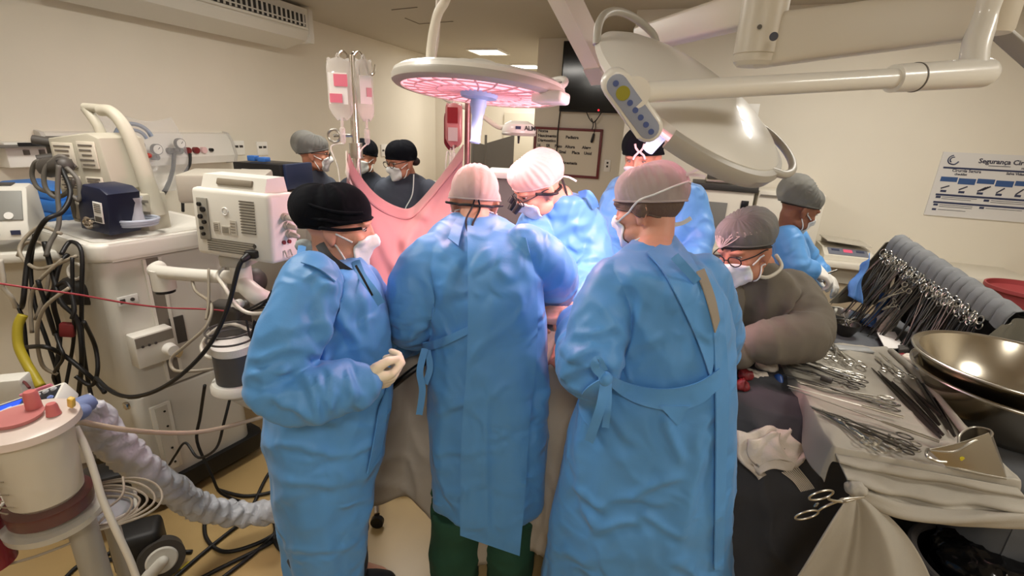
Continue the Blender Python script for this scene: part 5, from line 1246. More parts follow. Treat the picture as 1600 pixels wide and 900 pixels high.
# big folded gauze lying on the charcoal drape
def on_foot(X, Yv, lift): return V((X, Yv, foot_z(X, Yv) + lift))
Gq = []
for i in range(34):
    row = []
    for k in range(30):
        u, v = i / 33, k / 29
        a = lerp(V((1150, 672, 0)), V((1235, 668, 0)), u); b = lerp(V((1172, 744, 0)), V((1262, 722, 0)), u); p = lerp(a, b, v)
        p.x += 6 * math.sin(v * 7 + u * 3) - 10 * (u < .1) * math.sin(v * 5); p.y += 5 * math.sin(u * 9 + v * 2)
        Yv = lerp(1.41, 1.345, v); lift = .024 + .006 * math.sin(u * 8 + v * 5) + .005 * math.sin(u * 17 + 2 * v) * math.sin(v * 11)
        row.append(at(p.x, p.y, Yv - lift))
    Gq.append(row)
gz = MB(); gz.sheet(Gq, .014); go = gz.obj('gauze_pad', gauze, label='large white folded gauze on the charcoal drape, below the stained cloths', cat='gauze', sharp=180)
Gq = [[p + (CAMP - p).normalized() * .018 + V((.02, 0, .0)) for p in r[4:24]] for r in Gq[3:22]]
gz = MB(); gz.sheet(Gq, .010); gz.obj('folded_layer', gauze, go, sharp=180)
mb = MB()
for k in range(9):
    a = at(1222 + k * 3, 738 - k, 1.34); mb.tube([a, at(1240 + k * 3, 752, 1.335), at(1252 + k * 2.5, 768 - k * .6, 1.33)], .0022, n=5)
mb.obj('gauze_fringe', gauze, go)
crumple('gauze_pad', gauze, [(at(1196, 622, 1.56), (.035, .03, .02)), (at(1212, 640, 1.53), (.03, .03, .02)), (at(1192, 648, 1.50), (.028, .02, .016))], 'small crumpled white gauze with faint pink marks, above the large gauze', 'gauze', amp=.008, seed=2, freq=28, voxel=.004)
cl = crumple('stained_gauze', gauze, [(at(1158, 612, 1.58), (.034, .03, .02)), (at(1180, 588, 1.64), (.035, .03, .022)), (at(1198, 572, 1.69), (.03, .03, .018))], 'blood-stained crumpled gauze at the right surgeon\'s side', 'gauze', amp=.010, seed=5, freq=24, voxel=.004)
crumple('blood_stain', bloodm, [(at(1158, 602, 1.545), (.026, .012, .018)), (at(1166, 586, 1.585), (.020, .012, .014))], None, None, amp=.010, seed=8, freq=45, voxel=.004, parent=cl)
mb = MB(); mb.tube([at(1140, 620, 1.5), at(1160, 636, 1.47), at(1176, 650, 1.45), at(1200, 660, 1.44), at(1248, 660, 1.44)], .0055, n=8); mb.obj('suction_tube', mat('tube_grey', (150, 150, 152), .3), label='thin grey suction tube lying under the small crumpled gauze', cat='tube')
mb = MB(); mb.tube([at(1146, 628, 1.52), at(1166, 634, 1.5), at(1180, 634, 1.49)], .004, n=6); mb.obj('suture_strand', mat('strand_blue', (60, 96, 150), .4), label='short blue strand beside the blood-stained gauze', cat='cord')
mb = MB(); mb.capsule([at(1216, 590, 1.62), at(1222, 612, 1.58)], (.016, .013)); mb.obj('bulb_syringe', mat('deep_blue', (36, 72, 140), .4), label='blue plastic bulb on the charcoal drape beside the tray edge', cat='syringe')

# --- screen cloth between patient head and field
top = catmull([at(546, 240, 1.98), at(556, 262, 2.02), at(585, 296, 2.14), at(618, 316, 2.26), at(645, 319, 2.33), at(676, 290, 2.40), at(704, 254, 2.45), at(722, 226, 2.48)], 10)
bot = catmull([at(520, 520, 1.62), at(560, 520, 1.72), at(600, 505, 1.84), at(640, 490, 1.95), at(680, 480, 2.05), at(722, 470, 2.15)], 14)
nu, nv = 90, 60; Gs = []
for i in range(nu):
    u = i / (nu - 1); a = samp(top, u); b = samp(bot, u); row = []
    for k in range(nv):
        v = k / (nv - 1); p = lerp(a, b, v ** .92)
        f = .030 * math.sin(u * 13 + 3.5 * v + 1.2 * math.sin(v * 4)) * (.2 + .6 * v) * (1 - .7 * u) + .034 * math.sin(u * 7 - v * 6) + .006 * math.sin(u * 27 + v * 6) * v
        sag = .05 * math.exp(-((u - .45) / .3) ** 2) * math.sin(math.pi * v)
        row.append(p + V((.35, -.94, 0)) * (f + sag) + V((0, 0, -.02 * math.sin(math.pi * u) * math.exp(-v * 4))))
    Gs.append(row)
q = np.array([[list(p) for p in r] for r in Gs]); s_ = q.shape; q = q.reshape(-1, 3); nv_ = np.array(CAMP) - q; nv_ /= np.linalg.norm(nv_, axis=1, keepdims=True)
q = q + nv_ * creases(q, nv_, [(556, 262, 622, 440, .020, 11), (580, 296, 660, 410, .018, 12), (548, 290, 604, 470, .022, 10), (600, 312, 700, 350, .012, 9), (718, 240, 640, 372, .018, 11), (700, 268, 618, 420, .016, 10), (640, 330, 625, 470, .016, 12), (660, 330, 690, 390, .014, 10)])[:, None]; q = q.reshape(s_)
Gs = [[V(p) for p in r] for r in q]
mb = MB(); mb.sheet(Gs, .004); sc = mb.obj('screen_drape', screenm, label='pink-lit cloth screen slung in a V between the two drip stands', cat='drape', sharp=180)
# turned-over border of the screen
mb = MB(); mb.sheet([[lerp(r[0], r[5], t) + V((.2, -.94, .2)) * .010 for t in (0, .2, .4, .6, .8, 1.0)] for r in Gs], .006); mb.obj('folded_border', screenm, sc, sharp=180)
mb = MB(); mb.sheet([[r[0] + V((-.02, .02, .01)), r[0] + V((-.005, -.03, -.03)), r[3] + V((.0, -.035, -.03)), r[6] + V((.01, -.01, -.02))] for r in Gs[:8]], .006); mb.obj('clipped_corner', mat('cloth_pale', (206, 196, 184), .9), sc, sharp=180)

# --- drip stands
chrome = mat('chrome', (214, 208, 200), 0.18, 1.0)
bagm = mat('bag_clear', (238, 232, 226), 0.25, alpha=0.35, spec=.5)
bagl = mat('bag_label', (235, 232, 226), 0.5); bagp = mat('bag_pink', (226, 120, 140), 0.45); bagr = mat('bag_blood', (120, 20, 30), 0.35); pinkw = mat('bag_rose', (214, 150, 158), .4)
def stand(x, y, zt, r, label, mt=chrome, hooks=True):
    t = thing('drip_stand', V((x, y, 0)), label, 'drip stand')
    mb = MB(); mb.cyl((x, y, .09), (x, y, zt), r, r, n=20); mb.obj('pole', mt, t)
    mb = MB()
    for k in range(5):
        a = k * 2 * math.pi / 5; mb.tube([(x, y, .12), (x + .12 * math.cos(a), y + .12 * math.sin(a), .10), (x + .27 * math.cos(a), y + .27 * math.sin(a), .075)], .014, n=8)
    mb.obj('base', mt, t)
    for k in range(5):
        a = k * 2 * math.pi / 5; c = V((x + .27 * math.cos(a), y + .27 * math.sin(a), .032)); mb = MB(); mb.cyl(c - V((0, .012, 0)), c + V((0, .012, 0)), .03, n=18); mb.obj('caster', dark, t)
    if hooks:
        mb = MB()
        for dx, dy in ((-1, 0), (1, 0), (0, 1)):
            mb.tube([(x, y, zt - .02), (x + dx * .03, y + dy * .03, zt + .012), (x + dx * .055, y + dy * .055, zt - .02), (x + dx * .065, y + dy * .065, zt - .06), (x + dx * .085, y + dy * .085, zt - .065), (x + dx * .095, y + dy * .095, zt - .03)], .0045, n=8)
        mb.obj('hook', mt, t)
    return t
ps = at(551, 140, 2.05); ztop = at(551, 86, 2.05).z
st = stand(ps.x, ps.y, ztop, .0165, 'chrome drip stand with two fluid bags at the left end of the pink screen')
mb = MB(); c = at(551, 235, 2.05); mb.cyl(V((ps.x, ps.y, c.z - .03)), V((ps.x, ps.y, c.z + .03)), .026, n=20); mb.obj('height_collar', steelm, st)
mb = MB(); c = at(540, 212, 2.02); mb.tube([c + V((.02, .02, 0)), c + V((-.03, 0, 0)), at(522, 212, 2.02)], .006, n=8); mb.tube([at(522, 212, 2.0) + V((.024 * math.cos(a), 0, .024 * math.sin(a))) for a in np.linspace(0, 6, 12)], .005, n=8, closed=True, sub=2); mb.obj('bag_clamp', steelm, st)
def bag(name, c, w_, h_, d_, label, fill=None, parts=(), yaw=0):
    t = thing(name, c - V((0, 0, h_ / 2)), label, 'fluid bag')
    mb = MB(T(c) @ rot(0, 0, yaw))
    rg = []
    for k in range(15):
        v = k / 14; z = h_ * (.5 - v); ww = w_ / 2 * (1 - .10 * math.exp(-((v) / .06) ** 2) - .55 * max(0, (v - .82) / .18) ** 2); dd = max(.003, d_ / 2 * math.sin(math.pi * min(1, .08 + v * .9)) ** .7)
        rg.append([V((ww * math.copysign(abs(math.cos(t_)) ** .7, math.cos(t_)), dd * math.sin(t_), z + .006 * math.sin(3 * t_ + v * 5))) for t_ in np.linspace(0, 2 * math.pi, 24, endpoint=False)])
    mb.loft(rg); mb.obj('pouch', fill or bagm, t, sharp=60)
    for (nm, m_, x0, x1, z0, z1) in parts:
        G = [[V((lerp(x0, x1, a) * w_ / 2, -d_ / 2 * .98 - .004 - (.003 if 'pink' in nm else 0), lerp(z0, z1, b) * h_ / 2)) for b in np.linspace(0, 1, 5)] for a in np.linspace(0, 1, 5)]
        mb = MB(T(c) @ rot(0, 0, yaw)); mb.sheet(G, .002); mb.obj(nm, m_, t, sharp=60)
    mb = MB(T(c) @ rot(0, 0, yaw)); mb.tube([(-.012, 0, h_ / 2 - .01), (0, 0, h_ / 2 + .02), (.012, 0, h_ / 2 - .01)], .003, n=6); mb.obj('hanger', bagm, t)
    mb = MB(T(c) @ rot(0, 0, yaw)); mb.cyl((0, 0, -h_ / 2 + .005), (0, 0, -h_ / 2 - .03), .006); mb.lathe([(.004, -.03), (.011, -.035), (.011, -.085), (.004, -.095)], (0, 0, -h_ / 2), n=16); mb.obj('drip_chamber', bagm, t)
    return t
b1 = at(531, 140, 2.0); bag('fluid_bag', b1, .095, .215, .028, 'clear fluid bag with pink label, left of the chrome pole', parts=(('label', bagl, -.75, .75, -.5, .55), ('pink_label', bagp, -.3, .8, .1, .5), ('pink_label', bagp, -.7, .3, -.45, -.15)))
b2 = at(570, 142, 2.04); bag('fluid_bag', b2, .07, .22, .028, 'clear fluid bag turned half away, right of the chrome pole', parts=(('label', bagl, -.7, .6, -.45, .5), ('pink_label', pinkw, .0, .6, -.2, .1)), yaw=35)
tubem = mat('tube_clear', (232, 228, 220), .2, alpha=.55)
mb = MB(); mb.tube([b1 + V((0, 0, -.2)), at(517, 230, 2.0), at(528, 262, 1.97), at(536, 320, 1.9), at(560, 420, 1.85)], .003, n=6); mb.obj('infusion_line', tubem, label='thin clear infusion line hanging from the left fluid bag', cat='tube')
mb = MB(); mb.tube([b2 + V((0, 0, -.2)), at(562, 240, 2.0), at(556, 290, 1.96), at(560, 360, 1.9)], .003, n=6); mb.obj('infusion_line', tubem, label='thin clear infusion line hanging from the right fluid bag', cat='tube')
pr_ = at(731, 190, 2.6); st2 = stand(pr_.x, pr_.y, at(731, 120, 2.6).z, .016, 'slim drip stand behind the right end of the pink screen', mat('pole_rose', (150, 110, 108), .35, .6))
q = at(709, 196, 2.56)
bag('blood_bag', q, .09, .20, .035, 'dark red blood bag on the far drip stand', mat('bag_red_clear', (190, 120, 120), .25, alpha=.8), parts=(('label', mat('label_grey', (176, 160, 156), .5), -.5, .6, -.75, -.1), ('blood_fill', bagr, -.6, .6, .1, .85)), yaw=-10)
bag('blood_bag', at(704, 206, 2.62), .07, .17, .03, 'second, darker blood bag behind the first on the far drip stand', bagr, yaw=20)
mb = MB(); mb.tube([q + V((0, 0, -.18)), at(712, 250, 2.5), at(702, 262, 2.45), at(707, 300, 2.45)], .006, n=8); mb.tube([q + V((-.02, 0, -.15)), at(698, 240, 2.5), at(694, 300, 2.45)], .004, n=6); mb.obj('transfusion_line', tubem, label='clear transfusion line with drip chambers under the blood bags', cat='tube')
# ================================================================== left: anaesthesia machine and its neighbours
mach = mat('machine_cream', (204, 201, 192), 0.45, var=.02, vscale=3); mach2 = mat('machine_ivory', (218, 215, 206), 0.4); seamm = mat('seam_dark', (120, 114, 104), .6); beige = mat('beige_plastic', (182, 176, 160), .5); navym = mat('navy_box', (22, 28, 52), .4); labelm = mat('label_white', (226, 224, 220), .5)
greyd = mat('grey_dark', (70, 66, 62), .5); clear = mat('clear_plastic', (228, 230, 232), .12, alpha=.04); cable = mat('cable_black', (18, 17, 18), .5); hoseg = mat('hose_grey', (92, 88, 82), .55)
c0 = V((-1.66, 1.83, 0)); ang = math.atan2(.87, .49)
MX = T(c0) @ Matrix.Rotation(ang, 4, 'Z')
am = thing('anaesthesia_machine', MX @ V((.26, .32, 0)), 'tall cream anaesthesia machine with rounded panels, cables hanging at its left', 'medical machine')
W0, D0 = .50, .62
def rr(w0, w1, d0, d1, r=.05, n=5):
    P = []
    for cx, cy, a0 in ((w1 - r, d0 + r, -90), (w1 - r, d1 - r, 0), (w0 + r, d1 - r, 90), (w0 + r, d0 + r, 180)):
        for k in range(n + 1):
            a = math.radians(a0 + 90 * k / n); P.append((cx + r * math.cos(a), cy + r * math.sin(a)))
    return P
mb = MB(MX); mb.prism(rr(-.03, W0 + .06, -.03, D0), .05, .14, bev=.01); mb.obj('base', dark, am)
mb = MB(MX); mb.prism(rr(0, W0, 0, D0 - .03), .10, .60, bev=.012); mb.obj('lower_cabinet', mach, am)
mb = MB(MX); mb.prism(rr(0, W0, 0, D0 - .03), .612, 1.235, bev=.012); mb.obj('upper_cabinet', mach, am)
mb = MB(MX); mb.prism(rr(.004, W0 - .004, .004, D0 - .04), .59, .62); mb.obj('seam', seamm, am)
mb = MB(MX); mb.prism(rr(-.02, W0 + .06, -.025, D0 + .02, .06, 8), 1.235, 1.31, bev=.016, seg=3); mb.obj('worktop', mach2, am)
mb = MB(MX); mb.prism(rr(.01, W0 + .02, .01, D0 - .02, .05, 8), 1.308, 1.314); mb.obj('tray_mat', mach, am)
for k, (x, y) in enumerate(((.06, .06), (W0 - .02, .06), (.06, D0 - .08), (W0 - .02, D0 - .08))):
    mb = MB(MX); mb.cyl((x, y - .018, .04), (x, y + .018, .04), .04, n=24); mb.obj('caster', dark, am)
# rails and small fittings on the visible face (local y = 0, facing -y)
mb = MB(MX); mb.box((.155, -.004, .93), (.012, .012, .58)); mb.box((.215, -.004, .93), (.012, .012, .58)); mb.obj('rail', mach2, am)
mb = MB(MX); mb.box((.185, -.001, .93), (.05, .006, .58)); mb.obj('rail_channel', seamm, am)
mb = MB(MX); mb.box((.07, -.004, 1.06), (.075, .006, .04), bev=.002); pl_ = mb.obj('nameplate', labelm, am)
mb = MB(MX); mb.box((.05, -.008, 1.06), (.018, .003, .02)); mb.obj('print', greyd, pl_); mb = MB(MX); mb.cyl((.085, -.007, 1.06), (.085, -.010, 1.06), .008, n=16); mb.obj('print', greyd, pl_)
mb = MB(MX); mb.box((.11, -.035, .84), (.155, .07, .15), bev=.008); fm = mb.obj('valve_module', mach2, am)
mb = MB(MX); mb.box((.11, -.072, .885), (.145, .004, .045)); mb.obj('module_strip', mat('strip_grey', (128, 122, 112), .4), fm)
mb = MB(MX); mb.cyl((.155, -.07, .82), (.155, -.115, .82), .028, .024, n=24); mb.obj('knob', white, fm)
mb = MB(MX); mb.cyl((.165, -.07, .80), (.185, -.10, .79), .020, .020, n=20); mb.obj('valve_port', chrome, fm)
mb = MB(MX)
for x in (.06, .085, .11): mb.cyl((x, -.07, .865), (x, -.076, .865), .006, n=12)
mb.obj('module_screw', greyd, fm)
mb = MB(MX); mb.box((.235, -.003, .865), (.06, .01, .13)); mb.obj('side_slot', greyd, am)
mb = MB(MX); mb.box((.10, -.006, .36), (.085, .014, .36), bev=.004); lp = mb.obj('lower_channel', mach2, am)
mb = MB(MX); mb.box((.10, -.014, .36), (.05, .006, .34)); mb.obj('channel_slot', mach, lp)
for z in (.22, .30, .42, .50): mb = MB(MX); mb.cyl((.11, -.016, z), (.11, -.02, z), .005, n=10); mb.obj('channel_hole', dark, lp)
mb = MB(MX); mb.box((.018, .1, .55), (.03, .09, .05), bev=.008); mb.box((-.012, .02, .58), (.02, .03, .03), bev=.005); mb.obj('hinge', chrome, am)
# monitor arm
a0 = at(245, 424, 1.86); a1 = at(378, 434, 1.70)
ar = thing('monitor_mount', a0, 'white swing arm from the machine to the back-turned patient monitor', 'monitor arm')
mb = MB(); mb.tube([a0 + V((-.03, .06, 0)), a0, lerp(a0, a1, .5) + V((0, 0, -.004)), a1], [.028, .028, .025, .026], n=16); mb.obj('arm', mach2, ar)
mb = MB(); c = a0 + V((.02, 0, 0)); mb.cyl(c + V((0, 0, -.075)), c + V((0, 0, .01)), .042, n=28); mb.obj('lower_pivot', mach2, ar)
mb = MB(); mb.cyl(c + V((0, 0, -.088)), c + V((0, 0, -.075)), .036, n=28); mb.obj('pivot_ring', dark, ar)
mb = MB(); mb.cyl(a1 + V((0, 0, -.045)), a1 + V((0, 0, .05)), .036, n=28); mb.obj('upper_pivot', mach2, ar)
e_ = at(418, 468, 1.66); mb = MB(); mb.tube([a1 + V((0, 0, -.03)), at(385, 448, 1.66), at(402, 462, 1.64), e_], [.026, .032, .034, .03], n=16); mb.obj('curved_bracket', mach2, ar)
mb = MB(); q = at(375, 474, 1.62); mb.cyl(q, q + V((0, -.03, .005)), .017, n=20); mb.obj('tilt_knob', white, ar)
mb = MB(); mb.box(a1 + V((.0, .0, .075)), (.10, .10, .05), bev=.012); mb.obj('mount_plate', lampg, ar)
# patient monitor
mc = at(361, 352, 1.60); MM = T(mc) @ rot(0, 0, -17) @ rot(-3, 0, 0)
pm_ = thing('patient_monitor', MM @ V((0, .06, -.13)), 'cream patient monitor seen from behind, vents and sockets on its back', 'monitor')
wm, hm_, dm = .335, .235, .125
mb = MB(MM); mb.box((0, dm / 2, 0), (wm, dm, hm_), bev=.016, seg=3); mb.obj('housing', mach2, pm_)
mb = MB(MM)
prof = [(.012, hm_ / 2 - .01), (.03, hm_ / 2 + .045), (dm - .02, hm_ / 2 + .05), (dm - .005, hm_ / 2 - .01)]
mb.loft([[V((x, a, b)) for a, b in prof] for x in (-wm / 2 + .035, -wm / 2 + .06, wm / 2 - .06, wm / 2 - .03)]); mb.obj('carry_handle', mach2, pm_, sharp=25)
mb = MB(MM); mb.box((.01, .022, hm_ / 2 + .024), (.15, .012, .022), R=rot(-18, 0, 0), bev=.004); mb.obj('handle_slot', mat('slot_tan', (128, 118, 102), .6), pm_)
mb = MB(MM); mb.box((-wm / 2 + .052, -.002, .012), (.046, .008, .145), bev=.003); cp = mb.obj('connector_panel', mat('panel_grey', (150, 146, 136), .5), pm_)
for k, (dx, z, r) in enumerate(((-.006, .062, .007), (.008, .045, .009), (-.006, .02, .008), (.009, .002, .007), (-.006, -.02, .006), (0, -.04, .006))):
    mb = MB(MM); x = -wm / 2 + .052 + dx; mb.cyl((x, -.006, z), (x, -.014, z), r, n=14); mb.obj('socket', dark, cp)
for (x0, x1, z0, z1, n, nm) in ((.045, .105, -.02, .085, 12, 'vent_slots'), (-.11, .095, -.095, -.055, 6, 'lower_vent')):
    mb = MB(MM)
    for k in range(n): mb.box(((x0 + x1) / 2, -.001, lerp(z0, z1, k / (n - 1))), (x1 - x0, .005, (z1 - z0) / n * .45))
    mb.obj(nm, mat('vent_dark', (104, 98, 88), .7), pm_)  # darker bars for the vent slots
for (x, z, w_, h_) in ((-.062, -.012, .026, .034), (-.022, -.018, .036, .026), (.012, -.008, .026, .05)):
    mb = MB(MM); mb.box((x, -.001, z), (w_, .003, h_)); lb = mb.obj('label', mat('label_grey2', (190, 184, 172), .5), pm_)
    mb = MB(MM)
    for k in range(4): mb.box((x - .002, -.003, z + h_ * (.3 - .2 * k)), (w_ * .75, .0015, .002))
    mb.obj('print', seamm, lb)
mb = MB(MM); mb.tube([(-.02 + .012 * math.cos(a), -.001, .045 + .012 * math.sin(a)) for a in np.linspace(0, 6, 12)], .0025, n=6, closed=True, sub=2); mb.cyl((-.02, 0, .045), (-.02, -.003, .045), .006); mb.obj('lock_ring', labelm, pm_)
mb = MB(MM); mb.cyl((.095, 0, -.062), (.095, -.004, -.062), .006, n=14); mb.obj('screw', greyd, pm_)
# side sockets with plugs, lit pink
for k, z in enumerate((.038, .008, -.022)):
    mb = MB(MM); y = .06 + .008 * k; mb.cyl((wm / 2, y, z), (wm / 2 + .012, y, z), .014, n=18); mb.capsule([(wm / 2 + .012, y, z), (wm / 2 + .045, y - .008, z - .003)], (.011, .008)); mb.obj('lead_plug', mat('plug_grey', (186, 178, 168), .4), pm_)
for y in (.05, .075):
    mb = MB(MM); mb.cyl((wm / 2, y, -.048), (wm / 2 + .006, y, -.048), .007, n=14); mb.obj('side_socket', mat('socket_red', (120, 40, 42)), pm_)
mb = MB(MM)
mb.tube([(wm / 2 + .004, .05, -.075), (wm / 2 + .012, .05, -.098), (wm / 2 + .012, .075, -.098), (wm / 2 + .004, .075, -.075)], .003, n=6, smooth=False); mb.obj('clip', lampg, pm_)
pw = MM @ V((.085, -.012, -.088)); mb = MB(); mb.capsule([pw, pw + V((-.01, -.03, -.012))], (.014, .010)); mb.box(pw + V((.005, .0, .0)), (.04, .03, .025), bev=.004)
mb.tube([pw + V((-.01, -.03, -.012)), at(372, 420, 1.52), at(356, 480, 1.50), at(330, 535, 1.48), at(290, 580, 1.48), at(245, 610, 1.52), at(205, 620, 1.56), at(175, 612, 1.62), at(150, 590, 1.68)], .0075, n=8); mb.obj('power_cable', cable, pm_)
# shelf block seen behind the monitor
mb = MB(); mb.box(at(330, 272, 2.1) + V((0, .12, -.06)), (.34, .3, .12), R=rot(0, 0, 20), bev=.012); mb.obj('equipment_cart', mat('cart_grey', (168, 162, 150), .5), label='low grey equipment top behind the patient monitor', cat='equipment')
bb = thing('analyser_box', at(415, 275, 2.75), 'black boxed device with a blue side standing behind the patient monitor', 'device')
MB_ = T(at(402, 262, 2.75)) @ rot(0, 0, -12)
mb = MB(MB_); mb.box((0, .1, -.05), (.30, .22, .15), bev=.006); mb.obj('case', dark, bb)
mb = MB(MB_); mb.box((.155, .14, -.045), (.03, .24, .14), bev=.006); mb.obj('side_panel', mat('panel_bluegrey', (28, 40, 70), .5), bb)
mb = MB(MB_); mb.box((-.07, -.012, -.03), (.045, .004, .04)); mb.obj('label', labelm, bb)
mb = MB(MB_); mb.box((-.07, .06, .045), (.05, .04, .03), bev=.004); mb.box((.0, .06, .042), (.05, .05, .025), bev=.004); mb.obj('blue_carton', mat('carton_blue', (52, 104, 176), .5), bb)
mb = MB(); mb.box(at(412, 262, 2.75) + V((0, .1, -.63)), (.5, .4, 1.0), bev=.01); mb.obj('side_cabinet', mat('cart_grey', (168, 162, 150)), label='pale grey side cabinet carrying the black boxed device', cat='cabinet')

# beige flow tower with handle on the machine top
TB = MX @ T((.10, .34, 1.31)); vt = thing('ventilator_unit', TB @ V((0, 0, 0)), 'beige monitor unit with carrying handle and printed labels on the machine top', 'device')
TC = T(at(163, 262, 2.16)) @ rot(0, 0, -8)
mb = MB(TC); mb.prism([(-.15, -.12), (.10, -.12), (.125, -.08), (.10, .13), (.05, .15), (-.15, .12)], -.09, .13, Matrix(((1, 0, 0, 0), (0, 0, 1, 0), (0, 1, 0, 0), (0, 0, 0, 1))), bev=.012); mb.obj('housing', beige, vt)
mb = MB(TC); mb.tube([(.02, .02, .24), (.075, .02, .235), (.125, .02, .17), (.16, .02, .05), (.185, .02, -.08), (.20, .02, -.2)], [.024, .024, .026, .03, .034, .04], n=14); mb.obj('column', beige, vt)
mb = MB(TC); mb.tube([(-.055, .02, .25), (.03, .02, .245), (.08, .02, .22)], .018, n=12); mb.tube([(-.05, .02, .245), (-.01, .02, .18), (.0, .02, .13)], .02, n=12); mb.obj('carry_handle', beige, vt)
for (x, z, w_, h_) in ((-.075, .055, .10, .10), (.04, .06, .085, .11), (-.075, -.06, .10, .06), (.045, -.06, .08, .06)):
    mb = MB(TC); mb.box((x, -.095, z), (w_, .006, h_), bev=.002); lb = mb.obj('label', mat('label_cream', (214, 206, 190), .5), vt)
    mb = MB(TC)
    for k in range(5): mb.box((x - .004 * (k % 2), -.0995, z + h_ * (.36 - .18 * k)), (w_ * (.8 - .12 * (k % 3)), .0015, .006))
    mb.obj('print', mat('print_grey', (112, 104, 96), .6), lb)
mb = MB(TC); mb.box((-.18, -.02, .05), (.06, .08, .15), bev=.01); mb.cyl((-.17, -.06, .10), (-.22, -.09, .11), .02); mb.cyl((-.17, -.06, .04), (-.21, -.10, .03), .018); mb.obj('side_fitting', greyd, vt)
mb = MB(TC); mb.box((.06, -.11, -.135), (.16, .10, .018), bev=.004); mb.obj('card_tray', labelm, vt)
mb = MB(TC); mb.box((.16, .02, -.24), (.10, .12, .28), bev=.01); mb.box((.0, .03, -.2), (.18, .10, .2), bev=.01); mb.obj('stand', beige, vt)
mb = MB(TC)
for k in range(4): mb.box((.205, -.042, -.13 - .05 * k), (.05, .004, .012))
mb.obj('stand_slot', seamm, vt)
# navy vaporiser box
TN = T(at(172, 322, 1.98)) @ rot(0, 0, -14) @ rot(0, 6, 0); nb_ = thing('vaporiser', TN @ V((0, 0, -.09)), 'navy blue box-shaped device with a white label on the machine top', 'device')
mb = MB(TN); mb.prism([(-.08, -.10), (.07, -.10), (.085, .07), (.05, .09), (-.04, .09), (-.055, .02), (-.08, .0)], -.07, .07, Matrix(((1, 0, 0, 0), (0, 0, 1, 0), (0, 1, 0, 0), (0, 0, 0, 1))), bev=.01); mb.obj('body', navym, nb_)
mb = MB(TN); mb.box((.035, -.074, -.01), (.045, .004, .085), bev=.001); lb = mb.obj('label', labelm, nb_)
mb = MB(TN); mb.box((.035, -.077, -.037), (.034, .002, .022)); mb.obj('print', greyd, lb)
mb = MB(TN)
for k in range(5): mb.box((.035, -.077, .025 - .008 * k), (.034, .002, .002))
mb.obj('print', greyd, lb)
mb = MB(TN); mb.cyl((-.015, -.07, -.06), (-.015, -.085, -.06), .026, n=20); mb.tube([(-.015 + .018 * math.cos(a), -.088, -.06 + .014 * math.sin(a)) for a in np.linspace(0, 6, 12)], .004, n=6, closed=True, sub=2); mb.obj('outlet_ring', chrome, nb_)
mb = MB(TN); mb.box((-.10, -.02, -.03), (.05, .09, .07), bev=.01); mb.box((-.13, -.02, -.06), (.03, .06, .05), bev=.008); mb.obj('side_latch', mat('latch_grey', (150, 142, 128), .5), nb_)
mb = MB(TN); mb.box((-.055, -.03, .026), (.05, .04, .004), R=rot(0, 0, 10)); mb.obj('paper_tag', labelm, nb_)
# clear funnel and coiled tubing on the machine top
cf = at(214, 352, 2.02); t = thing('water_trap', cf, 'clear plastic jar standing on coiled tubing beside the navy box', 'jar')
mb = MB(); mb.lathe([(.0, .005), (.035, .005), (.03, .06), (.032, .10), (.04, .12), (.037, .12), (.028, .10), (.026, .06), (.03, .01), (0, .01)], cf, n=32); mb.obj('jar', mat('jar_clear', (222, 226, 234), .1, alpha=.55), t)
mb = MB()
for k in range(3): mb.tube([cf + V(((.075 + .004 * k) * math.cos(a), (.07 + .004 * k) * math.sin(a), .008 + .010 * k)) for a in np.linspace(0, 2 * math.pi, 22, endpoint=False)], .006, n=8, closed=True, sub=2)
mb.obj('coiled_tube', mat('tube_bluish', (196, 204, 220), .2, alpha=.65), t)
# clear packed bag hanging at the gas panel
t = thing('breathing_set', onr(222, 250, -3.55), 'clear plastic bag with breathing tubes hung over the gas panel', 'bag')
pb = onr(222, 232, -3.55)
mb = MB(T(pb) @ ROT @ rot(0, 0, 60)); G = []
for i in range(16):
    u = i / 15; G.append([V((lerp(-.22, .20, u) + .06 * math.sin(v * 3), .02 * math.sin(u * 9 + v * 5) + .05 * math.sin(math.pi * u) * math.sin(math.pi * v), lerp(.2, -.22 - .08 * u, v) + .02 * math.sin(u * 7))) for v in np.linspace(0, 1, 14)])
mb.sheet(G, .002); mb.obj('film', mat('film_clear', (236, 238, 242), .15, alpha=.15), t, sharp=180)
mb = MB(T(pb) @ ROT @ rot(0, 0, 60))
mb.tube([(.10 * math.cos(a) - .03, .03, .06 + .10 * math.sin(a)) for a in np.linspace(.2, 3.1, 10)], .014, n=10); mb.tube([(.07 * math.cos(a) - .03, .035, .05 + .07 * math.sin(a)) for a in np.linspace(.2, 3.1, 10)], .012, n=10); mb.obj('breathing_tube', mat('tube_bluegrey', (140, 152, 170), .4), t)
mb = MB(T(pb) @ ROT @ rot(0, 0, 60)); mb.ball((.03, .03, -.05), (.022, .02, .018)); mb.obj('red_cap', mat('cap_red', (176, 60, 50), .4), t); mb = MB(T(pb) @ ROT @ rot(0, 0, 60)); mb.ball((-.03, .03, -.03), (.025, .02, .02)); mb.obj('yellow_cap', mat('cap_yellow', (206, 178, 70), .4), t)
mb = MB(); mb.tube([onr(225, 268, -3.5), onr(232, 285, -3.4), onr(240, 308, -3.3), onr(236, 330, -3.2)], .012, n=8); mb.obj('oxygen_hose', mat('hose_yellow', (196, 178, 92), .5), label='pale yellow hose hanging below the clear plastic bag', cat='hose')
mb = MB(); mb.tube([onr(297, 240, -3.86), onr(296, 258, -3.84), onr(284, 280, -3.8), onr(285, 300, -3.8), onr(286, 330, -3.7)], .012, n=8); mb.obj('power_cable', cable, label='black power cable plugged into the red wall socket', cat='cable')
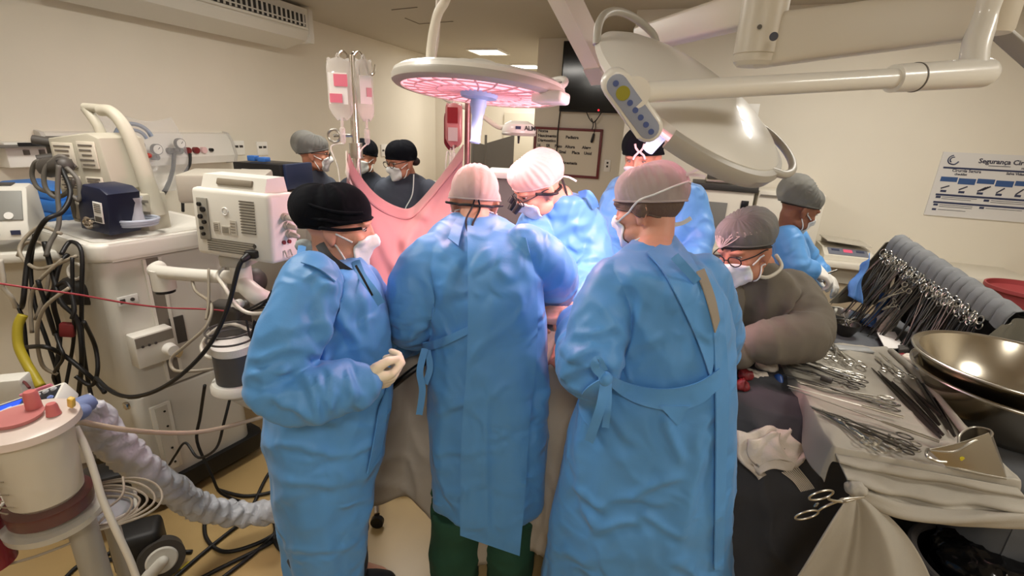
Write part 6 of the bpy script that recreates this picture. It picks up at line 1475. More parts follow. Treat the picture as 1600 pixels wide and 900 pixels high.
mb = MB(); mb.tube([onr(272, 240, -3.85), onr(270, 265, -3.8), onr(262, 290, -3.7), onr(250, 312, -3.5), onr(244, 330, -3.4)], .016, n=8); mb.obj('gas_hose', mat('cable_black', (18, 17, 18)), label='black gas hose hanging from the green port of the gas panel', cat='hose')
# counter against the left wall with papers, behind the machine
mb = MB(ROT); mb.box((-3.62, 3.0, .93), (.72, 2.6, .05), bev=.008); sh = mb.obj('side_counter', mach2, label='long white counter along the left wall below the gas panel', cat='counter')
mb = MB(ROT); mb.box((-3.66, 3.0, .46), (.6, 2.5, .9)); mb.obj('counter_base', mach, sh)

# white cart with defibrillator at the left edge
sc0 = onz(62, 352, 1.25); MS = T(V((-2.28, 2.06, 0))) @ rot(0, 0, 28)
ct = thing('side_cart', MS @ V((0, 0, 0)), 'white side cart at the left edge carrying the recorder with a screen', 'cart')
mb = MB(MS); mb.box((0, 0, 1.215), (.62, .46, .045), bev=.014); mb.obj('top', mach2, ct)
mb = MB(MS); mb.box((.0, .08, .63), (.5, .28, 1.12), bev=.012); mb.obj('body', wallm, ct)
for x in (-.2, .2):
    for y in (-.02, .18):
        mb = MB(MS); mb.cyl((x - .015, y, .035), (x + .015, y, .035), .035, n=20); mb.obj('caster', dark, ct)
MD = T(at(-12, 326, 1.98)) @ rot(0, 0, 26); df = thing('monitor_recorder', MD @ V((0, 0, -.11)), 'pale medical recorder with a bright screen on the side cart at the left edge', 'device')
Mp = Matrix(((0, 0, 1, 0), (1, 0, 0, 0), (0, 1, 0, 0), (0, 0, 0, 1)))
mb = MB(MD); mb.prism([(-.10, -.115), (.10, -.115), (.09, .08), (.04, .10), (-.02, .09), (-.085, -.05), (-.10, -.09)], -.16, .13, Mp, bev=.008); mb.obj('case', mach2, df)
tl = math.degrees(math.atan2(.065, .14)); 
mb = MB(MD @ T((-.055, -.056, .02)) @ rot(-tl, 0, 0)); mb.box((0, 0, 0), (.16, .006, .12), bev=.002); mb.obj('screen', mat('screen_lit', (200, 205, 205), .3, emit=(220, 226, 228), estr=.35), df)
mb = MB(MD @ T((.075, -.056, .02)) @ rot(-tl, 0, 0)); mb.box((0, 0, 0), (.085, .006, .125), bev=.002); kp = mb.obj('keypad', mat('keypad_grey', (138, 138, 134), .5), df)
mb = MB(MD @ T((.075, -.060, .0)) @ rot(-tl, 0, 0)); mb.cyl((0, 0, -.025), (0, -.012, -.025), .015, n=18); mb.box((0, 0, .03), (.05, .006, .02)); mb.obj('button', labelm, kp)
mb = MB(MD); mb.box((-.02, -.101, -.085), (.12, .006, .018)); mb.box((.09, -.101, -.085), (.03, .006, .018)); mb.obj('printer_slot', mat('slot_navy', (50, 54, 84), .5), df)
mb = MB(MD); mb.box((-.02, .02, .098), (.20, .05, .012), bev=.004); mb.obj('top_recess', greyd, df)
blu = mat('pack_blue', (46, 110, 186), .55, var=.1, vscale=8, wrinkle=.4, wscale=12)
for k, (xy, sz, nm) in enumerate((((74, 298, 2.45), (.16, .05, .034), 'upper'), ((80, 316, 2.42), (.19, .05, .036), 'middle'), ((92, 334, 2.40), (.2, .05, .034), 'lowest'))):
    mb = MB(); p = at(*xy); mb.box(p, (sz[0] * 2.4, .2, sz[2] * 2), R=rot(0, 4, -14), bev=.025, seg=3); bo = mb.obj('blue_pack', blu, label='%s blue wrapped pack stacked beside the recorder at the left' % nm, cat='pack', group='blue packs on the left')
mb = MB(ROT); p = at(85, 350, 2.42); r_0, s_0 = rs_of(p); mb.box((r_0, s_0 + .02, p.z - .03), (.5, .35, .02)); mb.box((r_0, s_0 + .05, p.z / 2 - .03), (.42, .25, p.z - .06)); mb.obj('pack_stand', mach, label='cream stand holding the blue packs behind the cables', cat='stand')

# black-cap absorber canister with its tray
cc = at(372, 596, 1.60); rr_ = .078; H_ = at(372, 516, 1.60).z - cc.z
ab = thing('absorber_canister', cc, 'clear canister filled black with a pale top layer, left of the woman', 'canister')
mb = MB(); mb.lathe([(0, -.03), (rr_ * 1.05, -.03), (rr_ * 1.18, -.02), (rr_ * 1.18, .0), (rr_ * 1.08, .012), (0, .012)], cc, n=48); mb.obj('base', mach2, ab)
mb = MB(); mb.lathe([(0, .014), (rr_ * .9, .014), (rr_ * .9, H_ * .60), (0, H_ * .60)], cc, n=48); mb.obj('black_fill', dark, ab)
mb = MB(); mb.lathe([(0, H_ * .605), (rr_ * .9, H_ * .605), (rr_ * .9, H_ * .74), (0, H_ * .76)], cc, n=48); mb.obj('pale_layer', mat('granule_pale', (214, 212, 206), .8, bump=.5, bscale=200), ab)
mb = MB(); mb.lathe([(rr_, .012), (rr_, H_ * 1.0), (rr_ * .96, H_ * 1.0), (rr_ * .96, .012)], cc, n=48, cap=False); mb.obj('cylinder', clear, ab)
mb = MB()
for z in (H_ * .86, H_ * 1.0): mb.tube([cc + V((rr_ * 1.02 * math.cos(a), rr_ * 1.02 * math.sin(a), z)) for a in np.linspace(0, 2 * math.pi, 24, endpoint=False)], .004, n=8, closed=True, sub=2)
mb.obj('rim', greyd, ab)
mb = MB(); mb.cyl(cc + V((0, 0, -.03)), cc + V((.01, .1, -.12)), .05, .06); mb.box(cc + V((-.02, .17, -.09)), (.1, .22, .06), bev=.01); mb.obj('holder', mach, ab)
# dark gear above the canister
mb = MB(); mb.ball(at(395, 440, 1.78), (.05, .06, .055)); mb.box(at(360, 500, 1.85), (.14, .1, .16), bev=.015); me = remesh(mb.bm, .006, 2); link(me, 'absorber_block', greyd, label='dark grey absorber block behind the canister and monitor arm', cat='machine part', sharp=60)
t = thing('wire_basket', at(392, 500, 1.56), 'black wire basket hanging behind the woman\'s sleeve', 'basket')
mb = MB()
for k in range(6):
    y = 462 + k * 3; mb.tube([at(372 + 4 * k, 500 - 3 * k, 1.6), at(392 + 4 * k, 486 - 2 * k, 1.6), at(425, 478 - 5 * k, 1.6)], .0028, n=6)
mb.obj('wire', cable, t)
mb = MB(); mb.tube([at(360, 478, 1.6), at(380, 486, 1.56), at(428, 462, 1.56)], .004, n=6); mb.tube([at(385, 500, 1.58), at(392, 528, 1.56), at(398, 500, 1.56), at(402, 525, 1.56)], .004, n=6); mb.obj('rim', cable, t)
# lead cover, heater unit and loops
tube_w = mat('tube_white', (206, 200, 188), .4); tube_g = mat('tube_greybeige', (150, 140, 124), .45)
def cab(name, pts, r, mt, label, cat='cable', group=None, n=8):
    mb = MB(); mb.tube([at(*p) for p in pts], r, n=n); return mb.obj(name, mt, label=label, cat=cat, group=group, sharp=180)
cab('sensor_lead', [(352, 416, 1.68), (340, 430, 1.64), (352, 450, 1.56), (370, 478, 1.54), (395, 490, 1.53), (440, 484, 1.5)], .0065, tube_w, 'white lead looping under the patient monitor to the woman\'s sleeve')
cab('sensor_lead', [(300, 436, 1.78), (306, 455, 1.74), (330, 476, 1.66), (322, 510, 1.60), (290, 540, 1.58), (268, 560, 1.58), (272, 578, 1.56), (300, 580, 1.54), (335, 576, 1.58)], .006, tube_g, 'grey lead looping in front of the machine face')
cab('sensor_lead', [(326, 420, 1.72), (326, 470, 1.66), (322, 500, 1.62)], .005, tube_g, 'short grey lead hanging beside the arm pivot')
cab('gas_tube', [(400, 520, 1.66), (360, 506, 1.7), (330, 520, 1.7), (315, 540, 1.68), (322, 556, 1.62), (345, 562, 1.58)], .007, tube_w, 'pale tube curling behind the absorber canister', 'tube')
cab('power_cable', [(320, 602, 1.7), (313, 650, 1.74), (308, 690, 1.74), (330, 740, 1.74), (345, 770, 1.76), (380, 785, 1.8)], .0065, cable, 'thin black cable running down the machine front to the floor')
cab('power_cable', [(360, 620, 1.66), (350, 660, 1.62), (338, 700, 1.64), (310, 715, 1.7), (290, 692, 1.76), (275, 710, 1.78), (265, 726, 1.8)], .0055, cable, 'thin black cable sagging across the lower machine panel')
cab('marker_line', [(-20, 440, 1.45), (60, 452, 1.5), (120, 460, 1.55), (200, 474, 1.62), (262, 481, 1.68), (320, 483, 1.7), (352, 486, 1.72)], .0035, mat('line_red', (146, 40, 50), .4), 'thin red line stretched across the machine at the left', 'line')
# hanging tangle at the left of the machine
random.seed(21)
def wig(pts, j): return [(x + random.uniform(-j, j), y + random.uniform(-j, j), Y + random.uniform(-.04, .04)) for x, y, Y in pts]
base_runs = [
    [(92, 250, 1.95), (110, 300, 1.9), (96, 330, 1.85), (70, 350, 1.8), (45, 400, 1.8), (38, 470, 1.8), (30, 480, 1.8)],
    [(95, 400, 1.8), (110, 380, 1.8), (128, 395, 1.78), (130, 450, 1.78), (128, 530, 1.78), (140, 600, 1.78), (150, 640, 1.8)],
    [(110, 400, 1.76), (112, 460, 1.74), (118, 520, 1.74), (112, 560, 1.74), (104, 600, 1.76), (96, 640, 1.8)],
    [(72, 380, 1.82), (80, 430, 1.8), (95, 470, 1.78), (120, 500, 1.75), (130, 560, 1.75), (120, 620, 1.8)],
    [(60, 440, 1.8), (78, 500, 1.78), (84, 520, 1.76), (70, 470, 1.75), (100, 440, 1.74), (116, 480, 1.74), (110, 500, 1.74)],
    [(85, 520, 1.74), (92, 545, 1.72), (100, 560, 1.72), (86, 590, 1.74), (100, 620, 1.78)],
    [(40, 540, 1.72), (70, 545, 1.7), (100, 555, 1.7), (130, 580, 1.72), (150, 600, 1.74), (165, 612, 1.76)],
    [(130, 500, 1.72), (148, 540, 1.72), (152, 580, 1.72), (140, 600, 1.74), (120, 590, 1.74)],
    [(20, 470, 1.78), (35, 500, 1.78), (45, 560, 1.78), (62, 600, 1.78), (80, 640, 1.8)],
    [(105, 395, 1.84), (90, 420, 1.82), (86, 470, 1.8), (92, 520, 1.78), (90, 580, 1.78)],
    [(55, 365, 1.85), (48, 420, 1.85), (58, 480, 1.82), (72, 530, 1.8), (90, 590, 1.78), (95, 640, 1.8)],
]
for k, r in enumerate(base_runs):
    cab('hanging_cable', wig(r, 3), .009 - .0012 * (k % 3), cable, 'black cable in the tangle hanging beside the machine', group='tangled black cables at the machine')
for k, r in enumerate([[(120, 400, 1.8), (60, 420, 1.8), (30, 390, 1.85), (60, 355, 1.9), (95, 365, 1.86)], [(108, 450, 1.74), (70, 480, 1.72), (58, 520, 1.72), (66, 570, 1.74), (90, 585, 1.76)], [(98, 405, 1.8), (60, 440, 1.78), (48, 470, 1.78), (50, 520, 1.76)], [(28, 400, 1.9), (40, 380, 1.9), (70, 385, 1.9), (75, 440, 1.86), (55, 500, 1.8)]]):
    cab('hanging_tube', r, .007, tube_g, ['grey-beige tube arching over the cable tangle', 'grey-beige tube looping low in the cable tangle', 'short grey-beige tube at the left of the cable tangle', 'grey-beige tube hanging below the side cart edge'][k], 'tube')
for k, r in enumerate([[(118, 262, 2.0), (95, 244, 1.98), (72, 262, 1.96), (70, 290, 1.95), (86, 308, 1.95), (106, 300, 1.96), (116, 280, 1.98)], [(80, 260, 2.02), (58, 252, 2.0), (50, 272, 2.0), (60, 294, 2.0), (85, 302, 2.0)], [(92, 258, 1.94), (90, 300, 1.92), (92, 350, 1.88), (78, 380, 1.84), (72, 400, 1.8)], [(104, 262, 1.95), (122, 282, 1.94), (124, 312, 1.92), (112, 308, 1.92), (118, 340, 1.95)]]):
    cab('corrugated_hose', r, .0085, hoseg, ['grey hose coiled in a large ring left of the beige unit', 'grey hose coiled in a small ring at the far left of the beige unit', 'grey hose hanging down from the ring to the cable tangle', 'grey hose curling down in front of the beige unit fitting'][k], 'hose', n=12)
mb = MB(); mb.capsule([at(76, 262, 2.0), at(100, 258, 1.98)], (.04, .034)); mb.obj('breathing_valve', greyd, label='dark grey cylindrical valve inside the hose rings', cat='valve')
cab('hanging_tube', [(0, 405, 1.7), (6, 440, 1.7), (2, 446, 1.7), (18, 465, 1.72), (24, 480, 1.75)], .008, tube_w, 'white tube at the far left edge above the yellow hose', 'tube')
cab('yellow_hose', [(36, 492, 1.70), (28, 510, 1.68), (29, 540, 1.66), (40, 565, 1.64), (52, 585, 1.62), (64, 604, 1.6)], .016, mat('hose_olive', (168, 152, 40), .45), 'thick olive-yellow hose bending down at the left edge', 'hose', n=12)
mb = MB(); mb.box(at(106, 515, 1.76), (.05, .03, .06), R=rot(0, 10, 20), bev=.008); mb.obj('red_connector', mat('connector_red', (120, 36, 40), .5), label='dull red connector block in the cable tangle', cat='connector')
mb = MB(); mb.box(at(130, 455, 1.95), (.16, .12, .10), R=rot(0, 8, 28), bev=.02); q = mb.obj('suction_regulator', mat('dark_case', (52, 50, 48), .5), label='dark rounded box with a pale ring behind the cable tangle', cat='device')
mb = MB(); mb.tube([at(118, 424, 1.84) + V((.03 * math.cos(a), .01 * math.sin(a), .03 * math.sin(a))) for a in np.linspace(0, 6, 14)], .006, n=8, closed=True, sub=2); mb.obj('ring', tube_w, q)

# ------------------------------------------------ lower left: suction jar, display panel, sleeve hose
jc = at(84, 800, .98); jt = at(66, 662, .98); Hj = jt.z - jc.z; rj = .098
sj = thing('suction_jar', jc, 'large clear suction jar with a pink lid and dark blood at its bottom', 'suction jar')
mb = MB(); mb.lathe([(0, .0), (rj * .86, .0), (rj * .9, .01), (rj, Hj), (rj * .965, Hj), (rj * .87, .014), (0, .012)], jc, n=56); mb.obj('jar', mat('jar_glass', (200, 196, 186), .12, alpha=.05), sj)
mb = MB(); mb.lathe([(0, .03), (rj * .62, .05), (rj * .74, Hj * .24), (rj * .86, Hj * .96), (0, Hj * .96)], jc, n=48); mb.obj('liner', mat('liner_milky', (216, 208, 190), .35, alpha=.85, wrinkle=.3, wscale=12), sj)
mb = MB(); mb.lathe([(0, .013), (rj * .86, .013), (rj * .885, Hj * .18), (rj * .8, Hj * .19), (0, Hj * .19)], jc, n=48); mb.obj('blood', mat('blood_dark', (78, 14, 17), .3), sj)
mb = MB()
for k in range(9):
    z = Hj * (.3 + .07 * k); a0 = -1.9; mb.tube([jc + V((rj * (.91 + .09 * z / Hj) * math.cos(a), rj * (.91 + .09 * z / Hj) * math.sin(a), z)) for a in np.linspace(a0, a0 + (.5 if k % 2 else .3), 5)], .0016, n=5, sub=2)
mb.obj('scale_mark', mat('scale_grey', (150, 140, 122), .5), sj)
mb = MB(); mb.lathe([(0, Hj + .012), (rj * .85, Hj + .012), (rj * 1.04, Hj + .006), (rj * 1.06, Hj - .012), (rj * 1.0, Hj - .014), (0, Hj - .004)], jc, n=56); mb.obj('lid', mat('lid_milky', (222, 206, 196), .3, alpha=.9), sj)
redl = mat('lid_rose', (200, 108, 106), .35)
mb = MB(); mb.lathe([(0, Hj + .014), (.045, Hj + .013), (.05, Hj + .024), (0, Hj + .026)], jc + V((-.01, -.005, 0)), n=36); mb.obj('lid_hub', mat('lid_red', (190, 118, 116), .35), sj)
for k, (dx, dy, h, r) in enumerate(((.0, .03, .055, .016), (-.045, -.035, .032, .015), (.055, .02, .03, .013), (-.09, -.01, .03, .012))):
    mb = MB(); mb.lathe([(0, 0), (r * 1.15, 0), (r, .01), (r * .9, h - .006), (r * .7, h), (0, h)], jc + V((dx, dy, Hj + .014)), n=20); mb.obj('lid_port', redl, sj)
mb = MB(); mb.box(jc + V((.075, .05, Hj + .03)), (.014, .012, .03), R=rot(10, 20, 0), bev=.003); mb.obj('yellow_clip', mat('clip_yellow', (222, 184, 84), .4), sj)
mb = MB(); mb.tube([jc + V((-.05, -rj * .98, Hj * .96)), jc + V((-.06, -rj * 1.05, Hj * .8)), jc + V((-.10, -rj * 1.0, Hj * .6))], .002, n=6); mb.obj('tether', tube_w, sj)
# second jar at the very edge
j2 = at(-14, 880, .92); mb = MB(); mb.lathe([(0, 0), (.05, 0), (.056, .16), (.05, .165), (.046, .01), (0, .01)], j2, n=36); o = mb.obj('suction_jar', mat('jar_blood', (118, 36, 44), .2), label='blood-filled jar cut off by the left edge of the picture', cat='suction jar')
mb = MB(); mb.tube([j2 + V((.057 * math.cos(a), .057 * math.sin(a), .165)) for a in np.linspace(0, 6, 18)], .004, n=8, closed=True, sub=2); mb.obj('rim', tube_w, o)
# stand: post, ring and clear tray of tubing
pz_ = V((jc.x + .03, jc.y + .03, 0))
sdn = thing('suction_stand', pz_, 'grey suction stand with a shelf under the jar', 'stand')
mb = MB(); mb.cyl((pz_.x, pz_.y, .06), (pz_.x, pz_.y, jc.z - .02), .032, n=24); mb.obj('post', mat('post_grey', (156, 152, 142), .45), sdn)
mb = MB(); mb.lathe([(0, -.022), (rj * 1.0, -.022), (rj * 1.02, -.004), (0, -.003)], jc, n=40); mb.obj('shelf', mat('clear_shelf', (206, 202, 190), .2, alpha=.6), sdn)
mb = MB(); mb.box((pz_.x, pz_.y, .05), (.36, .34, .05), bev=.02); mb.obj('foot', mat('post_grey', (156, 152, 142)), sdn)
tr = thing('tubing_tray', at(165, 810, 1.15), 'clear shallow tray of coiled thin tubing beside the jar', 'tray')
ta = [at(118, 800, 1.05), at(160, 770, 1.22), at(212, 772, 1.22), at(216, 808, 1.14), at(130, 850, 1.04)]
zc = sum(p.z for p in ta) / 5
mb = MB(); mb.prism([(p.x, p.y) for p in ta], zc - .012, zc, bev=.003); mb.obj('tray_base', mat('tray_clear', (196, 200, 208), .2, alpha=.5), tr)
mb = MB(); mb.tube([V((p.x, p.y, zc + .004)) for p in ta], .006, n=8, closed=True, smooth=False); mb.obj('tray_rim', mat('rim_clear', (216, 212, 202), .25, alpha=.8), tr)
mb = MB(); cxy = sum(ta, V((0, 0, 0))) / 5; mb.cyl((cxy.x, cxy.y, zc - .012), (cxy.x - .02, cxy.y + .02, .10), .02, .02); mb.box((cxy.x - .02, cxy.y + .02, .07), (.1, .1, .06), bev=.01); mb.obj('leg', mat('post_grey', (156, 152, 142)), tr)
for k in range(5):
    mb = MB(); rad = .07 + .012 * k; cx, cy = cxy.x - .02 + .006 * k, cxy.y - .01
    mb.tube([V((cx + rad * 1.3 * math.cos(a), cy + rad * .9 * math.sin(a), zc + .012 + .006 * k + .006 * math.sin(3 * a + k))) for a in np.linspace(0, 2 * math.pi, 18, endpoint=False)], .0035, n=6, closed=True, sub=3); mb.obj('tube_coil', tube_g, tr)
for k, r in enumerate([[(20, 830, 1.0), (8, 815, .98), (14, 800, 1.0), (34, 838, 1.0), (60, 845, .98), (120, 830, 1.0), (155, 790, 1.08)], [(0, 868, .95), (50, 850, .96), (110, 838, 1.0), (150, 806, 1.06), (190, 775, 1.14), (192, 745, 1.2)], [(0, 885, .93), (60, 868, .95), (130, 838, 1.0), (170, 800, 1.08)]]):
    cab('thin_tube', r, .0035, tube_g, ['thin tube looping out to the left under the suction jar', 'long thin tube running from the left edge to the tray', 'lowest thin tube running across below the suction jar'][k], 'tube')
# display panel
d0, d1, d2 = at(-22, 640, 1.14), at(101, 597, 1.20), at(113, 628, 1.12)
ex = (d1 - d0).normalized(); ey = (d1 - d2); ey = (ey - ex * ey.dot(ex)).normalized(); ez = ex.cross(ey).normalized()
wD = (d1 - d0).length; MDp = Matrix(((ex.x, ey.x, ez.x, d0.x), (ex.y, ey.y, ez.y, d0.y), (ex.z, ey.z, ez.z, d0.z), (0, 0, 0, 1)))
if (MDp.to_3x3() @ V((0, 0, 1))).dot(CAMP - d0) < 0: MDp = MDp @ Matrix.Scale(-1, 4, (0, 0, 1))
dp = thing('control_unit', MDp @ V((wD / 2, -.05, -.05)), 'white control unit with bright blue display and black keypad behind the jar', 'device')
mb = MB(MDp); mb.box((wD / 2, -.055, -.03), (wD, .12, .06), bev=.006); mb.obj('case', mach2, dp)
mb = MB(MDp); mb.box((wD * .72, -.044, .001), (wD * .50, .072, .003), bev=.001); mb.obj('keypad', mat('keypad_black', (24, 26, 34), .35), dp)
mb = MB(MDp); mb.box((wD * .30, -.052, .002), (wD * .46, .085, .004), bev=.001); mb.obj('display_bezel', mat('bezel_blue', (36, 60, 110), .4), dp)
mb = MB(MDp); mb.box((wD * .29, -.052, .005), (wD * .42, .066, .002)); mb.obj('display', mat('display_blue', (24, 70, 230), .3, emit=(26, 74, 240), estr=.9), dp)
for k, (u, v) in enumerate(((.60, -.024), (.70, -.022), (.80, -.020), (.90, -.020), (.62, -.052), (.72, -.048), (.92, -.056), (.66, -.07))):
    mb = MB(MDp); mb.lathe([(0, .008), (.006, .007), (.008, .002), (0, .002)], (wD * u, v, 0), n=16); mb.obj('key', mat('key_blue', (110, 130, 190), .3) if k == 6 else mat('key_silver', (176, 178, 182), .25), dp)
mb = MB(MDp); mb.box((wD * .36, -.048, .0065), (wD * .12, .02, .001), R=rot(0, 0, 10)); mb.obj('display_bar', mat('display_pale', (150, 180, 255), .3, emit=(150, 180, 255), estr=.8), dp)  # paler emissive bar on the blue display
mb = MB(MDp); mb.box((wD * .62, .008, -.02), (wD * .4, .006, .05)); mb.obj('pink_edge_label', mat('label_pink', (204, 120, 138), .5), dp)
p = MDp @ V((wD / 2, -.06, -.06)); mb = MB(); mb.cyl(p, V((p.x + .02, p.y + .05, .05)), .025); mb.box((p.x + .02, p.y + .05, .04), (.3, .3, .05), bev=.015); mb.obj('stand', mat('post_grey', (156, 152, 142)), dp)
mb = MB(); q = at(12, 605, 1.3); mb.box(q, (.10, .06, .07), R=rot(0, 0, 20), bev=.006); bx_ = mb.obj('adapter_box', mach, label='small grey box behind the blue display at the left edge', cat='box')
mb = MB(); mb.tube([q + V((.05, 0, .02)), at(38, 597, 1.3), at(46, 606, 1.26)], .004, n=6); mb.obj('cord', mat('cord_maroon', (90, 30, 34), .5), bx_)
mb = MB(); mb.tube([at(112, 640, 1.14), at(126, 634, 1.17), at(140, 628, 1.2)], .026, n=12); mb.ball(at(122, 644, 1.12), (.03, .03, .022)); me = remesh(mb.bm, .005, 2); link(me, 'clamp_head', mat('clamp_blue', (110, 126, 168), .45), label='blue-grey rounded clamp at the right end of the control unit', cat='clamp', sharp=180)
# clear sleeve hose
pts = [(118, 632, 1.25), (140, 650, 1.26), (165, 678, 1.29), (195, 708, 1.33), (225, 734, 1.38), (260, 760, 1.45), (295, 782, 1.53), (330, 797, 1.6), (370, 803, 1.66), (410, 801, 1.70), (450, 794, 1.72)]
Pc = catmull([at(*p) for p in pts], 10); mb = MB(); n = 20; rings = []; up = None; Ls = 0
for i, p in enumerate(Pc):
    d = (Pc[min(i + 1, len(Pc) - 1)] - Pc[max(i - 1, 0)]).normalized()
    if up is None: x, y, _ = frame(d); up = y
    x = up.cross(d).normalized(); y = d.cross(x).normalized(); up = y
    if i: Ls += (Pc[i] - Pc[i - 1]).length
    rb = .050 if i > 6 else .040
    ring = []
    for k in range(28):
        a = 2 * math.pi * k / 28; wv = math.sin(Ls * 105 + 1.6 * math.sin(2 * a + Ls * 14) + 1.0 * math.sin(a * 3)); rr2 = rb * (1 + .13 * wv + .07 * math.sin(4 * a + Ls * 40) + .05 * math.sin(Ls * 23 + a))
        q = p + (x * math.cos(a) + y * math.sin(a)) * rr2; q.z = max(q.z, .004); ring.append(q)
    rings.append(ring)
mb.loft(rings); mb.obj('warm_air_hose', mat('sleeve_grey', (186, 188, 194), .32, spec=.6, wrinkle=.4, wscale=24), label='wide crinkled silver-grey air hose running down to the floor', cat='hose', sharp=70)
cab('drain_tube', [(112, 655, 1.10), (150, 664, 1.14), (200, 672, 1.2), (250, 676, 1.3), (300, 676, 1.4), (340, 670, 1.48), (380, 660, 1.56), (430, 645, 1.62)], .008, mat('tube_tan', (188, 170, 148), .25, alpha=.85), 'long clear tan tube crossing in front of the machine to the woman', 'tube')
cab('drain_tube', [(118, 668, 1.06), (134, 700, 1.04), (148, 740, 1.02), (160, 780, 1.0), (182, 830, .98), (205, 880, .97), (222, 930, .96)], .0085, tube_w, 'cream tube running steeply down in front of the tubing tray', 'tube')
# wheeled base, black bag and floor cables
tw = thing('trolley_wheel', onz(250, 895, .0), 'large white-hubbed trolley wheel on the floor below the silver hose', 'wheel')
wc = onz(252, 872, .085); ax_ = (CAMP - wc); ax_.z *= .25; ax_.normalize()
mb = MB(); mb.cyl(wc - ax_ * .03, wc + ax_ * .02, .08, .082, n=40); mb.obj('tyre', greyd, tw)
mb = MB(); mb.cyl(wc + ax_ * .018, wc + ax_ * .026, .058, .05, n=40); mb.capsule([wc + ax_ * .03, wc + ax_ * .03 + V((-.05, -.03, -.05))], (.022, .03)); mb.obj('hub', mach2, tw)
mb = MB(); mb.box(onz(218, 850, .12), (.17, .14, .17), R=rot(0, 0, 30), bev=.03, seg=3); mb.obj('floor_pedal', mat('pedal_black', (30, 29, 30), .5), label='black rounded box on the floor between the tray and the wheel', cat='box')
mb = MB(); mb.box(onz(175, 770, .2), (.2, .14, .26), R=rot(0, 0, 30), bev=.03); mb.obj('motor_unit', mat('pedal_black', (30, 29, 30)), label='black pump unit half hidden behind the suction jar', cat='pump')
floor_runs = [([(320, 805), (322, 840), (350, 862), (400, 850), (440, 828)], 'black floor cable bowing below the silver hose'), ([(270, 905), (320, 862), (360, 830), (385, 812)], 'black floor cable running up from the wheel'), ([(300, 910), (360, 880), (420, 850), (445, 830)], 'middle black floor cable running under the gown'),
              ([(345, 905), (400, 862), (430, 830), (420, 800)], 'black floor cable nearest the woman'), ([(340, 765), (380, 775), (420, 770), (440, 760)], 'black cable on the floor behind the silver hose'), ([(395, 790), (420, 740), (445, 720)], 'short black cable behind the woman\'s hem'),
              ([(150, 880), (180, 860), (205, 868), (190, 900), (160, 905)], 'black cable coiled on the floor left of the wheel'), ([(205, 905), (230, 868), (300, 862)], 'black cable passing behind the wheel'), ([(100, 905), (130, 880), (180, 875), (215, 890)], 'black cable on the floor under the jar stand'), ([(440, 820), (428, 840), (440, 860), (460, 858)], 'black cable end curling at the gown hem')]
for run, lb in floor_runs:
    mb = MB(); mb.tube([onz(x, y, .009) for x, y in run], .0085, n=8); mb.obj('floor_cable', cable, label=lb, cat='cable', sharp=180)
mb = MB(); mb.tube([onz(282, 892, .006), onz(296, 880, .006)], .011, n=8, smooth=False); mb.obj('cable_tag', mat('clip_yellow2', (196, 172, 40), .5), label='yellow tag on the floor cable beside the wheel', cat='tag')
mb = MB(); a = RS(-1.32, 2.3, 0); mb.box(a + V((.03, .05, .14)), (.22, .3, .24), R=rot(0, 0, 30), bev=.02); mb.obj('foot_unit', dark, label='black floor box beside the machine base, behind the woman', cat='device')
# ================================================================== right: instrument tray, back table, rack, counter
tdrape = mat('tray_drape', (164, 158, 146), 0.88, var=.05, vscale=5, bump=.12, bscale=250, wrinkle=.25, wscale=7)
bdrape = mat('table_drape', (86, 88, 92), 0.9, var=.06, vscale=5, bump=.12, bscale=250, wrinkle=.3, wscale=6)
instr = mat('instrument_steel', (186, 182, 172), .28, 1.0)
instd = mat('instrument_dark', (96, 92, 86), .38, 1.0)
# --- tray stand
TL, TR_, BR_, BL_ = V((1.149, 1.925, 1)), V((1.60, 1.885, 1)), V((1.345, 1.055, 1)), V((.938, 1.165, 1))
ms = thing('instrument_stand', V((1.27, 1.5, 0)), 'instrument tray stand under the pale grey drape at the right', 'table')
mb = MB()
mb.prism([(p.x + (1.27 - p.x) * .05, p.y + (1.5 - p.y) * .05) for p in (BL_, BR_, TR_, TL)], .955, .985, bev=.004); mb.obj('tray', steelm, ms)
mb = MB(); mb.cyl((1.36, 1.55, .05), (1.36, 1.55, .96), .02); mb.obj('post', steelm, ms)
mb = MB(); mb.tube([(1.05, 1.35, .045), (1.36, 1.55, .05), (1.55, 1.75, .045)], .02, smooth=False); mb.tube([(1.15, 1.8, .045), (1.36, 1.55, .05)], .02, smooth=False); mb.obj('base', steelm, ms)
# --- its drape: top, rounded edges, skirts
nu, nv = 120, 150
def tray_pt(u, v): return lerp(lerp(BL_, BR_, u), lerp(TL, TR_, u), v)
def drape_pt(u, v):
    """u, v run past 0..1 into the skirts"""
    cu, cv = min(max(u, 0), 1), min(max(v, 0), 1); p = tray_pt(cu, cv); du, dv = u - cu, v - cv
    ou = (BR_ - BL_).normalized(); ov = (TL - BL_).normalized()
    d = math.hypot(du, dv)
    if d > 0:
        out = (ou * du + ov * dv).normalized(); k = 1 - math.exp(-d / .018)
        p = p + out * (.014 * k)
        p.z -= max(0, d - .010)
    return p
us = [-.12 + .12 * (i / 30) for i in range(30)] + [i / 50 for i in range(51)] + [1 + .10 * (i / 30) for i in range(1, 31)]
vs_ = [-.05 * (1 - i / 30) for i in range(30)] + [i / 60 for i in range(61)] + [1 + .25 * i / 20 for i in range(1, 21)]
G = []
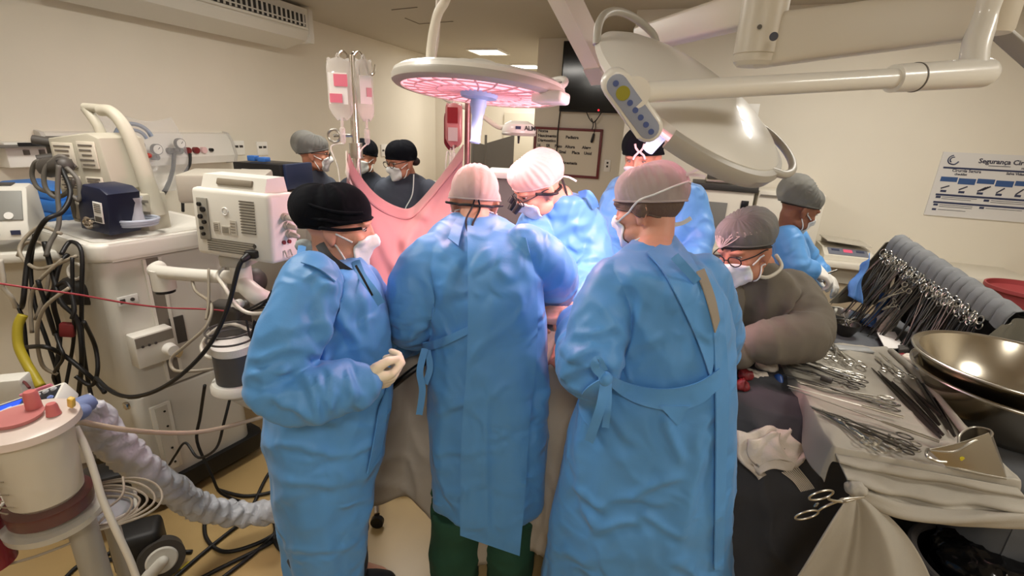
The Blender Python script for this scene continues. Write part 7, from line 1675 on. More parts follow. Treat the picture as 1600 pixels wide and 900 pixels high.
for u in us:
    row = []
    for v in vs_:
        p = drape_pt(u, v); fl = max(0, -v) / .05; fs = max(0, -u) / .12
        q = np.array([[p.x * 6, p.y * 6, p.z * 6]]); 
        p = p + V((-.35, -.94, 0)) * (fl * .004 * math.sin(u * 5 + 1)) + V((-.94, .3, 0)) * (fs * .016 * math.sin(v * 13))
        if fl == 0 and fs == 0 and 0 <= u <= 1: p.z += .0022 * math.sin(u * 17 + 3 * v) + .002 * math.sin(v * 23)
        row.append(p)
    G.append(row)
A_ = np.array([[list(p) for p in r] for r in G]); q = A_.reshape(-1, 3); rid = np.clip(1 - 2 * np.abs(pn(q * 7)), 0, 1) ** 3 * .006; A_[:, :, 2] += rid.reshape(A_.shape[:2])
td = sheet_np(A_, .004, 'tray_cloth', tdrape, label='pale grey cloth drape covering the instrument tray, gathered in a knot at its front corner', cat='drape')
# rolled band along the front and the gathered tail below
r0 = [at(1326, 758, 1.09), at(1345, 770, 1.075), at(1400, 796, 1.05), at(1470, 808, 1.03), at(1540, 810, 1.01), at(1625, 812, .985)]
mb = MB(); P_ = catmull(r0, 10)
rings = []
for i, p in enumerate(P_):
    t = i / (len(P_) - 1); d = (P_[min(i + 1, len(P_) - 1)] - P_[max(i - 1, 0)]).normalized(); x, y, _ = frame(d); rad = .009 + .011 * min(1, t * 3)
    rings.append([p + (x * math.cos(a) + y * math.sin(a)) * rad * (1 + .18 * math.sin(3 * a + t * 9)) for a in np.linspace(0, 2 * math.pi, 20, endpoint=False)])
mb.loft(rings); mb.obj('rolled_band', tdrape, td, sharp=180)
K = at(1338, 764, 1.07)
nu, nv = 90, 70; G = []
for i in range(nu):
    u = i / (nu - 1); row = []
    for k in range(nv):
        v = k / (nv - 1); ang_ = lerp(-1.25, 1.6, u)
        wid = .012 + .36 * v ** .75
        p = K + V((wid * ang_ * .58 + .035 * v, wid * (-.10 * ang_) - .10 * v ** .7, -.62 * v - .02 + .12 * v * max(0, ang_) ** 2 * (1 - v)))
        f = .040 * v ** .6 * math.sin(u * 9 + 1.6 * math.sin(v * 3)) + .042 * v ** .7 * math.sin(u * 15 + 2 * v + 2) + .010 * v * math.sin(u * 31 + v * 7)
        p = p + V((-.3, -.95, 0)) * f; row.append(p)
    G.append(row)
mb = MB(); mb.sheet(G, .005); mb.obj('gathered_tail', tdrape, td, sharp=180)
# front face of the cloth, pulled into folds towards the knot
G = []
for i in range(90):
    u = i / 89; a = lerp(BL_, BR_, u) + V((-.006, -.014, -.012)); b = samp(P_, u) + V((0, 0, .004)); row = []
    for k in range(24):
        v = k / 23; p = lerp(a, b, v); fan = math.sin(11 * v * (1.2 - .5 * u) + 4 * u * v)
        row.append(p + V((-.3, -.95, 0)) * (.022 * fan * math.sin(math.pi * v) * (1 - .5 * u) + .010 * math.sin(u * 19 - v * 5) * v + .016 * math.sin(math.pi * v) * math.sin(u * 6 + 1)))
    G.append(row)
mb = MB(); mb.sheet(G, .004); mb.obj('front_fold', tdrape, td, sharp=180)
mb = MB(); mb.ball(K, (.028, .026, .022)); me = remesh(mb.bm, .004, 2); co, no = vget(me); vset(me, co + no * (.006 * pn(co * 80))[:, None]); link(me, 'knot', tdrape, td, sharp=180)

# --- surgical clamps: one of a kind, then copies
def clamp_proto(name, L, ring, mt, curve=0.0, open_=.04):
    t = thing(name, V((0, 0, 0)), None, None)
    for s_ in (-1, 1):
        mb = MB(); j = .36 * L
        mb.tube([(0, s_ * .0012, 0), (.16 * L, s_ * (.003 + curve * .5), 0), (j, -s_ * .002 * 0 + s_ * .002, s_ * .0015), (.62 * L, -s_ * (.004 + open_ * L * .30), -s_ * .001), (L - ring * 2, -s_ * (.006 + open_ * L * .8), 0)], [.0014, .0026, .0036, .0028, .0026], n=8)
        c = V((L - ring, -s_ * (.004 + open_ * L * .8 + ring * .55), 0))
        mb.tube([c + V((ring * 1.15 * math.cos(a), ring * .8 * math.sin(a), 0)) for a in np.linspace(0, 2 * math.pi, 16, endpoint=False)], .0024, n=8, closed=True, sub=2)
        mb.obj('shank', mt, t)
    mb = MB(); mb.cyl((.36 * L, 0, -.005), (.36 * L, 0, .005), .0045, n=14); mb.obj('pivot_screw', mt, t)
    mb = MB(); mb.box((.80 * L, 0, 0), (.006, .012, .003)); mb.obj('ratchet', mt, t)
    return t
def tweezer_proto(name, L, mt):
    t = thing(name, V((0, 0, 0)), None, None)
    for s_ in (-1, 1):
        mb = MB(); mb.loft([[V((x, y + a * w_, z + b * .0008)) for a, b in ((-1, -1), (1, -1), (1, 1), (-1, 1))] for x, y, z, w_ in ((0, 0, s_ * .001, .0012), (.2 * L, 0, s_ * .004, .003), (.55 * L, 0, s_ * .007, .0052), (.85 * L, 0, s_ * .004, .005), (L, 0, s_ * .001, .0035))]); mb.obj('arm', mt, t, sharp=60)
    return t
def rod_proto(name, L, mt, hw=.0055):
    t = thing(name, V((0, 0, 0)), None, None)
    mb = MB(); mb.tube([(0, 0, 0), (.5 * L, 0, 0), (.68 * L, 0, 0)], [.0016, .0022, .003], n=8); mb.obj('shaft', mt, t); mb = MB(); mb.tube([(.66 * L, 0, 0), (.8 * L, 0, 0), (L, 0, 0)], [.004, hw, .0045], n=10); mb.obj('handle', mt, t)
    return t
PRO = {'c': clamp_proto('surgical_clamp', .21, .014, instr), 'd': clamp_proto('surgical_clamp', .21, .014, instd), 's': clamp_proto('surgical_scissors', .15, .013, instr, open_=.09), 't': tweezer_proto('tissue_forceps', .21, instd), 'r': rod_proto('long_probe', .28, instr)}
LN = {'c': .21, 'd': .21, 's': .15, 't': .21, 'r': .28}; used = set(); PRO['g'] = clamp_proto('surgical_clamp', .13, .021, instr, open_=.22); LN['g'] = .13
def place(kind, p, q, label, group=None, flip=0.0, cat='surgical instrument'):
    src = PRO[kind]; o = src if kind not in used else copy_tree(src); used.add(kind)
    d = (q - p); k = d.length / LN[kind]; x = d.normalized(); up = V((0, 0, 1)); y = up.cross(x).normalized(); z = x.cross(y)
    if flip: y, z = y * math.cos(flip) + z * math.sin(flip), z * math.cos(flip) - y * math.sin(flip)
    o.matrix_world = Matrix(((x.x, y.x, z.x, p.x), (x.y, y.y, z.y, p.y), (x.z, y.z, z.z, p.z), (0, 0, 0, 1))) @ Matrix.Diagonal((k, max(.9, min(1.15, k)), 1, 1))
    for kk in ('label', 'category', 'group'):
        if kk in o: del o[kk]
    tag(o, label, cat, group); return o
tz = 1.012
GT = 'clamps and probes lying on the instrument tray'
LST = [('c', 1209, 531, 1297, 558, 'first clamp from the back edge of the tray, beside the grey sleeve'), ('c', 1220, 536, 1290, 548, 'clamp crossing the first one at the back edge of the tray'), ('d', 1207, 553, 1352, 600, 'clamp with its rings in the ringed bunch at mid tray, tip past the left edge'), ('c', 1240, 556, 1348, 592, 'clamp second from the back in the ringed bunch at mid tray'),
       ('c', 1222, 562, 1336, 588, 'clamp third from the back in the ringed bunch at mid tray'), ('d', 1230, 572, 1342, 604, 'clamp nearest the camera in the ringed bunch at mid tray'), ('d', 1225, 585, 1404, 637, 'long clamp with rings close to the forceps, tip past the left edge'), ('r', 1230, 602, 1412, 652, 'long dark-handled probe lying below the long clamp'),
       ('c', 1250, 598, 1398, 628, 'long slim clamp between two probes at mid tray'), ('r', 1246, 596, 1392, 634, 'bright probe lying against the long slim clamp'), ('r', 1232, 606, 1468, 690, 'longest thin rod running across the tray to the steel blade'), ('d', 1268, 637, 1424, 690, 'near clamp ending in the ringed pile by the steel blade'),
       ('c', 1266, 634, 1412, 700, 'near clamp beside the ringed pile, tip at the left edge'), ('s', 1290, 646, 1392, 704, 'scissors with open rings nearest the front edge of the tray'), ('c', 1285, 640, 1364, 694, 'clamp with its rings just left of the near scissors'), ('d', 1320, 660, 1430, 706, 'short clamp under the ringed pile by the steel blade'), ('c', 1330, 664, 1438, 700, 'short clamp on top of the ringed pile by the steel blade'),
       ('s', 1290, 530, 1340, 572, 'small scissors at the back middle of the tray'), ('s', 1300, 534, 1318, 566, 'small needle holder beside the small scissors at the back'), ('c', 1374, 551, 1418, 590, 'bright clamp at the back right corner of the tray'), ('s', 1368, 556, 1394, 582, 'small scissors next to the bright clamp at the back right')]
for k, (kd, x0, y0, x1, y1, lb) in enumerate(LST):
    place(kd, onz(x0, y0, tz + .004 * (k % 4)), onz(x1, y1, tz + .004 * (k % 4) + .003), lb, GT)
for k, (x0, y0, x1, y1, lb) in enumerate([(1362, 575, 1470, 684, 'first from the left'), (1372, 580, 1466, 676, 'second from the left'), (1384, 590, 1474, 680, 'third from the left'), (1394, 596, 1466, 672, 'fourth from the left, darkest'), (1408, 592, 1468, 664, 'fifth from the left'), (1420, 604, 1470, 650, 'short one sixth from the left'), (1428, 584, 1482, 670, 'second from the right'), (1432, 580, 1492, 682, 'longest, at the right edge of the tray')]):
    place('t', onz(x0, y0, tz + .003 * (k % 3)), onz(x1, y1, tz + .003 * (k % 3)), 'tissue forceps in the fan on the tray, ' + lb, 'forceps in a fan on the tray', flip=1.2)
# clamp gripping the knot
place('g', K + V((.0, -.03, .0)), at(1256, 792, 1.0), 'ring-handled clamp gripping the gathered knot of the tray drape', flip=1.3)
# dark probe tips, ampoule, padding
mb = MB(); mb.cyl(onz(1283, 590, tz + .006), onz(1300, 596, tz + .006), .010, n=16); mb.obj('rubber_cap', greyd, label='small dark rubber cap among the clamps at mid tray', cat='cap')
mb = MB(); mb.tube([onz(1216, 524, 1.02), onz(1250, 528, 1.022), onz(1290, 534, 1.02)], .02, n=12); mb.obj('rolled_towel', tdrape, label='rolled grey towel along the back edge of the tray', cat='towel', sharp=180)
mb = MB(); mb.box(onz(1322, 544, 1.008), (.2, .05, .010), R=rot(0, 0, -6), bev=.005); mb.obj('plastic_sleeve', mat('sleeve_clear', (190, 192, 192), .25, alpha=.7), label='flat clear plastic sleeve at the back of the tray', cat='sleeve')
# bent steel blade / holder at the near right corner
bl = thing('retractor_blade', onz(1510, 735, 1.005), 'bent brushed-steel blade standing on the near right corner of the tray', 'retractor')
b0, b1, b2, b3 = onz(1478, 728, 1.008), onz(1572, 748, 1.008), at(1545, 676, .0 + onz(1572, 748, 1.008).y + .05), at(1450, 702, onz(1478, 728, 1.008).y + .01)
def bent(nm, quad, bulge, mt, th=.003, n=14):
    a, b, c, d = quad; G = []
    for i in range(n):
        u = i / (n - 1); row = []
        for k in range(n):
            v = k / (n - 1); p = lerp(lerp(a, b, u), lerp(d, c, u), v); row.append(p + bulge * math.sin(math.pi * u) * v)
        G.append(row)
    mb = MB(); mb.sheet(G, th); return mb.obj(nm, mt, bl, sharp=60)
bent('front_plate', (b0, b1, b2, b3), V((.0, -.006, 0)), brushed)
rim = [at(1498, 702, 1.10), at(1500, 680, 1.14), at(1520, 668, 1.17), at(1546, 672, 1.15), at(1548, 682, 1.12)]
bot_ = [onz(1500, 728, 1.008), onz(1504, 712, 1.008), onz(1530, 706, 1.008), onz(1562, 720, 1.008), onz(1572, 746, 1.008)]
G = [[lerp(a, b, v) for v in np.linspace(0, 1, 10)] for a, b in zip(catmull(rim, 6), catmull(bot_, 6))]
mb = MB(); mb.sheet(G, .003); mb.obj('curved_back', brushed, bl, sharp=60)
mb = MB(); mb.tube(rim + [at(1520, 690, 1.09), at(1490, 706, 1.075), at(1452, 704, 1.08)], .0032, n=8); mb.tube([b0, lerp(b0, b1, .5) + V((0, -.004, 0)), b1], .003, n=8); mb.obj('rolled_edge', instr, bl)
mb = MB(); mb.cyl(lerp(b0, b2, .3) + V((0, -.012, 0)), lerp(b0, b2, .3) + V((0, -.004, 0)), .006, n=12); mb.obj('yellow_mark', mat('mark_yellow', (206, 190, 40), .5), bl)
mb = MB(); mb.tube([b3, at(1448, 712, 1.06), at(1462, 720, 1.05), at(1478, 722, 1.05)], .004, n=8); mb.obj('folded_tip', instr, bl)
# padding edge at the tray's right: a folded towel band
mb = MB(); mb.tube([onz(1392, 548, 1.012), onz(1430, 582, 1.014), onz(1480, 640, 1.014), onz(1520, 690, 1.014)], .012, n=10); mb.obj('towel_roll', tdrape, label='narrow rolled cloth edge along the right side of the tray', cat='towel', sharp=180)

# --- back table
bt = thing('back_table', V((2.05, 1.75, 0)), 'large back table under a dark grey drape at the right edge', 'table')
mb = MB(); poly = [(1.52, 1.16), (2.45, 1.02), (2.62, 2.45), (1.66, 2.62)]
mb.prism(poly, .86, .90, bev=.012); mb.obj('top', steelm, bt)
for x, y in ((1.6, 1.24), (2.36, 1.12), (2.5, 2.3), (1.74, 2.5)):
    mb = MB(); mb.cyl((x, y, 0), (x, y, .87), .02); mb.obj('leg', steelm, bt)
G = []
cx, cy = 2.06, 1.8
out = catmull([V((x, y, 0)) for x, y in [(1.51, 1.15), (1.53, 1.5), (1.58, 1.9), (1.66, 2.62), (2.1, 2.56), (2.62, 2.45), (2.55, 1.6), (2.46, 1.01), (2.0, 1.07)]], 10, closed=True)
for i, p in enumerate(out + [out[0]]):
    row = []; d = V((p.x - cx, p.y - cy, 0)).normalized(); f = .02 * math.sin(i * .7) + .012 * math.sin(i * 1.9)
    for k in range(9): row.append(V((lerp(cx, p.x, k / 8), lerp(cy, p.y, k / 8), .904 + .003 * math.sin(i * .4 + k))))
    row[-1] = row[-1] + d * .004
    for z in (.893, .86, .8, .7, .6, .5, .4, .3): row.append(V((p.x, p.y, z)) + d * (.02 + f * (.9 - z) * 2))
    G.append(row)
mb = MB(); mb.sheet(G, .005); bd = mb.obj('table_cloth', bdrape, label='dark grey drape spread over the back table under the steel basins', cat='drape', sharp=60)
# folds seen beside the basins
for k, (x, y) in enumerate(((1550, 680), (1565, 700))):
    mb = MB(); a, b = onz(1500 + 30 * k, y - 16, .908), onz(1640, y + 14, .908); mb.tube([a, lerp(a, b, .5) + V((0, 0, .004)), b], [.003, .010, .006], n=8); mb.obj('drape_fold', bdrape, bd, sharp=180)
# --- steel basins, nested
bc = onz(1588, 566, 1.15); bR = .262
def basin(c, R, h, label):
    t = thing('steel_basin', c - V((0, 0, h)), label, 'basin')
    mb = MB(); pr = [(0, -h), (R * .52, -h), (R * .60, -h + .006), (R * .82, -h * .55), (R * .95, -h * .12), (R * .97, -.006), (R * 1.03, -.002), (R * 1.045, -.006), (R * 1.04, -.012), (R * .985, -.014), (R * .965, -h * .14), (R * .835, -h * .56), (R * .615, -h + .001), (R * .53, -h - .006), (0, -h - .006)]
    mb.lathe(pr, c, n=96); mb.obj('bowl', mat('basin_steel', (192, 184, 168), .22, 1.0, bump=.02, bscale=30), t, sharp=40)
    mb = MB(); mb.tube([c + V((R * 1.045 * math.cos(a), R * 1.045 * math.sin(a), -.006)) for a in np.linspace(0, 2 * math.pi, 60, endpoint=False)], .004, n=8, closed=True, sub=2); mb.obj('rolled_rim', instr, t)
    return t
basin(bc, bR, .17, 'upper of two nested steel basins on the back table')
basin(V((bc.x + .01, bc.y - .015, bc.z - .055)), bR * 1.03, .185, 'lower of two nested steel basins, under the upper one')
# --- small things between tray and rack
mb = MB(); a, b, c, d = onz(1370, 520, .935), onz(1398, 519, .935), onz(1413, 545, .935), onz(1383, 545, .935); mb.prism([(p.x, p.y) for p in (a, b, c, d)], .934, .938); o = mb.obj('paper_card', mat('card_white', (226, 222, 216), .7), label='white paper card lying beside the blue handle', cat='card')
mb = MB(); mb.prism([(p.x, p.y) for p in (onz(1402, 543, .93), onz(1416, 543, .93), onz(1420, 550, .93), onz(1404, 551, .93))], .92, .945, bev=.004); mb.obj('dark_clip', greyd, label='small dark clip at the corner of the white card', cat='clip')
mb = MB(); mb.box(onz(1410, 556, .925), (.04, .025, .02), R=rot(0, 0, 20), bev=.006); mb.obj('vial_stopper', mat('cap_dark_red', (130, 30, 34), .4), label='small dark red cap below the white card', cat='cap')
mb = MB(); p = onz(1362, 508, .915); mb.lathe([(0, 0), (.062, 0), (.06, .01), (.035, .03), (.022, .05), (.020, .13), (.028, .17), (.02, .178), (0, .178)], p, n=28, R=rot(0, 10, 0)); mb.obj('lamp_handle_cover', mat('handle_blue', (44, 84, 140), .42), label='dark blue flared plastic handle standing between the bowls and the card', cat='handle')
crumple('gauze_pad', gauze, [(onz(1388, 500, .965), (.045, .04, .05)), (onz(1396, 490, .99), (.035, .03, .03))], 'white gauze ball standing right of the blue handle', 'gauze', amp=.008, seed=15, freq=20, voxel=.005)
crumple('gauze_pad', gauze, [(onz(1380, 514, .925), (.035, .025, .02))], 'small white gauze scrap at the foot of the blue handle', 'gauze', amp=.006, seed=16, freq=24, voxel=.004)
def bowl(px_, r, h, label, mt=instr):
    c = onz(px_[0], px_[1], .95 + h * .5); t = thing('steel_bowl', c - V((0, 0, h)), label, 'bowl'); c = V((c.x, c.y, .91 + h))
    t.location = c - V((0, 0, h))
    mb = MB(); mb.lathe([(0, -h), (r * .55, -h), (r * .9, -h * .4), (r, 0), (r * 1.06, .002), (r * 1.06, -.002), (r * 1.02, -.004), (r * .93, -h * .42), (r * .57, -h - .003), (0, -h - .003)], c, n=40); mb.obj('bowl', mt, t)
    return t, c
t, c = bowl((1318, 484), .085, .05, 'wide steel bowl behind the tray, beside the olive-grey sleeve')
t, c = bowl((1325, 502), .055, .06, 'small dark steel bowl holding needles in front of the wide bowl', instd)
for k in range(7):
    a = k * .9; mb = MB(); mb.tube([c + V((.03 * math.cos(a), .03 * math.sin(a), -.03)), c + V((-.035 * math.cos(a + .4), -.04 * math.sin(a + .7), .018 + .004 * k))], .0022, n=6, smooth=False); mb.obj('suture_needle', instr, label='slim needle sticking out of the small steel bowl', cat='needle', group='needles in the small steel bowl')
t, c = bowl((1296, 494), .05, .045, 'small steel bowl half hidden by the olive-grey sleeve')
mb = MB(); mb.tube([onz(1404, 494, .93), onz(1436, 486, .93)], .006, n=8, smooth=False); mb.obj('syringe_barrel', mat('barrel_pale', (206, 202, 196), .3), label='pale slim syringe barrel lying beside the basin', cat='syringe')
crumple('gauze_pad', gauze, [(onz(1424, 562, .925), (.035, .03, .02)), (onz(1438, 556, .93), (.03, .02, .03))], 'crumpled white paper between the tray edge and the basins', 'paper', amp=.006, seed=18, freq=24, voxel=.004)

# --- hanging rack of instruments
rA, rB = at(1400, 388, 2.45), at(1556, 492, 1.86)
dR = (rB - rA); sideR = V((dR.y, -dR.x, 0)).normalized()
if sideR.x > 0: sideR = -sideR        # towards the picture's left
rk = thing('instrument_rack', V(((rA.x + rB.x) / 2, (rA.y + rB.y) / 2, .91)), 'long instrument rack with a pleated grey cloth folded over its top rail', 'rack')
mb = MB(); mb.cyl(rA - dR * .05, rB + dR * .12, .008, n=14); mb.obj('rail', steelm, rk)
for t_ in (-.03, 1.10):
    p = rA + dR * t_; mb = MB(); mb.cyl(V((p.x, p.y, .91)) - sideR * .06, p, .010, n=12); mb.cyl(V((p.x, p.y, .912)) - sideR * .12, V((p.x, p.y, .912)) + sideR * .05, .010, n=12); mb.obj('support', steelm, rk)
flapm = mat('rack_cloth', (112, 114, 116), .9, var=.05, vscale=6, bump=.15, bscale=250)
nu = 150; G = []
for i in range(nu):
    u = i / (nu - 1); base = rA + dR * (-.04 + 1.16 * u); s_ = abs(math.sin(u * 15 * math.pi + .6 * math.sin(u * 9))); pl = .007 * (1 - math.exp(-(s_ / .22) ** 2))
    row = []
    for k, (o_, z) in enumerate(((-.10, -.10), (-.085, -.02), (-.06, .045), (-.03, .062), (.0, .056), (.02, .03), (.028, .0), (.034, -.022))):
        row.append(base + sideR * (o_ + pl * (k > 3)) + V((0, 0, z + .004 * math.sin(u * 50))))
    G.append(row)
mb = MB(); mb.sheet(G, .004); mb.obj('folded_cloth', flapm, rk, sharp=50)
# end curtains
ec = mat('rack_end_cloth', (108, 104, 92), .9, bump=.15, bscale=250)
for sgn, t_ in ((-1, -.05), (1, 1.13)):
    p = rA + dR * t_; G = []
    for i in range(16):
        u = i / 15; row = []
        for k in range(16):
            v = k / 15; w_ = .05 + .26 * v
            row.append(p + sideR * lerp(-.08, w_ * (.75 if sgn < 0 else 1.0), u) + V((0, 0, lerp(.045 * (1 - u * .8), -.34, v))) + dR.normalized() * (sgn * (.012 * math.sin(u * 9 + v * 3) + .03 * v)))
        G.append(row)
    mb = MB(); mb.sheet(G, .004); mb.obj('end_cloth', ec, rk, sharp=60)
back = []
for i in range(60):
    u = i / 59; p = rA + dR * (-.04 + 1.16 * u); back.append([p - sideR * (.05 + .03 * v) + V((0, 0, .03 - .38 * v)) + sideR * .006 * math.sin(i * .8) for v in np.linspace(0, 1, 10)])
mb = MB(); mb.sheet(back, .004); mb.obj('back_cloth', mat('rack_back', (52, 50, 48), .9), rk, sharp=60)
# the hung instruments
def hung_proto():
    t = thing('hanging_clamp', V((0, 0, 0)), None, None); L = .34
    for s_ in (-1, 1):
        mb = MB(); c = V((0, s_ * .015, -.014)); mb.tube([c + V((0, .0125 * math.cos(a), .017 * math.sin(a))) for a in np.linspace(0, 2 * math.pi, 14, endpoint=False)], .0026, n=7, closed=True, sub=2); mb.obj('finger_ring', instr, t); mb = MB()
        mb.tube([(0, s_ * .010, -.03), (0, s_ * .006, -.10), (0, s_ * .002, -.17)], .0028, n=6, sub=3); mb.obj('shank', instd, t)
    mb = MB(); mb.tube([(0, 0, -.165), (0, .001, -.24), (.004, 0, -.37)], [.0048, .0036, .002], n=6, sub=3); mb.obj('jaw', instd, t)
    return t
hp_ = hung_proto(); random.seed(5); NH = 58; yaw0 = math.atan2(sideR.y, sideR.x)
for k in range(NH):
    u = (k + .5) / NH; o = hp_ if k == 0 else copy_tree(hp_)
    p = rA + dR * (u * .99) + sideR * (.046 + .014 * (k % 2)) + V((0, 0, -.012 - .016 * (k % 3)))
    o.location = p; o.rotation_euler = (random.uniform(-.05, .05), -.14 - .24 * (1 - u) - random.uniform(0, .14), yaw0 + random.uniform(-.5, .5))
    o.scale = (1, 1, .90 + random.uniform(0, .12))
    for kk in ('label', 'category', 'group'):
        if kk in o: del o[kk]
    tag(o, 'ring-handled clamp hanging in the dense row under the pleated grey cloth', 'surgical instrument', 'clamps hanging in the rack')
# a few lying in front of the rack
for k, (x0, y0, x1, y1, lb) in enumerate(((1372, 472, 1420, 448, 'long bright clamp leaning against the hanging row'), (1378, 484, 1402, 474, 'short bright clamp below the leaning one'))):
    place('c', at(x0, y0, 2.02), at(x1, y1, 2.02), lb, flip=1.2)
# blue wrap hanging at the far end of the rack
G = []
for i in range(14):
    u = i / 13; row = []
    for k in range(10):
        v = k / 9; a, b = at(1344, 418, 2.36), at(1360, 396, 2.36); c, d = at(1322, 462, 2.30), at(1344, 474, 2.30)
        row.append(lerp(lerp(a, b, v), lerp(c, d, v), u) + V((.01 * math.sin(u * 8), .012 * math.sin(v * 7 + u * 3), 0)))
    G.append(row)
mb = MB(); mb.sheet(G, .004); mb.obj('blue_wrap', mat('wrap_blue', (84, 132, 200), .6), label='light blue wrap hanging at the far end of the instrument rack', cat='cloth', sharp=180)
# red bin behind the rack
rc = at(1585, 452, 2.75); mb = MB(); mb.lathe([(0, -1.0), (.15, -1.0), (.20, 0), (.21, .0), (.21, -.02), (.2, -.03), (.0, -.1)], V((rc.x + .1, rc.y, 1.05)), n=40); o = mb.obj('waste_bin', mat('bin_red', (150, 62, 64), .5), label='dull red bin just visible behind the rack at the right edge', cat='bin')

# --- counter on the far wall with devices
cz = .94; counterm = mat('counter_white', (222, 216, 202), .4)
k_ = thing('long_counter', RS(1.2, 4.5, 0), 'white counter along the right wall with devices standing on it', 'counter')
mb = MB(ROT); mb.box((1.05, 4.49, cz - .02), (2.9, .52, .045), bev=.008); mb.obj('worktop', counterm, k_)
mb = MB(ROT); mb.box((1.05, 4.30, cz - .10), (2.84, .03, .14)); mb.obj('apron', mat('counter_grey', (176, 170, 156), .5), k_)
for r in (-.3, .75, 2.4):
    mb = MB(ROT); mb.box((r, 4.5, .45), (.05, .45, .9), bev=.004); mb.obj('leg', mat('counter_grey', (176, 170, 156)), k_)
def dev_box(name, pl, pr, ptop, pbot, s, depth, label, cat, mt):
    a, b = ons(pl, pbot, s), ons(pr, pbot, s); ra, rb = rs_of(a)[0], rs_of(b)[0]; h = ons((pl + pr) / 2, ptop, s).z - cz
    t = thing(name, RS((ra + rb) / 2, s + depth / 2, cz), label, cat); mb = MB(ROT); mb.box(((ra + rb) / 2, s + depth / 2, cz + h / 2), (rb - ra, depth, h), bev=.01); mb.obj('case', mt, t)
    return t, ra, rb, h
t, ra, rb, h = dev_box('ultrasound_unit', 1072, 1164, 296, 380, 4.32, .34, 'cream device with grey screen and dark top band on the counter behind the capped man', 'device', counterm)
mb = MB(ROT); mb.box(((ra + rb) / 2, 4.49, cz + h + .02), (rb - ra + .04, .38, .05), bev=.006); mb.obj('dark_lid', mat('lid_dark', (56, 54, 52), .5), t)
mb = MB(ROT); mb.box((ra + (rb - ra) * .34, 4.315, cz + h * .48), ((rb - ra) * .5, .012, h * .62), bev=.004); mb.obj('screen', mat('screen_grey', (158, 156, 148), .3), t)
mb = MB(ROT)
mb.box((ra + (rb - ra) * .87, 4.315, cz + h * .78), ((rb - ra) * .12, .012, h * .14), bev=.003); mb.obj('button_block', dark, t)
mb = MB(ROT); mb.cyl((ra + (rb - ra) * .72, 4.31, cz + h * .5), (ra + (rb - ra) * .72, 4.27, cz + h * .5), .03, n=20); mb.obj('knob', white, t)
zt = cz + h + .047
mb = MB(ROT); mb.box(((ra + rb) / 2 + .02, 4.5, zt + .012), (.34, .24, .03), bev=.008); o = mb.obj('steel_tray', brushed, label='steel tray lying on the dark lid of the cream device', cat='tray')
mb = MB(ROT); mb.box(((ra + rb) / 2 - .08, 4.5, zt + .04), (.12, .14, .03), bev=.006); mb.obj('dark_pouch', greyd, o); mb = MB(ROT); mb.box(((ra + rb) / 2 + .10, 4.48, zt + .038), (.1, .1, .02), bev=.005); mb.obj('pale_pouch', labelm, o)
t, ra, rb, h = dev_box('white_cabinet', 1168, 1272, 300, 388, 4.36, .36, 'plain white box unit on the counter behind the bending helper', 'device', counterm)
mb = MB(ROT); mb.box(((ra + rb) / 2, 4.352, cz + h - .035), (rb - ra - .03, .01, .012)); mb.obj('lid_seam', seamm, t)
mb = MB(ROT); mb.box((rb - .06, 4.35, cz + .10), (.06, .01, .04)); mb.obj('label', mat('label_navy', (60, 66, 110), .5), t); mb = MB(ROT); mb.box((rb - .06, 4.34, cz + .025), (.08, .02, .025), bev=.004); mb.obj('foot_grip', dark, t)
a, b = ons(1288, 384, 4.36), ons(1366, 392, 4.36); ra, rb = rs_of(a)[0], rs_of(b)[0]
t = thing('infusion_pump', RS((ra + rb) / 2, 4.5, cz), 'low white device with a pink-lit display on the counter, right of the bending helper', 'device')
mb = MB(ROT); mb.loft([[V((r, s, z)) for s, z in ((4.30, cz + .004), (4.30, cz + .04), (4.42, cz + .085), (4.62, cz + .09), (4.62, cz + .004))] for r in (ra, rb)]); mb.obj('case', counterm, t, sharp=30)
mp_ = ROT @ T(((ra + rb) / 2, 4.36, cz + .0655)) @ rot(20.5, 0, 0)
mb = MB(mp_); mb.box((0, 0, 0), ((rb - ra) * .8, .09, .006)); mb.obj('front_panel', mat('panel_bluegrey2', (120, 124, 136), .4), t)
mb = MB(mp_); mb.box((0.0, .01, .004), ((rb - ra) * .18, .04, .004)); mb.obj('display', mat('display_pink', (214, 90, 116), .4, emit=(220, 96, 120), estr=.4), t)
mb = MB(mp_)
for x in (-.25, .25): mb.box(((rb - ra) * x, .015, .004), ((rb - ra) * .16, .025, .003))
mb.obj('key_group', mat('keys_navy', (70, 76, 100), .5), t)
mb = MB(ROT); mb.box(((ra + rb) / 2, 4.5, cz + .13), (rb - ra - .03, .26, .006), R=rot(0, 4, 0)); mb.box(((ra + rb) / 2, 4.6, cz + .11), (rb - ra - .06, .03, .04)); mb.obj('lid', mat('lid_pale', (196, 190, 176), .4), t)
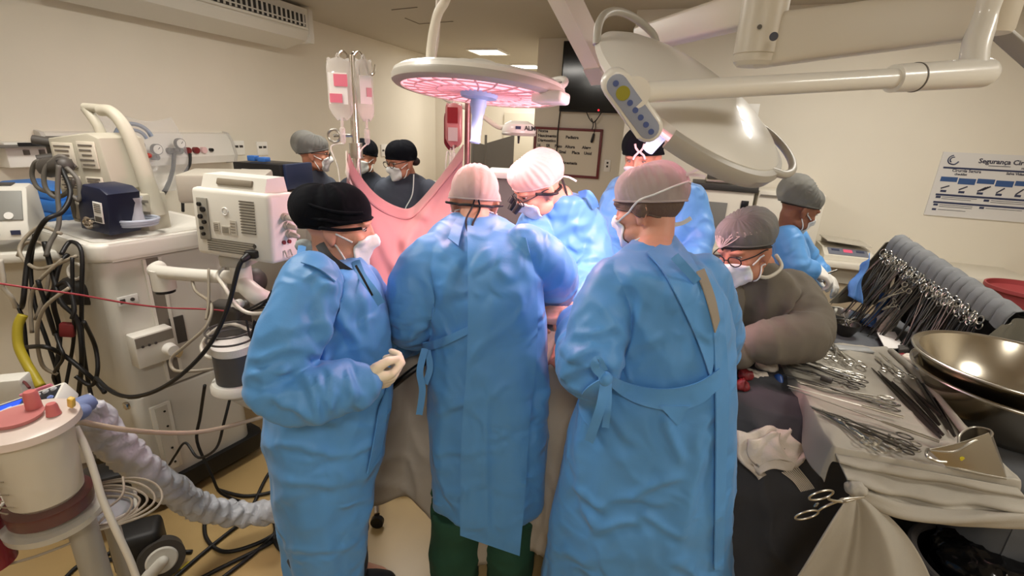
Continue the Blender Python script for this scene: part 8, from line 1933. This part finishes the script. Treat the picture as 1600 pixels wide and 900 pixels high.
# cupboard and board under the counter end
mb = MB(ROT); mb.box((1.50, 4.52, .44), (1.3, .40, .84), bev=.006); o = mb.obj('under_cabinet', mat('cab_taupe', (164, 152, 132), .5), label='taupe cabinet below the right wall counter', cat='cabinet')
mb = MB(ROT); mb.box((1.50, 4.31, .48), (.6, .02, .6), bev=.004); d_ = mb.obj('door', mat('cab_tan', (176, 162, 138), .5), o)
mb = MB(ROT); mb.cyl((1.74, 4.30, .55), (1.74, 4.27, .55), .012); mb.obj('knob', steelm, d_)
mb = MB(); a = at(1296, 424, 2.48); b = at(1252 + 60, 424, 2.48); mb.tube([at(1268, 434, 2.44), at(1284, 430, 2.45), at(1308, 422, 2.47)], .005, n=8); mb.obj('instrument_probe', instd, label='dark thin instrument held out by the bending helper', cat='surgical instrument')
# --- dark things under the back table
uc = V((1.42, .98, 0))
q = onz(1548, 896, .60); t = thing('waste_bucket', V((q.x, q.y, 0)), 'black round bucket with a grey rim under the tray drape, lower right corner', 'bucket')
mb = MB(); mb.lathe([(0, .0), (.15, .0), (.19, .6), (.18, .6), (.14, .02), (0, .02)], (q.x, q.y, .0), n=40); mb.obj('bucket', mat('gloss_black', (10, 10, 11), .15), t)
mb = MB(); mb.tube([V((q.x + .19 * math.cos(a), q.y + .19 * math.sin(a), .6)) for a in np.linspace(1.7, 5.2, 18)], .014, n=10); mb.obj('rim', mat('rim_grey', (70, 66, 64), .5), t)
crumple('waste_bag', mat('gloss_black', (10, 10, 11)), [(V((q.x + .03, q.y + .03, .60)), (.14, .11, .06)), (V((q.x + .16, q.y + .02, .62)), (.10, .1, .09)), (V((q.x + .06, q.y - .05, .62)), (.08, .07, .05))], 'shiny black bag bulging beside the black bucket', 'bag', amp=.02, seed=33, freq=12, voxel=.01)
mb = MB(); p = at(1606, 850, 1.15); mb.box(p + V((.08, 0, -.02)), (.20, .2, .12), R=rot(0, 0, 20), bev=.01); mb.obj('blue_case', mat('case_blue', (70, 130, 190), .5), label='corner of a blue case at the lower right edge of the picture', cat='case')
